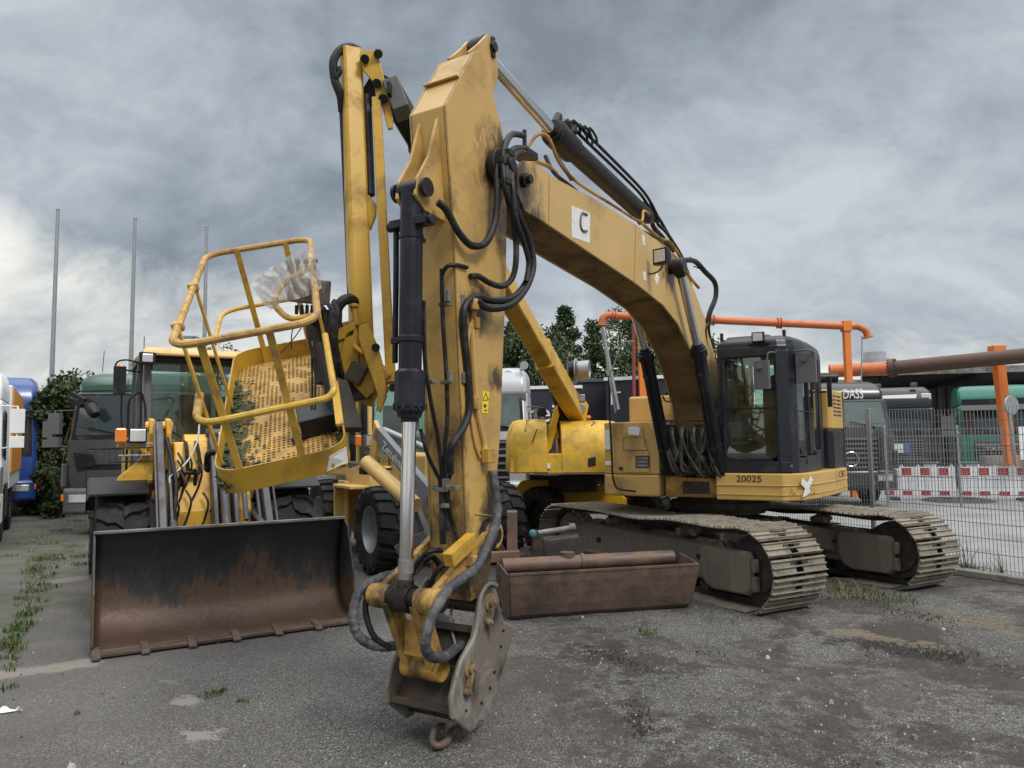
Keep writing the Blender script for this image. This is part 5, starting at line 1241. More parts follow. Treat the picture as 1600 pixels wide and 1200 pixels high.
# moulded hoods: two lobes and a bridge
def lobe(px0,px1,vt,vb,Y,depth,cl,cr,nm='hood'):
    g=GL(); x0=W(px0,vb,Y).x; x1=W(px1,vb,Y).x; zt=W(px0,vt,Y).z; zb=W(px0,vb,Y).z
    rings=[]; 
    for (f,ins) in ((0,.02),(.02,0),(.30,0),(.55,.02),(.75,.09),(.90,.24),(.98,.42),(1.0,.60)):
        z=zb+(zt-zb)*f; o=[]
        n=14
        for k in range(n+1):
            a=k/n; xx=x0+(x1-x0)*a
            bulge=.0
            l=min(1,(a/.35)) if cl else 1; rgt=min(1,((1-a)/.35)) if cr else 1
            m_=1-math.sqrt(max(0,1-(1-min(l,rgt))**2)) if min(l,rgt)<1 else 0
            yy=Y+ins+(m_)*.75
            xo=xx+(ins*.30 if cl and a<.5 else 0)-(ins*.30 if cr and a>.5 else 0)
            o.append(V((xo,yy,z)))
        o+= [V((o[-1].x,Y+depth,z)),V((o[0].x,Y+depth,z))]
        rings.append(o)
    g.loft(rings); return g.build(nm,'hood',LR,True,.02)
h1=lobe(790,856,654,740,12.2,1.7,True,False); h2=lobe(879,990,656,740,12.2,1.7,False,True)
g=GL(); x0=W(855.5,740,12.24).x; x1=W(879.5,740,12.24).x; zb=W(860,740,12.24).z; z1=W(860,709,12.24).z
g.ext([V((x0,12.215,zb)),V((x1,12.215,zb)),V((x1,12.215,z1)),V((x0,12.215,z1))],(0,1.2,0)); g.ext([V((x0+.02,12.6,z1+.25)),V((x1-.02,12.6,z1+.25)),V((x1-.06,12.75,z1+.5)),V((x0+.06,12.75,z1+.5))],(0,.5,.0)); g.build('hood_bridge','hood',LR,False,.015)
for (a,b,c_,d_) in ((831,838,672,706),(923,929,660,680)):
    g=GL(); g.ext([W(b,c_,12.24),W(b+1.5,c_,12.24),W(a+1.5,d_-14,12.18),W(a,d_-14,12.18)],(0,.0,.012)) ; g.build('hood_slot','text',h1 if a<900 else h2)
g=GL(); g.ext([W(919,716,12.18),W(931,713,12.18),W(931,727,12.18),W(919,729,12.18)],(0,.03,0)); g.build('tie_hole','text',h2,False,.01)
g=GL(); g.ext([W(855,724,12.19),W(860,724,12.19),W(860,732,12.19),W(855,732,12.19)],(0,.012,0)); g.build('label_plate','sticker',h1)
g=GL(); g.box(W(919,652,12.6),(.09,.07,.06)); g.build('warning_lamp','amber',h2,False,.02)
g=GL(); c=W(842,655,12.7); g.cyl(c,c+V((0,0,.10)),.015); g.cyl(c+V((-.03,0,.12)),c+V((.13,0,.12)),.06); g.box(c+V((.05,0,.12)),(.12,.14,.16)); g.build('horn_lamp','black',h1,True,.01)
g=GL(); a=V((.95,12.55,0)); g.box((1.1,13.7,1.26),(1.6,1.3,.06)); g.cyl((1.1,13.6,1.0),(1.1,13.6,1.25),.45,n=30); g.build('turntable','tdark',LR)
# chassis
g=GL()
for pts in ([(788,793),(800,770),(814,752),(836,746),(872,748),(890,764),(925,764),(948,752),(985,784),(990,800),(880,806),(820,806)],): g.ext([W(a,b,13.75) for a,b in pts],(0,.10,0))
g.box((1.3,15.6,.75),(1.3,2.4,.35)); g.build('chassis','liftbright',LR,False,.02)
WX=V((-.80,-.60,0))
wc=W(849,805,13.2)-LO; wc.z=.56
wheel(wc,WX,.56,.36,LR,'black','bar',rimr=.58,nl=16)
wheel(wc+V((1.95,.35,0)),-WX,.56,.36,LR,'black','bar',rimr=.58,nl=16)
w2=W(779,800,14.6)-LO; w2.z=.56; wheel(w2,WX,.56,.36,LR,'black','bar',rimr=.58,nl=16)
wheel(wc+V((1.9,2.6,0)),WX,.56,.36,LR,'black','bar',rimr=.58,nl=16)
# plastic sheet draped over the control box (rests on the lift)
g=G(); r=random.Random(31); rows=[]
ctl=[[(392,444),(402,460),(412,476),(424,484)],[(430,412),(434,430),(436,452),(440,470)],[(455,398),(456,418),(452,440),(455,470)],[(472,392),(470,415),(474,440),(482,462)],[(486,380),(492,400),(500,425),(503,450)]]
nu,nv=60,44; pts_=[]
for i in range(nu+1):
    row=[]; t=i/nu*(len(ctl)-1); a=min(int(t),len(ctl)-2); ft=t-a
    for j in range(nv+1):
        s=j/nv*3; b_=min(int(s),2); fs=s-b_; fx=i*28/60; jx=j*20/44
        q=[(V((*ctl[a][b_],0))*(1-ft)+V((*ctl[a+1][b_],0))*ft),(V((*ctl[a][b_+1],0))*(1-ft)+V((*ctl[a+1][b_+1],0))*ft)]
        c=q[0].lerp(q[1],fs); Y=4.82-.12*math.sin(i/nu*3.1)+.035*math.sin(fx*1.3-jx*.5+1.5*noise.noise(V((fx*.2,jx*.2,2))))+.03*noise.noise(V((fx*.5,jx*.25,0)))+.008*noise.noise(V((fx*2,jx*1.5,5)))
        p=atY(c.x,c.y,Y); row.append(g.v(p))
    pts_.append(row)
for i in range(nu):
    for j in range(nv): g.f([pts_[i][j],pts_[i+1][j],pts_[i+1][j+1],pts_[i][j+1]])
def sheet_mat():
    m=bpy.data.materials.new('crumpled mesh plastic sheet'); m.use_nodes=True; nt=m.node_tree; N=nt.nodes; L=nt.links; N.remove(N['Principled BSDF']); o=N['Material Output']
    t=N.new('ShaderNodeBsdfTransparent'); d=N.new('ShaderNodeBsdfPrincipled'); d.inputs['Base Color'].default_value=(.62,.60,.57,1); d.inputs['Roughness'].default_value=.25
    tr=N.new('ShaderNodeBsdfTranslucent'); tr.inputs[0].default_value=(.6,.6,.58,1); m1=N.new('ShaderNodeMixShader'); m1.inputs[0].default_value=.4; L.new(d.outputs[0],m1.inputs[1]); L.new(tr.outputs[0],m1.inputs[2])
    tcn=N.new('ShaderNodeTexCoord'); n=N.new('ShaderNodeTexNoise'); n.inputs['Scale'].default_value=14; n.inputs['Detail'].default_value=6; L.new(tcn.outputs['Object'],n.inputs[0])
    r=N.new('ShaderNodeMapRange'); r.inputs[1].default_value=.35; r.inputs[2].default_value=.65; r.inputs[3].default_value=.45; r.inputs[4].default_value=.82; L.new(n.outputs[0],r.inputs[0])
    mx=N.new('ShaderNodeMixShader'); L.new(r.outputs[0],mx.inputs[0]); L.new(t.outputs[0],mx.inputs[1]); L.new(m1.outputs[0],mx.inputs[2]); L.new(mx.outputs[0],o.inputs[0]); return m
M['sheet']=sheet_mat()
tag(g.build('plastic_sheet','sheet',None,True),'crumpled translucent plastic sheet wrapped over the control box of the tilted basket','plastic sheet')
# ================================================================ rusty ditching bucket on the ground
DO=V((-.07,8.16,0)); DM=frame(DO,(.24,-.97)); DB=root('ditching_bucket',DM,'wide rusty ditching bucket lying on the gravel in front of the near crawler track','excavator bucket')
# local: x toward camera, y along width
prof=[(-.02,.0),(.035,.012),(.07,.05),(.105,.15),(.14,.29),(.162,.40),(.17,.50)]; back=[(-.02,.0),(-.12,.0),(-.28,.04),(-.42,.18),(-.45,.36),(-.40,.50)]
def wl(y,p,k): return V((p[0],y,p[1]))
Wb=2.10
def yend(z): return .02-.10*z, Wb+.0+.16*z
g=G(); th=.014
def sheetrow(path): 
    rows=[]
    for (x,z) in path:
        a,b=yend(z); rows.append([(a+(b-a)*t,x,z) for t in [k/12 for k in range(13)]])
    return rows
rows=sheetrow(back[::-1]+prof[1:]); vv=[[g.v((x,y,z)) for y,x,z in r_] for r_ in rows]
for i in range(len(vv)-1):
    for j in range(12): g.f([vv[i][j],vv[i][j+1],vv[i+1][j+1],vv[i+1][j]])
sh_=g.build('bucket_shell','rust',DB,False,0,.02)
for k in(0,1):
    g=G(); P=[]
    for (x,z) in back[::-1]+prof[1:]: P.append(V((x,yend(z)[k],z)))
    P.insert(0,V((-.30,yend(.52)[k],.56))); g.ext(P,(0,.02 if k else -.02,0)); g.build('side_plate','rust',DB,False,.006)
g=G()
for z,x in((.385,.158),(.27,.13)): a,b=yend(z); g.box((x+.008,(a+b)/2,z),(.006,(b-a)-.03,.007))
a,b=yend(.5); g.box((.175,(a+b)/2,.495),(.022,(b-a),.03)); g.build('wear_strip','rust',DB,False,.004)
g=G(); g.cyl((-.36,.02,.50),(-.36,Wb+.02,.50),.085,n=24); g.lathe((-.36,.95,.50),(0,1,0),[(0,.088),(.001,.098),(.05,.098),(.051,.088)],24); g.build('torsion_tube','rustdark',DB,True)
g=G(); g.cyl((-.38,.80,.56),(-.38,.80,.62),.09,n=20); g.build('tube_cap','rust',DB,True)
# dark attachment frame behind it
FO=W(868,862,9.4); FO.z=0; AF=root('coupler_frame',T(*FO),'dark steel attachment with a teal pin end lying behind the rusty ditching bucket','attachment')
AI=T(*(-FO)); g=G(AI)
for Y in(9.25,9.65): g.ext([W(832,832,Y),W(838,826,Y),W(845,838,Y),W(850,870,Y),W(848,905,Y),W(830,905,Y),W(831,870,Y)],(0,.03,0))
g.build('side_plate','darksteel',AF,False,.006)
g=G(AI); g.cyl(W(834,834,9.3),W(898,824,9.6),.035); g.lathe(W(898,824,9.6),(1,.2,0),[(-.08,.035),(-.07,.055),(0,.055)],14); g.build('cross_pin','steel',AF,True)
g=G(AI); g.ext([W(850,845,9.3),W(905,838,9.3),W(913,860,9.3),W(916,900,9.3),W(850,905,9.3)],(0,.35,0)); g.build('mounting_box','tdark',AF,False,.01)
g=G(AI); g.lathe(W(832,833,9.2),(.2,-1,0),[(0,.045),(.05,.045),(.06,.03)],14); g.build('pin_end',mat('teal paint',(.05,.20,.21),.5),AF,True)
SO=W(797,880,8.9); SO.z=0; SF=root('steel_bracket',T(*SO),'rusty brown upright steel bracket standing between the excavator stick and the ditching bucket','steel bracket')
g=G(T(*(-SO))); g.ext([W(792,800,8.9),W(808,800,8.9),W(809,874,8.9),W(792,874,8.9)],(0,.25,0)); g.ext([W(762,864,8.8),W(812,861,8.8),W(813,876,8.8),W(762,880,8.8)],(0,.12,0)); g.ext([W(770,820,9.1),W(793,868,9.1),W(784,872,9.1),W(764,830,9.1)],(0,.1,0)); g.build('upright','rustdark',SF,False,.008)
g=G(T(*(-SO))); g.box((SO.x+.05,SO.y+.12,.10),(.6,.5,.2)); g.build('base_plate','darksteel',SF,False,.01)
# ================================================================ wheel loader with wide blade bucket
AO=V((-2.80,7.53,0)); AM=frame(AO,(.508,-.863)); LA=root('wheel_loader',AM,'yellow and grey wheel loader with a wide rusty black bucket lowered to the asphalt','wheel loader')
def GA(): return G()
# bucket: x forward, y across, z up
Wb=2.44; h=Wb/2
prof=[(.03,.035),(-.10,.05),(-.24,.08),(-.36,.15),(-.45,.27),(-.49,.44),(-.49,.62),(-.46,.80),(-.41,.95),(-.36,1.07)]
pp=[(p.x,p.z) for p in catmull([V((x,0,z)) for x,z in prof],4)]
g=GA(); vv=[[g.v((x,-h+Wb*k/30,z)) for k in range(31)] for x,z in pp]
for i in range(len(vv)-1):
    for j in range(30): g.f([vv[i][j],vv[i][j+1],vv[i+1][j+1],vv[i+1][j]])
bu=g.build('bucket','blade',LA,True,0,.025)
for s in(-1,1):
    g=GA(); P=[V((x,s*h,z)) for x,z in pp]+[V((-.22,s*h,1.0)),V((-.02,s*h,.55)),V((.06,s*h,.10))]
    g.ext(P,(0,s*.022,0)); g.build('side_plate','blade',bu,False,.004)
g=GA(); g.box((-.352,0,1.075),(.05,Wb+.04,.03)); g.build('bucket_lip','steel',bu,False,.006)
g=GA(); g.box((.055,0,.025),(.20,Wb+.02,.03)); g.build('cutting_edge','rust',bu,False,.006)
for k in range(7):
    y=-h+.02+(Wb-.04)*k/6; g=GA(); g.loft([[V((x,y-.035,z)) for x,z in ((-.03,.03),(-.03,.07),(.08,.065),(.22,.025),(.22,.005),(.10,.008))],[V((x,y+.035,z)) for x,z in ((-.03,.03),(-.03,.07),(.08,.065),(.22,.025),(.22,.005),(.10,.008))]]); g.build('tooth_adapter','rust',bu,False,.006)
# frames
g=GA(); g.ext([V((x,-.42,z)) for x,z in ((-1.35,.45),(-1.35,1.15),(-1.62,1.95),(-2.1,1.95),(-2.5,1.2),(-2.6,.45))],(0,.84,0)); fr=g.build('front_frame','loady',LA,False,.02)
g=GA(); 
for (y,z) in ((-.16,1.62),(-.28,1.40),(-.30,1.2),(-.1,1.3),(-.2,1.0)): g.cyl((-1.45-(z-1.15)*.31,y,z),(-1.40-(z-1.15)*.31,y,z),.03,n=12)
for k in range(12): y=-.3+.45*random.random(); z=.52+.3*random.random(); g.box((-1.33,y,z),(.08,.09,.08))
g.build('frame_bolt','grease',fr)
g=GA(); g.cyl((-1.75,-.30,1.93),(-1.75,.15,1.93),.11,n=24); g.lathe((-1.75,.02,1.93),(0,1,0),[(0,.125),(.1,.125)],22); g.box((-1.68,.07,1.8),(.12,.10,.3)); g.build('cross_tube','loady',LA,True,.006)
for s in(-1,1):
    g=GA(); y=s*.56
    g.ext([V((x,y-.05,z)) for x,z in ((-2.0,2.16),(-1.78,2.20),(-1.62,2.0),(-1.0,1.10),(-.62,.50),(-.52,.22),(-.68,.18),(-.95,.38),(-1.45,1.05),(-2.05,1.9))],(0,.08,0))
    am=g.build('lift_arm','armgrey',LA,False,.012)
    g=GA(); g.bar((-1.70,y+.07*s,2.14),(-.78,y+.07*s,.75),.02,.05); g.bar((-1.74,y-.09*s,2.0),(-.9,y-.09*s,.7),.03,.06); g.build('arm_rib','armgrey',am,False,.004)
    g=GA(); g.ext([V((x,y+s*.08-.03,z)) for x,z in ((-2.2,1.55),(-2.2,2.05),(-1.98,2.24),(-1.80,2.22),(-1.78,2.05),(-1.86,1.62),(-1.95,1.35),(-2.1,1.25))],(0,.06,0)); g.ext([V((x,y-s*.10-.03,z)) for x,z in ((-2.2,1.55),(-2.2,2.05),(-1.98,2.24),(-1.80,2.22),(-1.78,2.05),(-1.86,1.62))],(0,.06,0)); g.cyl((-1.9,y-.15,2.14),(-1.9,y+.15,2.14),.06); g.build('arm_tower','loady',LA,False,.012)
    g=GA(); g.cyl((-2.0,s*.42,1.0),(-1.35,s*.45,1.1),.07); g.cyl((-1.35,s*.45,1.1),(-.9,s*.47,.98),.04); g.build('lift_cylinder','armgrey',LA,True)
g=GA(); r5=random.Random(12)
for k in range(14):
    y=-.45+.95*r5.random(); z=1.0+.9*r5.random(); x=-1.25-(z-1.15)*.31; g.tube([V((x,y,z)),V((x+.06,y+.05,z-.12)),V((x+.02,y+.02,z-.3)),V((x+.05,y-.05,z-.45))],.013,6,4)
g.build('hydraulic_line','rub',LA,True)
# Z-bar linkage
g=GA()
for y in(-.02,.20):
    g.ext([V((x,y-.02,z)) for x,z in ((-1.8,2.10),(-1.62,2.14),(-1.15,1.35),(-.98,.95),(-1.12,.80),(-1.3,1.0),(-1.70,1.75))],(0,.045,0))
g.cyl((-1.7,-.06,2.05),(-1.7,.26,2.05),.055); g.build('bell_crank','armgrey',LA,True,.008)
g=GA(); g.cyl((-1.62,.09,2.0),(-1.05,.09,1.0),.055); g.cyl((-1.6,.30,2.05),(-1.02,.30,1.05),.03); g.build('tilt_cylinder','armgrey',LA,True)
g=GA(); g.cyl((-1.62,.09,2.05),(-1.25,.09,1.40),.032); g.build('tilt_rod','chrome',LA,True)
g=GA(); g.box((-.98,.09,.83),(.22,.30,.24)); g.cyl((-1.0,-.1,.85),(-1.0,.28,.85),.10); g.box((-.86,.09,.62),(.10,.12,.4)); g.build('pivot_block','rustdark',LA,True,.02)
g=GA(); rr_=random.Random(6)
for k in range(9):
    y=-.36+.7*rr_.random(); y2=y+rr_.uniform(-.15,.15)
    g.tube([V((-1.75,y,1.95)),V((-1.5,y,1.9)),V((-1.42,y+.02,1.6)),V((-1.4,y2,1.45+.2*rr_.random())),V((-1.5,y2,1.35))],.022,7,5)
g.tube([V((-1.55,-.05,1.55)),V((-1.42,-.08,1.78)),V((-1.4,.0,1.83)),V((-1.38,.08,1.7)),V((-1.3,.0,1.2)),V((-1.25,.08,1.05))],.03,8,5)
g.tube([V((-1.6,-.5,2.0)),V((-1.3,-.42,1.5)),V((-1.15,-.42,1.0)),V((-1.1,-.1,.7))],.025,8,5)
g.build('hydraulic_hose','rub',LA,True)
g=GA(); g.tube([V((-1.4,-.48,1.55)),V((-1.38,-.30,1.72)),V((-1.36,-.2,1.95)),V((-1.36,-.18,2.15))],.010,6,4); g.tube([V((-1.4,-.48,1.55)),V((-1.3,-.46,1.2)),V((-1.2,-.36,.8)),V((-1.1,-.34,.5))],.010,6,4); g.build('grey_cable','white',LA,True)
# rear frame, hood
g=GA(); g.box((-3.6,0,.85),(2.6,1.0,.6)); g.build('rear_frame','tdark',LA,False,.02)
g=GA(); g.box((-5.3,0,1.5),(1.6,1.5,1.0)); g.build('engine_hood','loady',LA,False,.06)
for x,s in ((-1.95,-1),(-1.95,1),(-4.9,-1),(-4.9,1)):
    wheel((x,s*.93,.70),(0,s,0),.70,.52,LA,'loady','chev',rimr=.50,nl=17)
for s in(-1,1):
    g=GA(); arc_=[( -1.95+.79*math.cos(R_(a)),.74+.79*math.sin(R_(a))) for a in range(52,160,9)]
    g.loft([[V((x,s*.68,z)),V((x,s*1.27,z)),V((x,s*1.29,z-.05)),V((x,s*1.27,z+.022)),V((x,s*.68,z+.022))] for x,z in arc_]); g.build('fender','black',LA,True,.0)
    g=GA(); P=[(x,z) for x,z in ((-1.7,1.50),(-1.75,1.62),(-2.15,1.95),(-2.35,1.95),(-2.35,1.50))]
    g.ext([V((x,s*.62,z)) for x,z in P],(0,s*.05,0)); g.ext([V((-1.72,s*.62,1.47)),V((-1.72,s*1.02,1.47)),V((-1.72,s*.98,1.56)),V((-1.74,s*.80,1.72)),V((-1.78,s*.66,1.95)),V((-1.78,s*.60,1.95))],(-.05,0,0)); g.build('fender_bracket','loady',LA,False,.015)
# headlights with guard cage
for s in(-1,1):
    g=GA(); c=V((-1.66,s*.80,2.03))
    g.bar((-1.75,s*.70,1.86),(-1.72,s*1.0,1.92),.05,.05); g.bar((-1.74,s*.66,1.8),(-1.70,s*.9,2.0),.04,.10,up=(1,0,0)); lb=g.build('lamp_bracket','loady',LA,False,.006)
    g=GA(); g.box(c+V((0,s*.0,0)),(.10,.19,.17),mi=0); g.box(c+V((.055,0,0)),(.01,.16,.14),mi=1); g.build('headlight',['black','lens'],LA,False,.02)
    g=GA(); g.box(c+V((0,s*.17,0)),(.10,.12,.17)); g.build('indicator_lamp','amber',LA,False,.02)
    g=GA(); g.tube([c+V((.10,s*-.16,-.14)),c+V((.10,s*.28,-.14)),c+V((.10,s*.28,-.30)),c+V((.10,s*-.16,-.30))],.008,5,closed=True)
    for k in range(5): g.bar(c+V((.10,s*(-.1+.08*k),-.14)),c+V((.10,s*(-.1+.08*k),-.30)),.005,.005)
    g.tube([c+V((.10,s*-.16,-.14)),c+V((-.05,s*-.16,-.14))],.008,5); g.build('lamp_cage','black',LA,True)
    g=GA(); g.box(c+V((-.02,s*.02,-.23)),(.05,.34,.02)); g.box(c+V((-.05,0,-.10)),(.04,.30,.03)); g.build('lamp_shelf','galv',LA,False,.004)
# cab
xf,xb=-2.62,-4.0; zb,zt=1.35,3.08; hw=.74
g=GA(); g.box(((xf+xb)/2,0,1.42),(xb-xf,2*hw,.16)) ; g.box(((xf+xb)/2,0,3.03),(abs(xb-xf)+.02,2*hw+.02,.07)); 
cabA=g.build('cab','black',LA,False,.02)
g=GA()
for s in(-1,1):
    g.bar((xf+.02,s*(hw-.12),1.45),(xf-.10,s*(hw-.10),3.0),.09,.09); g.bar((xf-.28,s*(hw-.02),1.45),(xf-.32,s*(hw-.03),3.0),.07,.07); g.bar((xb,s*(hw-.05),1.45),(xb,s*(hw-.05),3.0),.10,.10)
g.build('cab_pillar','greypl',cabA,False,.02)
g=GA(); g.loft([[V((x,y,3.07)) for x,y in ((-2.50,-.70),(-2.50,.70),(-4.1,.76),(-4.1,-.76))],[V((x,y,3.13)) for x,y in ((-2.52,-.72),(-2.52,.72),(-4.1,.78),(-4.1,-.78))],[V((x,y,3.18)) for x,y in ((-2.62,-.66),(-2.62,.66),(-4.0,.70),(-4.0,-.70))]]); g.build('roof','cream',cabA,False,.03)
g=GA(); g.loft([[V((xf+.02,y,1.60)) for y in (-.60,.60)]+[V((xf+.0,y,1.60)) for y in(.60,-.60)],[V((xf-.09,y,2.98)) for y in(-.60,.60)]+[V((xf-.11,y,2.98)) for y in(.60,-.60)]]); g.build('windscreen','glassc',cabA)
g=GA()
for s in(-1,1): g.ext([V((xf-.02,s*.63,1.6)),V((xf-.26,s*.70,1.6)),V((xf-.30,s*.70,2.98)),V((xf-.12,s*.63,2.98))],(0,s*.006,0)); g.ext([V((xf-.32,s*.71,1.6)),V((xb+.05,s*.71,1.6)),V((xb+.05,s*.71,2.98)),V((xf-.35,s*.71,2.98))],(0,s*.006,0))
g.ext([V((xb+.02,-.65,1.7)),V((xb+.02,.65,1.7)),V((xb+.02,.65,2.95)),V((xb+.02,-.65,2.95))],(.006,0,0)); g.build('side_window','glassc',cabA)
g=GA(); g.loft([[V((xf+.05,-.5+1.0*k/10,1.50)),V((xf+.05,-.5+1.0*k/10,1.62+.20*math.sin(math.pi*k/10))),V((xf-.05,-.5+1.0*k/10,1.62+.20*math.sin(math.pi*k/10))),V((xf-.05,-.5+1.0*k/10,1.5))] for k in range(11)]); g.build('dash_cowl','navy',cabA,True,.01)
g=GA(); g.box((-3.45,.05,1.95),(.5,.5,.14)); g.box((-3.68,.05,2.3),(.13,.46,.68)); g.build('driver_seat','seat',cabA,False,.06)
g=GA(); g.tube([V((-3.0+.10*math.cos(a)*.5,.05+.20*math.cos(a+1.57),2.08+.17*math.sin(a+1.57))) for a in [k*.5236 for k in range(12)]],.016,7,closed=True); g.cyl((-3.0,.05,2.08),(-2.85,.05,1.7),.03); g.build('steering_wheel','black',cabA,True)
g=GA(); 
for s in(-1,1):
    g.box((-2.50,s*.66,3.02),(.10,.19,.15),mi=0); g.box((-2.445,s*.66,3.02),(.01,.12,.10),mi=1)
g.build('roof_lamp',['black','lens'],cabA,False,.015)
g=GA(); g.tube(fillet([V((-2.55,-.70,2.95)),V((-2.35,-.90,2.98)),V((-2.35,-1.02,2.95)),V((-2.35,-1.02,2.78))],.06),.012,7); g.tube(fillet([V((-2.6,-.72,2.85)),V((-2.45,-.94,2.86)),V((-2.45,-.94,2.3)),V((-2.45,-.90,1.8))],.05),.012,7); g.box((-2.35,-.97,2.72),(.06,.14,.34))
for k in range(5): g.bar((-2.5,-.92+.05*k,2.55),(-2.5,-.92+.05*k,2.75),.008,.008)
g.tube(fillet([V((-2.55,-.86,1.6)),V((-2.52,-.86,2.5)),V((-2.56,-.72,2.62)),V((-2.56,-.66,2.4)),V((-2.56,-.66,1.6))],.08),.016,7); g.build('mirror','black',cabA,True,.012)
g=GA(); g.bar((-2.57,-.30,1.75),(-2.62,-.50,2.25),.012,.02); g.bar((-2.60,-.5,2.2),(-2.66,-.05,1.9),.01,.015); g.build('wiper','black',cabA)
g=GA(); g.tube([V((-4.0,-.6,3.15)),V((-4.0,-.6,3.5))],.006,5); g.build('aerial','black',cabA)
# ================================================================ second loader (pale, behind)
BO=V((-1.95,11.1,0)); BM=frame(BO,(.5,-.866)); LB=root('wheel_loader',BM,'pale yellow older wheel loader with grey lettered arm and grey rims behind the stick','wheel loader')
for x,y,s in((0,0,-1),(0,1.9,1),(-2.75,.0,-1),(-2.75,1.9,1)): wheel((x,y,.64),(0,s,0),.64,.48,LB,'galv','bar',rimr=.52,nl=18)
def WB(u,v,Y): return BM.inverted()@atY(u,v,Y)
g=G(); g.ext([V((x,.35,z)) for x,z in ((.3,.5),(.35,1.25),(-.1,1.65),(-.7,1.7),(-.9,.6))],(0,1.2,0)); g.build('front_frame','cream',LB,False,.02)
g=G(); g.box((-2.2,.95,1.0),(2.6,1.25,.8)); g.build('rear_frame','cream',LB,False,.03)
g=G(); g.box((-3.3,.95,1.7),(1.6,1.4,.8)); g.build('engine_hood','cream',LB,False,.05)
g=G(); g.box((.1,.95,1.52),(1.1,1.1,.42)); g.box((.25,1.0,1.28),(1.0,1.0,.1)); fh=g.build('front_hood','cream',LB,False,.03)
g=G(); 
for k in range(9): g.box((.66,.6+.05*k,1.45),(.004,.02,.03))
g.build('vent_slots','text',fh)
g=G(); g.box((-1.0,.05,1.23),(.9,.75,.05)); g.box((-1.45,.0,.85),(.06,.6,.8)); g.box((-1.52,-.12,.95),(.5,.05,.7)); g.build('fender','cream',LB,False,.01)
g=G(); g.ext([V((-.55,y,z)) for y,z in ((.0,1.22),(1.5,1.22),(1.5,1.75),(.9,1.75),(.55,1.78),(.45,1.55),(.0,1.55))],(-.06,0,0)); 
g.ext([V((x,-.02,z)) for x,z in ((-.55,1.22),(-.55,1.6),(-.9,1.55),(-1.3,1.6),(-1.75,1.6),(-1.75,1.22))],(0,.05,0)); g.box((-1.15,.75,3.0),(1.4,1.6,.12)); cb2=g.build('cab','cream',LB,False,.02)
g=G(); 
for x,y in((-.56,.0),(-.56,1.48),(-1.76,.0),(-1.76,1.48),(-1.1,-.01)): g.bar((x,y,1.5),(x-.03,y,2.98),.06,.06)
g.build('cab_pillar','cream',cb2,False,.01)
g=G(); g.ext([V((-.57,.05,1.58)),V((-.57,1.44,1.74)),V((-.60,1.44,2.94)),V((-.60,.05,2.94))],(.006,0,0)); g.build('windscreen','glassc',cb2)
g=G(); q=[V((-.555,y,z)) for y,z in rr(.05,.62,1.50,2.9,.12)]; g.tube(q,.018,6,closed=True); g.build('window_seal','rub',cb2,True)
g=G(); g.ext([V((-.62,.0,1.62)),V((-1.7,.0,1.62)),V((-1.72,.0,2.92)),V((-.65,.0,2.92))],(0,.006,0)); g.ext([V((-1.76,.05,1.7)),V((-1.76,1.44,1.7)),V((-1.76,1.44,2.9)),V((-1.76,.05,2.9))],(.006,0,0)); g.build('side_window','glassc',cb2)
g=G(); g.box((-1.2,.75,1.95),(.5,.5,.15)); g.box((-1.4,.75,2.25),(.12,.46,.6)); g.loft([[V((-.62,.5+.9*k/8,1.7)),V((-.62,.5+.9*k/8,1.85+.2*math.sin(math.pi*k/8))),V((-.9,.5+.9*k/8,1.75))] for k in range(9)]); g.build('driver_seat','seat',cb2,False,.05)
g=G(); c=WB(579,689,10.2); g.box(c,(.09,.19,.17),mi=0); g.box(c+V((.05,0,0)),(.01,.15,.13),mi=1); g.box(c+V((-.02,.02,-.14)),(.08,.20,.09),mi=0); c2=c+V((0,.06,-.25)); g.lathe(c2,(1,0,0),[(-.03,.07),(.04,.07),(.045,.05)],16,mi=0); g.build('headlight',['greypl','lens'],LB,False,.02)
g=G(); c=WB(560,689,10.2); g.box(c,(.08,.08,.16)); g.build('indicator_lamp','amber',LB,False,.02)
g=G(); c=WB(581,735,10.1); g.box(c,(.2,.30,.10)); g.build('step_tread','black',LB,False,.01)
g=G(); p=[WB(541,722,10.55),WB(573,720,10.5),WB(562,726,10.5),WB(545,732,10.55)]; g.ext(p,(.01,-.003,0)); g.build('grey_stripe','greypl',cb2)
A=WB(585,680,10.0); B_=WB(668,775,8.9)
g=G(); d=(B_-A).normalized(); nn=V((0,1,0)); t=d.cross(nn).normalized(); t=t if t.z>0 else -t
g.ext([A+t*.13,A-t*.06-d*.05,B_-t*.13,B_+t*.10],(0,.09,0)); am=g.build('lift_arm','midgrey',LB,False,.01)
g=G(); g.ext([A+t*.18-d*.1,A-t*.55-d*.05,A-t*.55+d*.12,A+t*.1+d*.1],(0,.06,0)); g.build('arm_tower','cream',LB,False,.01)
e_x=(d).normalized(); text('arm_lettering','Zettelmeyer',.17,axes(A+d*.28-t*.045-V((0,.008,0)),e_x,t),'twhite',am)
g=G(); C1=WB(572,722,10.0); C2=WB(650,790,9.3); g.cyl(C1,C2,.10); g.build('lift_cylinder','cream',LB,True)
g=G(); C1=WB(640,690,10.6); C2=WB(668,700,10.4); g.cyl(WB(600,672,10.9),WB(664,700,10.4),.05); g.cyl(V((.5,.5,1.02)),V((.5,1.3,1.02)),.16,n=24); g.build('tank','galv',LB,True)
g=G(); g.ext([WB(628,800,9.6),WB(640,770,9.6),WB(668,840,9.2),WB(668,880,9.2)],(0,.08,0)); g.bar(WB(620,860,9.2),WB(668,836,9.1),.08,.12); g.build('tool_link','armgrey',LB,False,.01)
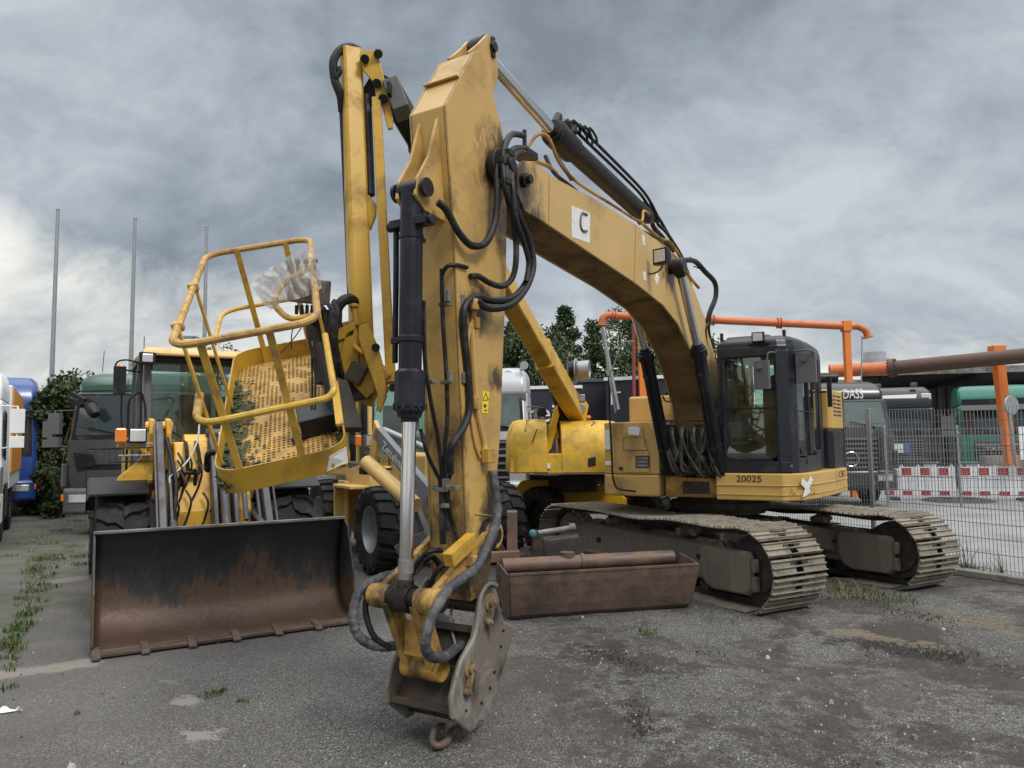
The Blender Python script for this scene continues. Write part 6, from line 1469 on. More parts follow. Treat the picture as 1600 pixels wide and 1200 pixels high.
# ================================================================ trucks
def truck(org,fwd,label,paint='grey',W_=2.45,Hh=3.7,glassm='scr',sun=None,grille='greypl',roofm=None,box=None,Lb=8.,low=.0,bump='same',rake=.22,mirrors=True,name='truck',slats=5,rows=None,lampx=.30,trim=None,group=None,mirm=None,amber=True,extra_low=True,wz0=1.62,wz1=2.78,wheels=True):
    tm=frame(org,fwd); t=root(name,tm,label,'truck',group); h=W_/2; roofm=roofm or paint; bump=paint if bump=='same' else bump
    def rg(x,ins,z,back=-2.15): return [V((x,-h+ins+.10,z)),V((x-.10,-h+ins,z)),V((back,-h+ins*.6,z)),V((back,h-ins*.6,z)),V((x-.10,h-ins,z)),V((x,h-ins-.10,z))]
    g=G(); g.loft([rg(-.02,.02,.95),rg(0,0,1.2),rg(0,0,wz0),rg(-rake*.25,.02,wz0+.15),rg(-rake,.05,wz1),rg(-rake-.10,.06,wz1+.06)]); cab_=g.build('cab',paint,t,True,.025)
    g=G(); zt=wz1+.06; H2=Hh-zt
    g.loft([rg(-rake-.10,.06,zt),rg(-rake-.12,.06,zt+H2*.35),rg(-rake-.30,.10,zt+H2*.75),rg(-rake-.62,.22,Hh-.03),rg(-rake-.95,.40,Hh)]); rf=g.build('roof',roofm,cab_,True,.03)
    # windscreen with dark surround
    def wp(z,ins,off): 
        x=-rake*.25+(-rake*.75)*(z-wz0-.15)/(wz1-wz0-.15); return x+off
    g=G(); za,zb_=wz0+.05,wz1; 
    g.ext([V((wp(za,0,.012),-h+.12,za)),V((wp(za,0,.012),h-.12,za)),V((wp(zb_,0,.012),h-.17,zb_)),V((wp(zb_,0,.012),-h+.17,zb_))],(.012,0,0)); g.build('windscreen_frame','black',cab_,False,.008)
    g=G(); za+=.09; zb_-=.05; g.ext([V((wp(za,0,.027),-h+.20,za)),V((wp(za,0,.027),h-.20,za)),V((wp(zb_,0,.027),h-.24,zb_)),V((wp(zb_,0,.027),-h+.24,zb_))],(.008,0,0)); g.build('windscreen',glassm,cab_,False,.01)
    g=G(); 
    for y0,y1 in((-.75,-.05),(.05,.75)): g.bar((wp(za,0,.05),y1,za+.0),(wp(za,0,.05),y0,za+.16),.02,.03)
    g.build('wiper','black',cab_)
    if sun:
        g=G(); x=wp(wz1,0,0); g.ext([V((x+.02,-h+.10,wz1+.04)),V((x+.22,-h+.12,wz1-.12)),V((x+.23,-h+.12,wz1-.10)),V((x+.04,-h+.10,wz1+.10))],(0,W_-.2,0)); g.build('sun_visor',sun,cab_,False,.01)
    # grille
    g=G(); gh=wz0-1.14; g.box((.0,0,1.0+gh/2),(.05,W_*.62,gh)); gp=g.build('grille','black',cab_,False,.02)
    for k in range(slats): g=G(); g.box((.035,0,1.02+gh*(k+.5)/slats),(.03,W_*.60,.05 if slats>3 else gh*.36)); g.build('grille_slat',grille,gp,False,.008)
    g=G(); g.lathe((.035,0,1.30),(1,0,0),[(0,.12),(.02,.12)],20) if rows else None
    if trim: g.box((.05,0,1.60),(.02,W_*.6,.05)); g.build('badge_bar','galv',cab_)
    else: g.bm.free()
    # bumper with lamps
    g=G(); g.loft([[V((x,y,z)) for y,z in ((-h,.45),(h,.45),(h,1.02),(-h,1.02))] for x in (-.9,.03)]+[[V((.10,y,z)) for y,z in ((-h+.1,.50),(h-.1,.50),(h-.1,.97),(-h+.1,.97))]]); bp=g.build('bumper',bump,t,True,.03)
    g=G(); g.box((.08,0,.55),(.06,W_*.5,.14)); g.build('bumper_intake','black',bp,False,.01)
    for s in(-1,1):
        g=G(); g.box((.085,s*(h-.36),.80),(.05,.44,.22),mi=0); g.box((.105,s*(h-.36),.80),(.03,.38,.17),mi=1); g.build('headlight',['greypl','lens'],bp,False,.03)
        if amber: g=G(); g.box((.03,s*(h-.02),.82),(.12,.05,.14)); g.build('indicator_lamp','amber',bp,False,.01)
        g=G(); g.ext([V((-.25,s*(h+.001-.01),1.75)),V((-1.1,s*(h-.01),1.65)),V((-1.15,s*(h-.02),2.6)),V((-.45,s*(h-.02),2.65))],(0,s*.012,0)); g.build('side_window','scr',cab_)
        g=G(); g.box((-.06,s*(h+.0),1.3),(.30,.03,.5)); g.build('corner_deflector','greypl',cab_,False,.03)
        if mirrors:
            g=G(); g.tube([V((-.25,s*(h-.05),2.72)),V((.02,s*(h+.22),2.70)),V((.02,s*(h+.22),1.95)),V((-.25,s*(h-.02),1.90))],.018,6); g.box((.0,s*(h+.22),2.42),(.14,.24,.46)); g.box((.0,s*(h+.22),2.02),(.14,.24,.22)); g.build('mirror',mirm or 'greypl',cab_,False,.04)
    if wheels:
        for x in ([-1.45]+([-4.6,-6.2] if box else [-4.2])):
            for s in(-1,1): wheel((x,s*(h-.20),.52),(0,s,0),.52,.32,t,'galv','road',rimr=.56,nl=26)
    g=G(); g.box((-3.6,0,.85),(7.0,.9,.28)); g.box((-1.4,0,.75),(.8,1.9,.3)); g.build('chassis','tdark',t)
    if box:
        g=G(); g.box((-2.5-Lb/2,0,(1.0+box[1])/2),(Lb,W_+.05,box[1]-1.0)); bx_=g.build('cargo_box',box[0],t,False,.03)
        g=G(); 
        for s in(-1,1): g.box((-2.5-Lb/2,s*(h+.03),box[1]-.03),(Lb,.03,.07)); 
        g.box((-2.49,0,box[1]-.03),(.05,W_+.08,.07)); g.build('box_rail','white',bx_,False,.005)
        t['bx']=1
    return t
def scrmat():
    m=mat('dark windscreen',(.022,.032,.033),.05,coat=.6,spec=.8,dirt=(.12,.13,.12),damt=.12,dscale=1.2); return m
M['scr']=scrmat(); M['scr2']=mat('windscreen with painted sky sheen',(.10,.135,.13),.08,coat=.5,dirt=(.03,.045,.045),damt=.45,dscale=1.1)  # second windscreen: sky reflection is put into the pale base colour
# grey tipper truck on the left
gt=truck((-8.50,16.2,0),(.05,-1,0),'anthracite grey truck with dark green visor and orange beacon behind the left loader wheel','grey',2.5,3.62,sun=None,roofm='dgreen',bump='greypl',rake=.20,wz0=2.02,wz1=3.08,box=('grey',3.2),Lb=4.5,slats=2,grille='grey')
g=G(); g.cyl((-.75,-.45,3.6),(-.75,-.45,3.66),.09); g.lathe((-.75,-.45,3.66),(0,0,1),[(0,.08),(.10,.075),(.14,.04)],16); g.build('beacon','amber',gt,True)
g=G(); g.tube([V((-.7,-.85,3.6)),V((-.72,-.83,4.1))],.008,5); g.build('aerial','black',gt)
g=G(); g.bar((.05,-1.15,2.95),(.12,-.85,2.80),.10,.10); g.lathe((.15,-.62,2.72),(.3,.5,-.6),[(-.12,.06),(-.1,.12),(.05,.13),(.18,.10),(.2,.02)],16); g.box((.10,-.95,3.0),(.14,.34,.09),Matrix.Rotation(-.5,3,'X')); g.build('spot_lamp','black',gt,True,.01)
g=G(); g.ext([V((.03,-1.05,1.80)),V((.03,-.62,1.76)),V((.03,-.50,1.50)),V((.03,-.95,1.42))],(.03,0,0)); g.build('side_intake','black',gt,False,.02)
g=G(); g.box((.06,1.0,1.52),(.05,.85,.72)); g.lathe((.088,.95,1.55),(1,0,0),[(0,.26),(.008,.26)],28); g.build('equipment_panel','rustdark' if False else 'steel',gt,False,.01)
# leftmost white and orange tanker seen from its side, and the blue truck behind it
wo=truck((-8.35,12.3,0),(.12,-1,0),'white and orange truck cut off by the left edge of the photo, with white mirrors','white',2.45,3.5,mirm='white',rake=.2) 
wo.matrix_world=frame((-10.74,13.45,0),(.52,-.86,0))
g=G(); g.box((-4.9,0,2.15),(4.4,2.42,2.3)); g.build('cargo_box','white',wo,False,.03)
g=G(); g.box((-4.9,1.225,2.3),(4.3,.03,1.9)); g.build('orange_panel',mat('orange yellow side panel',(.75,.30,.02),.4),wo,False,.01)
g=G(); g.box((-1.2,1.2,.85),(.9,.10,.7)); g.build('side_tank','black',wo,False,.03)
bt_=truck((-14.4,20.2,0),(.52,-.86,0),'blue truck parked behind the white and orange truck at the left edge','blue',2.45,3.95,rake=.15,bump='blue',mirm='greypl',box=('blue',3.7),Lb=6)
g=G(); g.box((.02,1.28,1.0),(.05,.10,.24)); g.build('marker_lamp','red',bt_,False,.01)
# silver truck with roof lamps and the black lettered trailer
st_=truck((-.84,17.0,0),(-.06,-1,0),'silver white tractor truck with round roof lamps, half hidden by the excavator stick','silver',2.45,3.72,sun=None,rake=.25,glassm='scr2',trim=True,slats=6,wz0=2.1,wz1=3.0)
for s in(-1,1):
    g=G(); g.lathe((-.62,s*.72,3.50),(1,0,.1),[(-.06,.10),(.0,.15),(.04,.15),(.05,.13)],22,mi=0); g.lathe((-.57,s*.72,3.50),(1,0,.1),[(0,.12),(.015,.11)],22,mi=1); g.build('roof_lamp',['white','lens'],st_,True)
    g=G(); g.cyl((-.9,s*1.0,3.66),(-.5,s*1.1,3.70),.03); g.lathe((-.5,s*1.1,3.70),(1,.1*s,0),[(0,.03),(.10,.10),(.11,.10)],16); g.build('air_horn','chrome',st_,True)
g=G(); g.box((-.28,0,2.96),(.14,2.3,.20)); g.build('sun_visor','greypl',st_,False,.03)
tl=root('box_trailer',frame((1.0,24,0),(-.1,-1,0)),'black tarpaulin trailer with white lettering beside the silver truck','trailer')
g=G(); g.box((-6,0,2.35),(12,2.5,2.55)); tb=g.build('trailer_box','tarp',tl,False,.02)
g=G(); g.box((0.02,0,3.66),(.06,2.54,.10)); g.box((-6,1.27,3.66),(12,.03,.10)); g.box((-6,-1.27,3.66),(12,.03,.10)); g.build('top_rail','white',tb,False,.005)
text('trailer_lettering',"nei'",.85,axes(V((.012,-.50,2.55)),(0,1,0),(0,0,1)),'twhite',tb,sx=.9)
for x in(-9,-10.3):
    for s in(-1,1): wheel((x,s*1.05,.52),(0,s,0),.52,.32,tl,'galv','road',rimr=.56,nl=22)
g=G(); g.box((-6,0,.95),(11,.9,.25)); g.build('chassis','tdark',tl)
for i,(px0,px1,vt,Y,lab) in enumerate(((906,958,592,25.5,'narrow dark container behind the hose reel of the boom lift'),(946,1015,594,24.5,'wide dark blue container with a white top edge behind the excavator storage box'))):
    a=atY(px0,vt+ (4 if i==0 else 0),Y); b=atY(px1,vt-8,Y-.5 if i else Y); d=(b-a); d.z=0; L_=max(d.length,4.2); d.normalize()
    t=root('shipping_container',frame((a.x,a.y,0),(d.x,d.y)),lab,'container')
    zt=a.z; g=G(); g.box((L_/2,1.2,zt/2),(L_,2.4,zt)); bx_=g.build('container_wall','tarp',t,False,.01)
    g=G(); g.box((L_/2,-.02,zt+.03),(L_+.06,.10,.11)); g.box((-.01,1.2,zt+.03),(.08,2.5,.11)); g.build('roof_edge','white' if i else 'greypl',bx_,False,.004)
    if i: g=G(); g.box((.35,-.012,zt-.42),(.32,.01,.05)); g.box((.20,-.012,zt-.62),(.05,.01,.42)); g.build('corner_mark','white',bx_)
# ---- right side trucks
ds=truck((9.35,20.6,0),(-.05,-1,0),'black tractor truck lettered DASS on its roof, partly behind the excavator engine cover','trblack',2.5,3.55,rake=.30,glassm='scr2',slats=7,trim=False,rows=1,wz0=2.05,wz1=2.95,amber=False,mirrors=False,roofm='greydark' if False else 'trblack')
text('roof_lettering','DASS',.40,axes(V((-.375,.02,3.02)),(0,1,0),(-.04,0,1)),'twhite',ds,sx=.62)
g=G(); g.cyl((-1.5,-.9,3.7),(-1.5,.3,3.7),.16); g.build('roof_airco','black',ds,True)
g=G(); q=[V((.075,-.0+.20*math.cos(a),1.32+.20*math.sin(a))) for a in [k*.39 for k in range(16)]]; g.tube(q,.014,6,closed=True); g.build('round_emblem','chrome',ds,True)
bk_=truck((14.55,27.8,0),(-.36,-1,0),'black truck with a lit-looking white roof sign panel under the shed canopy','trblack',2.5,3.85,rake=.2,trim=False,amber=False,wz0=1.95,wz1=2.95,slats=8)
bk_['label']='black truck with white roof sign panel and brown roof lamp housings, under the shed canopy'
g=G(); g.ext([V((-.36,-.68,3.28)),V((-.36,.62,3.30)),V((-.42,.68,3.52)),V((-.42,-.74,3.50))],(.02,0,0)); g.build('sign_panel','white',bk_,False,.01)
for s in(-1,1):
    g=G(); g.box((-.40,s*.98,3.42),(.06,.34,.26)); g.build('roof_lamp','lens',bk_,False,.06)
    g=G(); g.box((-.62,s*.62,3.90),(.2,.22,.16)); g.box((-.62,s*.45,3.66),(.1,.4,.06)); g.build('lamp_housing','rustdark',bk_,False,.03)
g=G(); g.box((.06,-.10,1.50),(.01,.34,.34),mi=0); g.box((.06,.18,1.50),(.01,.20,.34),mi=1); g.build('notice_plate',['white',mat('blue notice',(.08,.18,.42),.5)],bk_)
gn=truck((17.45,26.6,0),(-.46,-1,0),'green truck with a white chrome grille bar, behind the orange post under the canopy','green',2.5,3.80,rake=.2,sun='trblack',trim=True,amber=False,grille='greypl',wz0=1.9,wz1=2.95,slats=7)
g=G(); g.box((-.30,0,3.12),(.05,2.1,.30)); g.build('dark_visor_band','navy',gn,False,.01)
text('grille_lettering','SCALES',.16,axes(V((.075,-.45,1.42)),(0,1,0),(0,0,1)),'twhite',gn)
g=G(); g.box((-.075,.55,2.0),(.01,.26,.28)); g.build('screen_notice',mat('pale green notice',(.35,.5,.42),.5),gn)
wv=root('van',frame((21.6,26.5,0),(-.2,-1,0)),'grey van with a white notice board, at the right edge beyond the orange post','van')
g=G(); g.loft([[V((x,y,z)) for x,z in ((0,.35),(.05,1.0),(-.15,1.25),(-.9,1.75),(-1.3,2.35),(-5,2.4),(-5,.35))] for y in (-1,1)]); g.build('body','silver',wv,False,.08)
g=G(); g.ext([V((-.16,-.85,1.30)),V((-.16,.85,1.30)),V((-.88,.78,1.77)),V((-.88,-.78,1.77))],(.03,0,.03)); g.build('windscreen','scr',wv)
g=G(); g.box((.03,-.75,.85),(.06,.3,.2)); g.box((.03,.75,.85),(.06,.3,.2)); g.build('headlight','lens',wv,False,.02)
for x in(-.9,-4.1):
    for s in(-1,1): wheel((x,s*.88,.34),(0,s,0),.34,.22,wv,'galv','road',rimr=.6,nl=20)
# ================================================================ far site, right hand side
FD=V((-.479,.878,0)); F0=V((6.72,9.62,0))
# road beyond the fence and the kerb strip
g=G(); 
for p in [F0-FD*9+V((.25,.1,.004)),V((60,-30,.004)),V((70,44,.004)),V((2.0,44,.004)),F0+FD*9+V((.25,.1,.004))]: g.v(p)
g.bm.verts.ensure_lookup_table(); g.f(list(g.bm.verts)); M['road']=mat('pale worn road asphalt',(.27,.265,.262),.85,dirt=(.17,.165,.16),damt=.5,dscale=.7,bump=.5,bscale=60,var=.12); tag(g.build('road','road'),kind='structure')
g=G(); s=V((.878,.479,0)); g.ext([F0-FD*8-s*.22,F0+FD*4.2-s*.22,F0+FD*4.2-s*.02,F0-FD*8-s*.02],(0,0,.09)); tag(g.build('kerb','conc',None,False,.012),kind='structure')
g=G(); r=random.Random(44)
for i in range(40):
    t=-3+6*r.random(); c=F0+FD*t+s*r.uniform(-.05,.22); grass(g,(c.x,c.y,0),.16,26,.20,r,0)
for (t,h_) in ((.45,.55),(.95,.6),(1.0,.5),(.5,.4)):
    c=F0+FD*t+s*.06; grass(g,(c.x,c.y,0),.05,9,h_,r,0)
tag(g.build('verge_grass',['grass','drygrass']),kind='stuff')
# road markings worn lines
g=G(); g.ext([V((9.0,12.5,.008)),V((24,14.4,.008)),V((24,14.52,.008)),V((9.0,12.62,.008))],(0,0,.002)); tag(g.build('road_line',mat('worn white marking',(.42,.42,.41),.8)),kind='structure')
g=G(); c=atZ(1497,783,.0); g.lathe((c.x,c.y,.0),(0,0,1),[(0,1.0),(.06,.85),(.08,.3),(.10,.01)],22); 
tag(g.build('rubber_mat','black'),'dark round rubber base lying on the road before the red and white barriers','rubber base')
def mesh_fence(P,D,n,seg,ztop,label,zb=.06,name='mesh_fence',vr=.05,post=True,rows_=None,m='wire',group='mesh fence panels'):
    D=D.normalized(); sd=V((D.y,-D.x,0))
    for i in range(n):
        a=P+D*(seg*i); fm=frame(a,(D.x,D.y)); t=root(name,fm,label[i] if isinstance(label,list) else label,'fence',group)
        g=G(); k=int(seg/vr)
        for j in range(k): x=(j+.5)*seg/k; g.box((x,0,(zb+ztop)/2),(.006,.006,ztop-zb))
        z=zb+.06; zz=[]
        while z<ztop-.02: zz.append(z); z+=.2
        zz[-1]=ztop-.03 if ztop-.03-zz[-1]<.1 else zz[-1]
        for z in zz: g.box((seg/2,.006,z),(seg,.007,.008)); 
        g.build('wire_mesh',m,t)
        if post: g=G(); g.box((0,.045,(ztop+.04)/2),(.06,.04,ztop+.04)); g.box((0,.045,ztop+.05),(.065,.045,.02)); 
        if post:
            for z in(.4,1.2,2.0): g.box((0,.0,z),(.05,.03,.05))
            g.build('post','galv',t,False,.004)
mesh_fence(F0-FD*2.35+V((0,0,0)),FD,4,2.32,2.30,['grey wire mesh fence panel cut by the right edge of the photo','grey wire mesh fence panel standing on the kerb right of the thick post','grey wire mesh fence panel directly behind the excavator engine cover','grey wire mesh fence panel behind the excavator body, seen under its deck'])
mesh_fence(V((10.2,20.3,0)),V((1,-.09,0)),3,1.9,2.15,['second wire fence panel, left one in front of the black trucks','second wire fence panel in front of the green truck','second wire fence panel at the far right before the van'],vr=.07,group='far mesh fence panels')
# red and white plastic barriers
def barrier(x,y,D,label):
    t=root('traffic_barrier',frame((x,y,0),(D.x,D.y)),label,'barrier','red and white barriers along the road'); L_=2.0
    g=G()
    for z0,z1 in((.72,1.0),(.10,.34)): g.box((L_/2,0,(z0+z1)/2),(L_,.05,z1-z0))
    for k in range(9): g.box((.08+k*.23,0,.53),(.06,.04,.40))
    g.box((L_/2,0,.52),(L_,.02,.38)) ; 
    for x_ in(.1,.55,1.0,1.45,1.9): g.box((x_,0,1.03),(.07,.05,.07))
    b=g.build('barrier_board','white',t,False,.006)
    for z0,z1 in((.75,.97),(.15,.28)):
        for k in range(4):
            g=G(); g.box((.18+k*.50,-.0,(z0+z1)/2),(.26,.056,z1-z0)); g.build('red_reflector','red',b)
    for x_ in(.3,1.7): g=G(); g.box((x_,0,.05),(.22,.75,.10)); g.build('foot','black',t,False,.015)
bD=V((1,-.30,0)).normalized(); bp0=V((11.35,22.9,0))
for i in range(5):
    c=bp0+bD*2.06*i; barrier(c.x,c.y,bD,['first red and white barrier, beside the black DASS truck','second red and white barrier in the row from the left','middle red and white barrier, behind the dark rubber base','fourth red and white barrier in the row from the left','last red and white barrier at the right edge'][i])
# low concrete block wall behind barriers
g=G(); a=atY(1536,722,25.5); g.box((a.x+4,25.5,.62),(8,.4,1.24)); tag(g.build('concrete_wall','conc',None,False,.02),'low pale concrete wall behind the red and white barriers','wall')
# ---- shed canopy with the big pipes
def P(u,v,Y): return atY(u,v,Y)
sh=root('open_shed',T(20,36,0),'open-sided shed with a dark flat canopy and corrugated back wall over the trucks','shed'); SI=T(-20,-36,0)
a=P(1345,586,30.0); b=P(1680,566,29.0); c=P(1640,575,52); d=P(1420,610,50)
g=G(SI); zc_=a.z; g.ext([V((a.x,a.y,a.z)),V((b.x,b.y,a.z+.05)),V((c.x+8,52,a.z+.1)),V((d.x-2,52,a.z+.1))],(0,0,.14)); g.build('roof','shedd',sh)
g=G(SI); g.bar(V((a.x,a.y-.05,a.z+.08)),V((b.x,b.y-.05,a.z+.13)),.06,.26); g.build('roof_edge','steel',sh)
g=G(SI); 
for k in range(60): x=17.5+k*.5; g.box((x,38.0,2.4),(.27,.10,4.6)); g.box((x+.25,38.06,2.4),(.24,.04,4.6))
g.build('wall','shedwall',sh)
g=G(SI); 
for k in range(5): g.bar(V((a.x+1.0+k*4.0,30.5,a.z-.1)),V((a.x+4.8+k*5.0,51,a.z-.1)),.12,.22)
g.build('roof_beam','shedd',sh)
# grey wall between
g=G(); q=P(1372,592,46); g.box((q.x+1,46.5,q.z/2),(9,.3,q.z)); tag(g.build('rear_wall','conc'),'grey wall far behind the DASS truck, below the left end of the canopy','wall')
g=G(); q=P(1366,551,70); g.cyl((q.x,70,0),(q.x,70,q.z-.6),1.2,n=24); g.lathe((q.x,70,q.z-.6),(0,0,1),[(0,1.0),(.6,1.0)],24); 
tag(g.build('chimney','silver',None,True),'pale round chimney on the horizon behind the orange post','chimney')
# big pipe: orange left end, brown right end with flange
pipe_=root('large_pipe',T(14,24,0),'large horizontal pipe, orange at left and dark brown at right, above the canopy','pipe'); PI_=T(-14,-24,0)
A=P(1296,580,25.5); B=P(1394,575,25.0); C=P(1660,550,22.2)
g=G(PI_); g.cyl(A,B,.225,n=28); g.build('orange_section','orange',pipe_,True)
g=G(PI_); d=(C-B).normalized(); g.cyl(B,C,.235,n=28); g.build('brown_section','brownpipe',pipe_,True)
g=G(PI_); g.lathe(B-d*.08,d,[(0,.23),(.001,.32),(.07,.32),(.09,.32),(.16,.32),(.161,.23)],30); 
for k in range(14): a_=k*.4488; u=d.orthogonal().normalized(); w=d.cross(u); q=B+(u*math.cos(a_)+w*math.sin(a_))*.285; g.cyl(q-d*.13,q+d*.13,.025,n=6)
g.build('flange','brownpipe',pipe_,True)
# overhead orange loading pipe on posts
op=root('overhead_pipe',T(6,20,0),'orange overhead pipe gantry with drooping elbow ends above the excavator cab','pipe gantry'); OI=T(-6,-20,0)
A=P(958,493,24.0); B=P(1330,510,24.0); 
g=G(OI); g.cyl(A,B,.125,n=22); 
d=(B-A).normalized(); pm=g.build('main_pipe','orange',op,True)
for u_,v_,Yd in((1218,0,0),(1113,0,0),(960,0,0),(1046,0,0)):
    t=(u_-958)/(1330-958); c=A.lerp(B,t); 
    for q in(-.05,.05): g=G(OI); g.lathe(c+d*(q-.02),d,[(0,.13),(.001,.18),(.04,.18),(.041,.13)],22); g.build('pipe_flange','orange',pm,True)
g=G(OI); q=[B,B+V((.22,-.03,-.02)),B+V((.42,-.05,-.14)),B+V((.50,-.05,-.32))]; g.tube(q,.11,16,5); g.lathe(q[-1]+V((0,0,-.03)),(.2,0,-1),[(-.02,.11),(-.01,.17),(.04,.17),(.05,.12)],20); g.build('elbow','orange',op,True)
g=G(OI); q=[A,A+V((-.20,0,0)),A+V((-.34,0,-.10)),A+V((-.38,0,-.30))]; g.tube(q,.12,16,5); g.lathe(q[-1],(0,0,-1),[(-.02,.12),(-.01,.19),(.04,.19),(.05,.12)],20); g.build('elbow','orange',op,True)
g=G(OI); c=P(1322,512,24.0); g.box((c.x,c.y,c.z/2),(.20,.20,c.z)); g.box((c.x,c.y,c.z+.05),(.28,.28,.34)); g.build('post','orangepost',op,False,.01)
g=G(OI); c=P(1001,500,24.0); g.box((c.x,c.y,c.z/2),(.22,.22,c.z)); g.build('post','orangepost',op,False,.01)
g=G(OI); c=P(985,505,23.9); g.cyl((c.x,c.y,0),(c.x+.1,c.y,c.z),.06,n=12); g.build('thin_red_pipe','rustdark' if False else mat('red brown pipe',(.24,.05,.04),.5),op,True)
g=G(OI); c=P(1347,525,23.9); c2=P(1345,640,23.9); g.cyl(c,c2,.02,n=8); c=P(941,512,23.9); c2=P(966,640,23.9); g.cyl(c,c2,.06,n=10); g.build('drop_tube','galv',op,True)
ps=root('orange_post',T(0,0,0),'thick leaning orange steel post in front of the green truck','post')
a=P(1558,552,23.6); b=P(1577,735,23.6); ps.matrix_world=T(b.x,b.y,0); g=G(T(-b.x,-b.y,0)); bz=V((b.x+.12,b.y,0)); dd=(a-bz); g.bar(bz,a,.29,.26,up=(0,1,0)); g.build('column','orangepost',ps,False,.015)
g=G(T(-b.x,-b.y,0)); g.box(a+V((0,0,.12)),(.40,.34,.24)); c=bz.lerp(a,.36); g.box(c,(.33,.32,.06)); g.build('bracket','orangepost',ps,False,.01)
g=G(); a=P(1573,618,22.5); b=P(1583,705,22.5); g.cyl((b.x+.1,b.y,0),a,.045); g.lathe(a+V((.12,0,-.3)),(.3,-.9,0),[(-.03,.28),(.0,.30),(.03,.28)],24); tag(g.build('traffic_mirror','galv',None,True),'thin grey pole with a round mirror right of the orange post','mirror pole')
g=G(); a=P(1592,668,21.5); g.box((a.x+.45,a.y,a.z-.45),(.95,.04,.95),mi=0)
for k,(dx,dz,w_,h_) in enumerate(((.3,-.25,.35,.2),(.4,-.6,.4,.06),(.4,-.75,.4,.06))): g.box((a.x+dx,a.y-.025,a.z+dz),(w_,.01,h_),mi=1)
g.box((a.x+.1,a.y+.04,a.z/2),(.05,.05,a.z),mi=2); tag(g.build('notice_board',['white','greypl','galv']),'white notice board on a post at the right edge','sign')
# ---- left: flagpoles, street lamp, bush, far fence
for i,(u0,v0,u1,v1,Y,lab) in enumerate(((90.5,328,83,640,30,'leftmost of the three tall bare flagpoles'),(211,342,206,640,31,'middle one of the three tall bare flagpoles, above the grey truck'),(323,355,319,640,32,'rightmost of the three tall bare flagpoles, seen through the basket rails'))):
    a=P(u0,v0,Y); b=P(u1,v1,Y); g=G(T(-a.x,-Y,0)); g.tube([V((a.x,Y,0)),V((a.x,Y,a.z))],lambda t:.11-.045*t,12); g.lathe((a.x,Y,a.z),(0,0,1),[(0,.08),(.04,.08),(.08,.02)],10); g.cyl((a.x,Y,0),(a.x,Y,.5),.16)
    o=g.build('flagpole','galv',None,True); o.location=(a.x,Y,0); tag(o,lab,'flagpole','tall flagpoles')
a=P(316,530,34); g=G(T(-a.x,-34,0)); g.tube([V((a.x,34,0)),V((a.x,34,a.z)),V((a.x-.25,34,a.z+.12)),V((a.x-.6,34,a.z+.12))],.06,8); g.box((a.x-.75,34,a.z+.10),(.75,.3,.10)); o=g.build('street_lamp','galv',None,True); o.location=(a.x,34,0); tag(o,'small grey street lamp above the left loader cab','street lamp')
mesh_fence(V((-16.5,24.2,0)),V((1,0,0)),3,2.4,2.2,['far wire fence panel behind the blue truck','far wire fence panel below the dark bush','far wire fence panel behind the grey truck'],vr=.08,group='far left fence panels')
g=G(); a=P(50,770,23.0); g.box((a.x,23.4,.5),(1.0,.5,1.0)); tag(g.build('concrete_block','conc',None,False,.03),'pale concrete block behind the blue truck','block')
g=G(); 
# low building mass far right of the canopy and far hedge at the horizon
# ---- foliage
M['fol1']=leafmat('dark conifer leaves',(.022,.042,.018),(.075,.115,.045)); M['fol2']=leafmat('mid green leaves',(.028,.05,.02),(.095,.135,.055)); M['fol3']=leafmat('bush leaves',(.018,.034,.012),(.06,.09,.035))
def crown(name,m,par,cx_,cy_,z0,z1,rad,n,leaf,shape,seed,droop=.0):
    r=random.Random(seed); g=G(); blobs=[]
    nb=26 if shape!='bush' else 30
    for i in range(nb):
        t=i/(nb-1) if shape=='cone' else r.random()
        if shape=='cone': rr_=rad*(1-t)**.75*.62+.12*rad; z=z0+(z1-z0)*t; q=rr_*r.uniform(.3,1.05)
        else: z=z0+(z1-z0)*t; q=rad*math.sqrt(max(.05,1-(2*t-1)**2))*r.uniform(.2,.95)
        a=i*2.4+r.random(); blobs.append((V((cx_+math.cos(a)*q,cy_+math.sin(a)*q,z)),rad*r.uniform(.20,.42)*(1-.45*t if shape=='cone' else 1)))
    if shape=='cone': blobs.append((V((cx_,cy_,z1)),rad*.12))
    for i in range(n):
        c,b=r.choice(blobs); d=V((r.gauss(0,1),r.gauss(0,1),r.gauss(0,.8))).normalized()*b*(r.random()**.35)*r.uniform(.8,1.25)
        p=c+d; s=leaf*r.uniform(.5,1.3); u=V((r.gauss(0,1),r.gauss(0,1),r.gauss(0,1))).normalized(); w=u.cross(V((r.gauss(0,1),r.gauss(0,1),r.gauss(0,1)))).normalized()
        g.f([g.v(p-u*s),g.v(p-w*s*.55),g.v(p+u*s),g.v(p+w*s*.55)])
    return g.build(name,m,par)
def tree(px,vt,Y,rad,lab,seed,shape='cone',m='fol1',n=15000,z0=1.2,leaf=.085,grp='trees behind the containers'):
    a=P(px,vt,Y); t=root('tree',T(a.x,Y,0),lab,'tree',grp)
    g=G(); r=random.Random(seed); g.tube([V((0,0,0)),V((.05,0,a.z*.4)),V((0,.05,a.z*.92))],lambda s:.22*(1-s)+.03,10,3)
    for k in range(9): z=a.z*(.2+.07*k); an=k*2.4; L_=rad*.7*(1-k*.08); g.tube([V((0,0,z)),V((math.cos(an)*L_*.5,math.sin(an)*L_*.5,z+.25)),V((math.cos(an)*L_,math.sin(an)*L_,z+.45))],lambda s:.07*(1-s)+.015,6)
    g.build('trunk','bark',t,True); crown('crown',m,t,0,0,z0,a.z,rad,n,leaf,shape,seed); return t
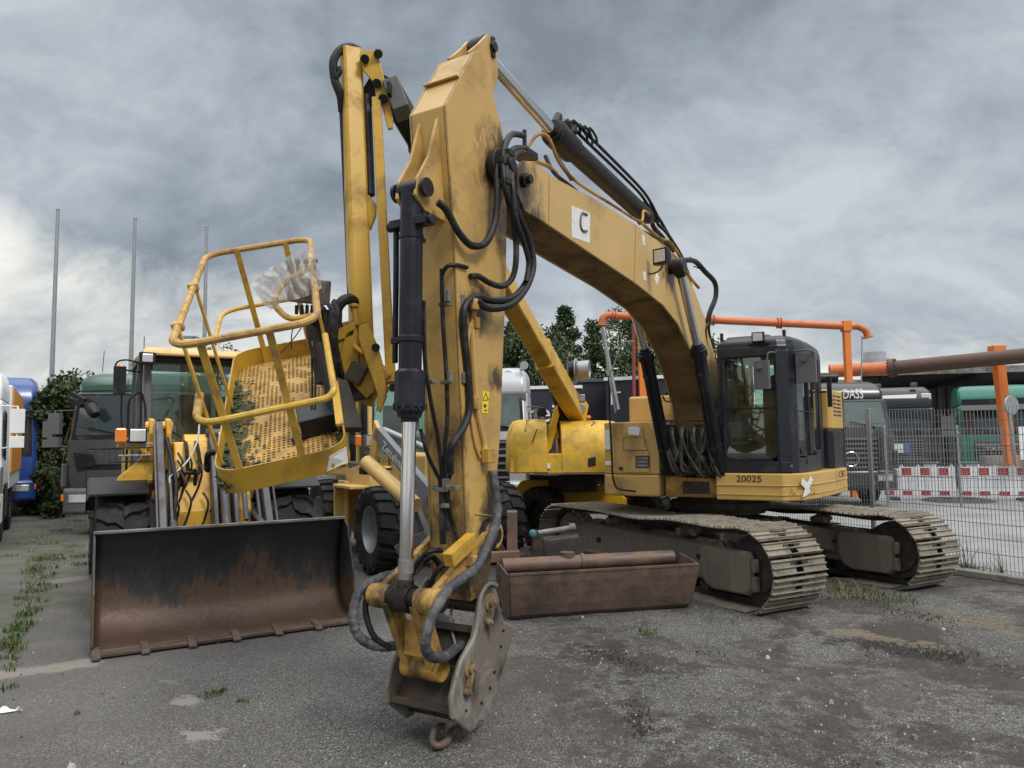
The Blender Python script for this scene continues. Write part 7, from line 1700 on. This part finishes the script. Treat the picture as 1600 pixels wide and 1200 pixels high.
tree(884,486,38,2.1,'tallest pointed conifer-like tree behind the boom lift hose reel',1)
tree(836,520,36,2.4,'broad dark tree right of the excavator stick, above the silver truck',2,'round','fol2')
tree(800,508,37,1.6,'tree partly hidden by the excavator stick and the lift boom',3)
tree(928,512,40,2.0,'medium tree between the tallest tree and the overhead orange pipe',4)
tree(968,498,39,2.6,'rounded tree behind the left elbow of the orange pipe',5,'round','fol2')
tree(1015,520,37,2.2,'tree seen under the excavator boom behind its cylinders',6,'round','fol2')
tree(1060,515,41,2.6,'tree behind the excavator boom foot',7,'round')
tree(1118,535,40,1.9,'small tree top between the boom and the excavator cab',8,'round','fol2')
tree(905,556,33,2.8,'low bushy tree in front of the row, above the black trailer',9,'round','fol1',z0=1.0)
tree(850,560,33,2.6,'low bushy tree between the lift boom and the silver truck',10,'round','fol1',z0=1.0)
tree(1000,560,34,2.6,'low bushy tree behind the dark blue container',12,'round','fol1',z0=1.0)
tree(340,546,40,2.0,'distant round tree above the left loader cab',13,'round','fol2',5000,grp=None)
tree(545,560,42,2.2,'distant tree seen through the basket bracket gap',14,'round','fol2',5000,grp=None)
def bush(px,vt,Y,rad,lab,seed,n=9000,leaf=.09):
    a=P(px,vt,Y); t=root('bush',T(a.x,Y,0),lab,'bush'); g=G(); r=random.Random(seed)
    for k in range(7): an=k*.9; g.tube([V((0,0,0)),V((math.cos(an)*rad*.3,math.sin(an)*rad*.3,a.z*.5)),V((math.cos(an)*rad*.6,math.sin(an)*rad*.5,a.z*(.8+.15*r.random())))],lambda s:.05*(1-s)+.01,6,3)
    g.build('stems','bark',t,True); crown('foliage','fol3',t,0,0,.2,a.z*.97,rad,n,leaf,'bush',seed); return t
bush(82,592,21.8,1.35,'tall dark bush between the blue truck and the grey truck',21,12000)
bush(112,588,23.5,1.3,'thinner bush top just left of the grey truck mirror',22,8000)
bush(95,690,20.3,.7,'low leafy shrub at the foot of the tall dark bush',23,3500,.07)
bush(170,600,27,1.6,'bush hidden mostly behind the grey truck roof',24,4000)
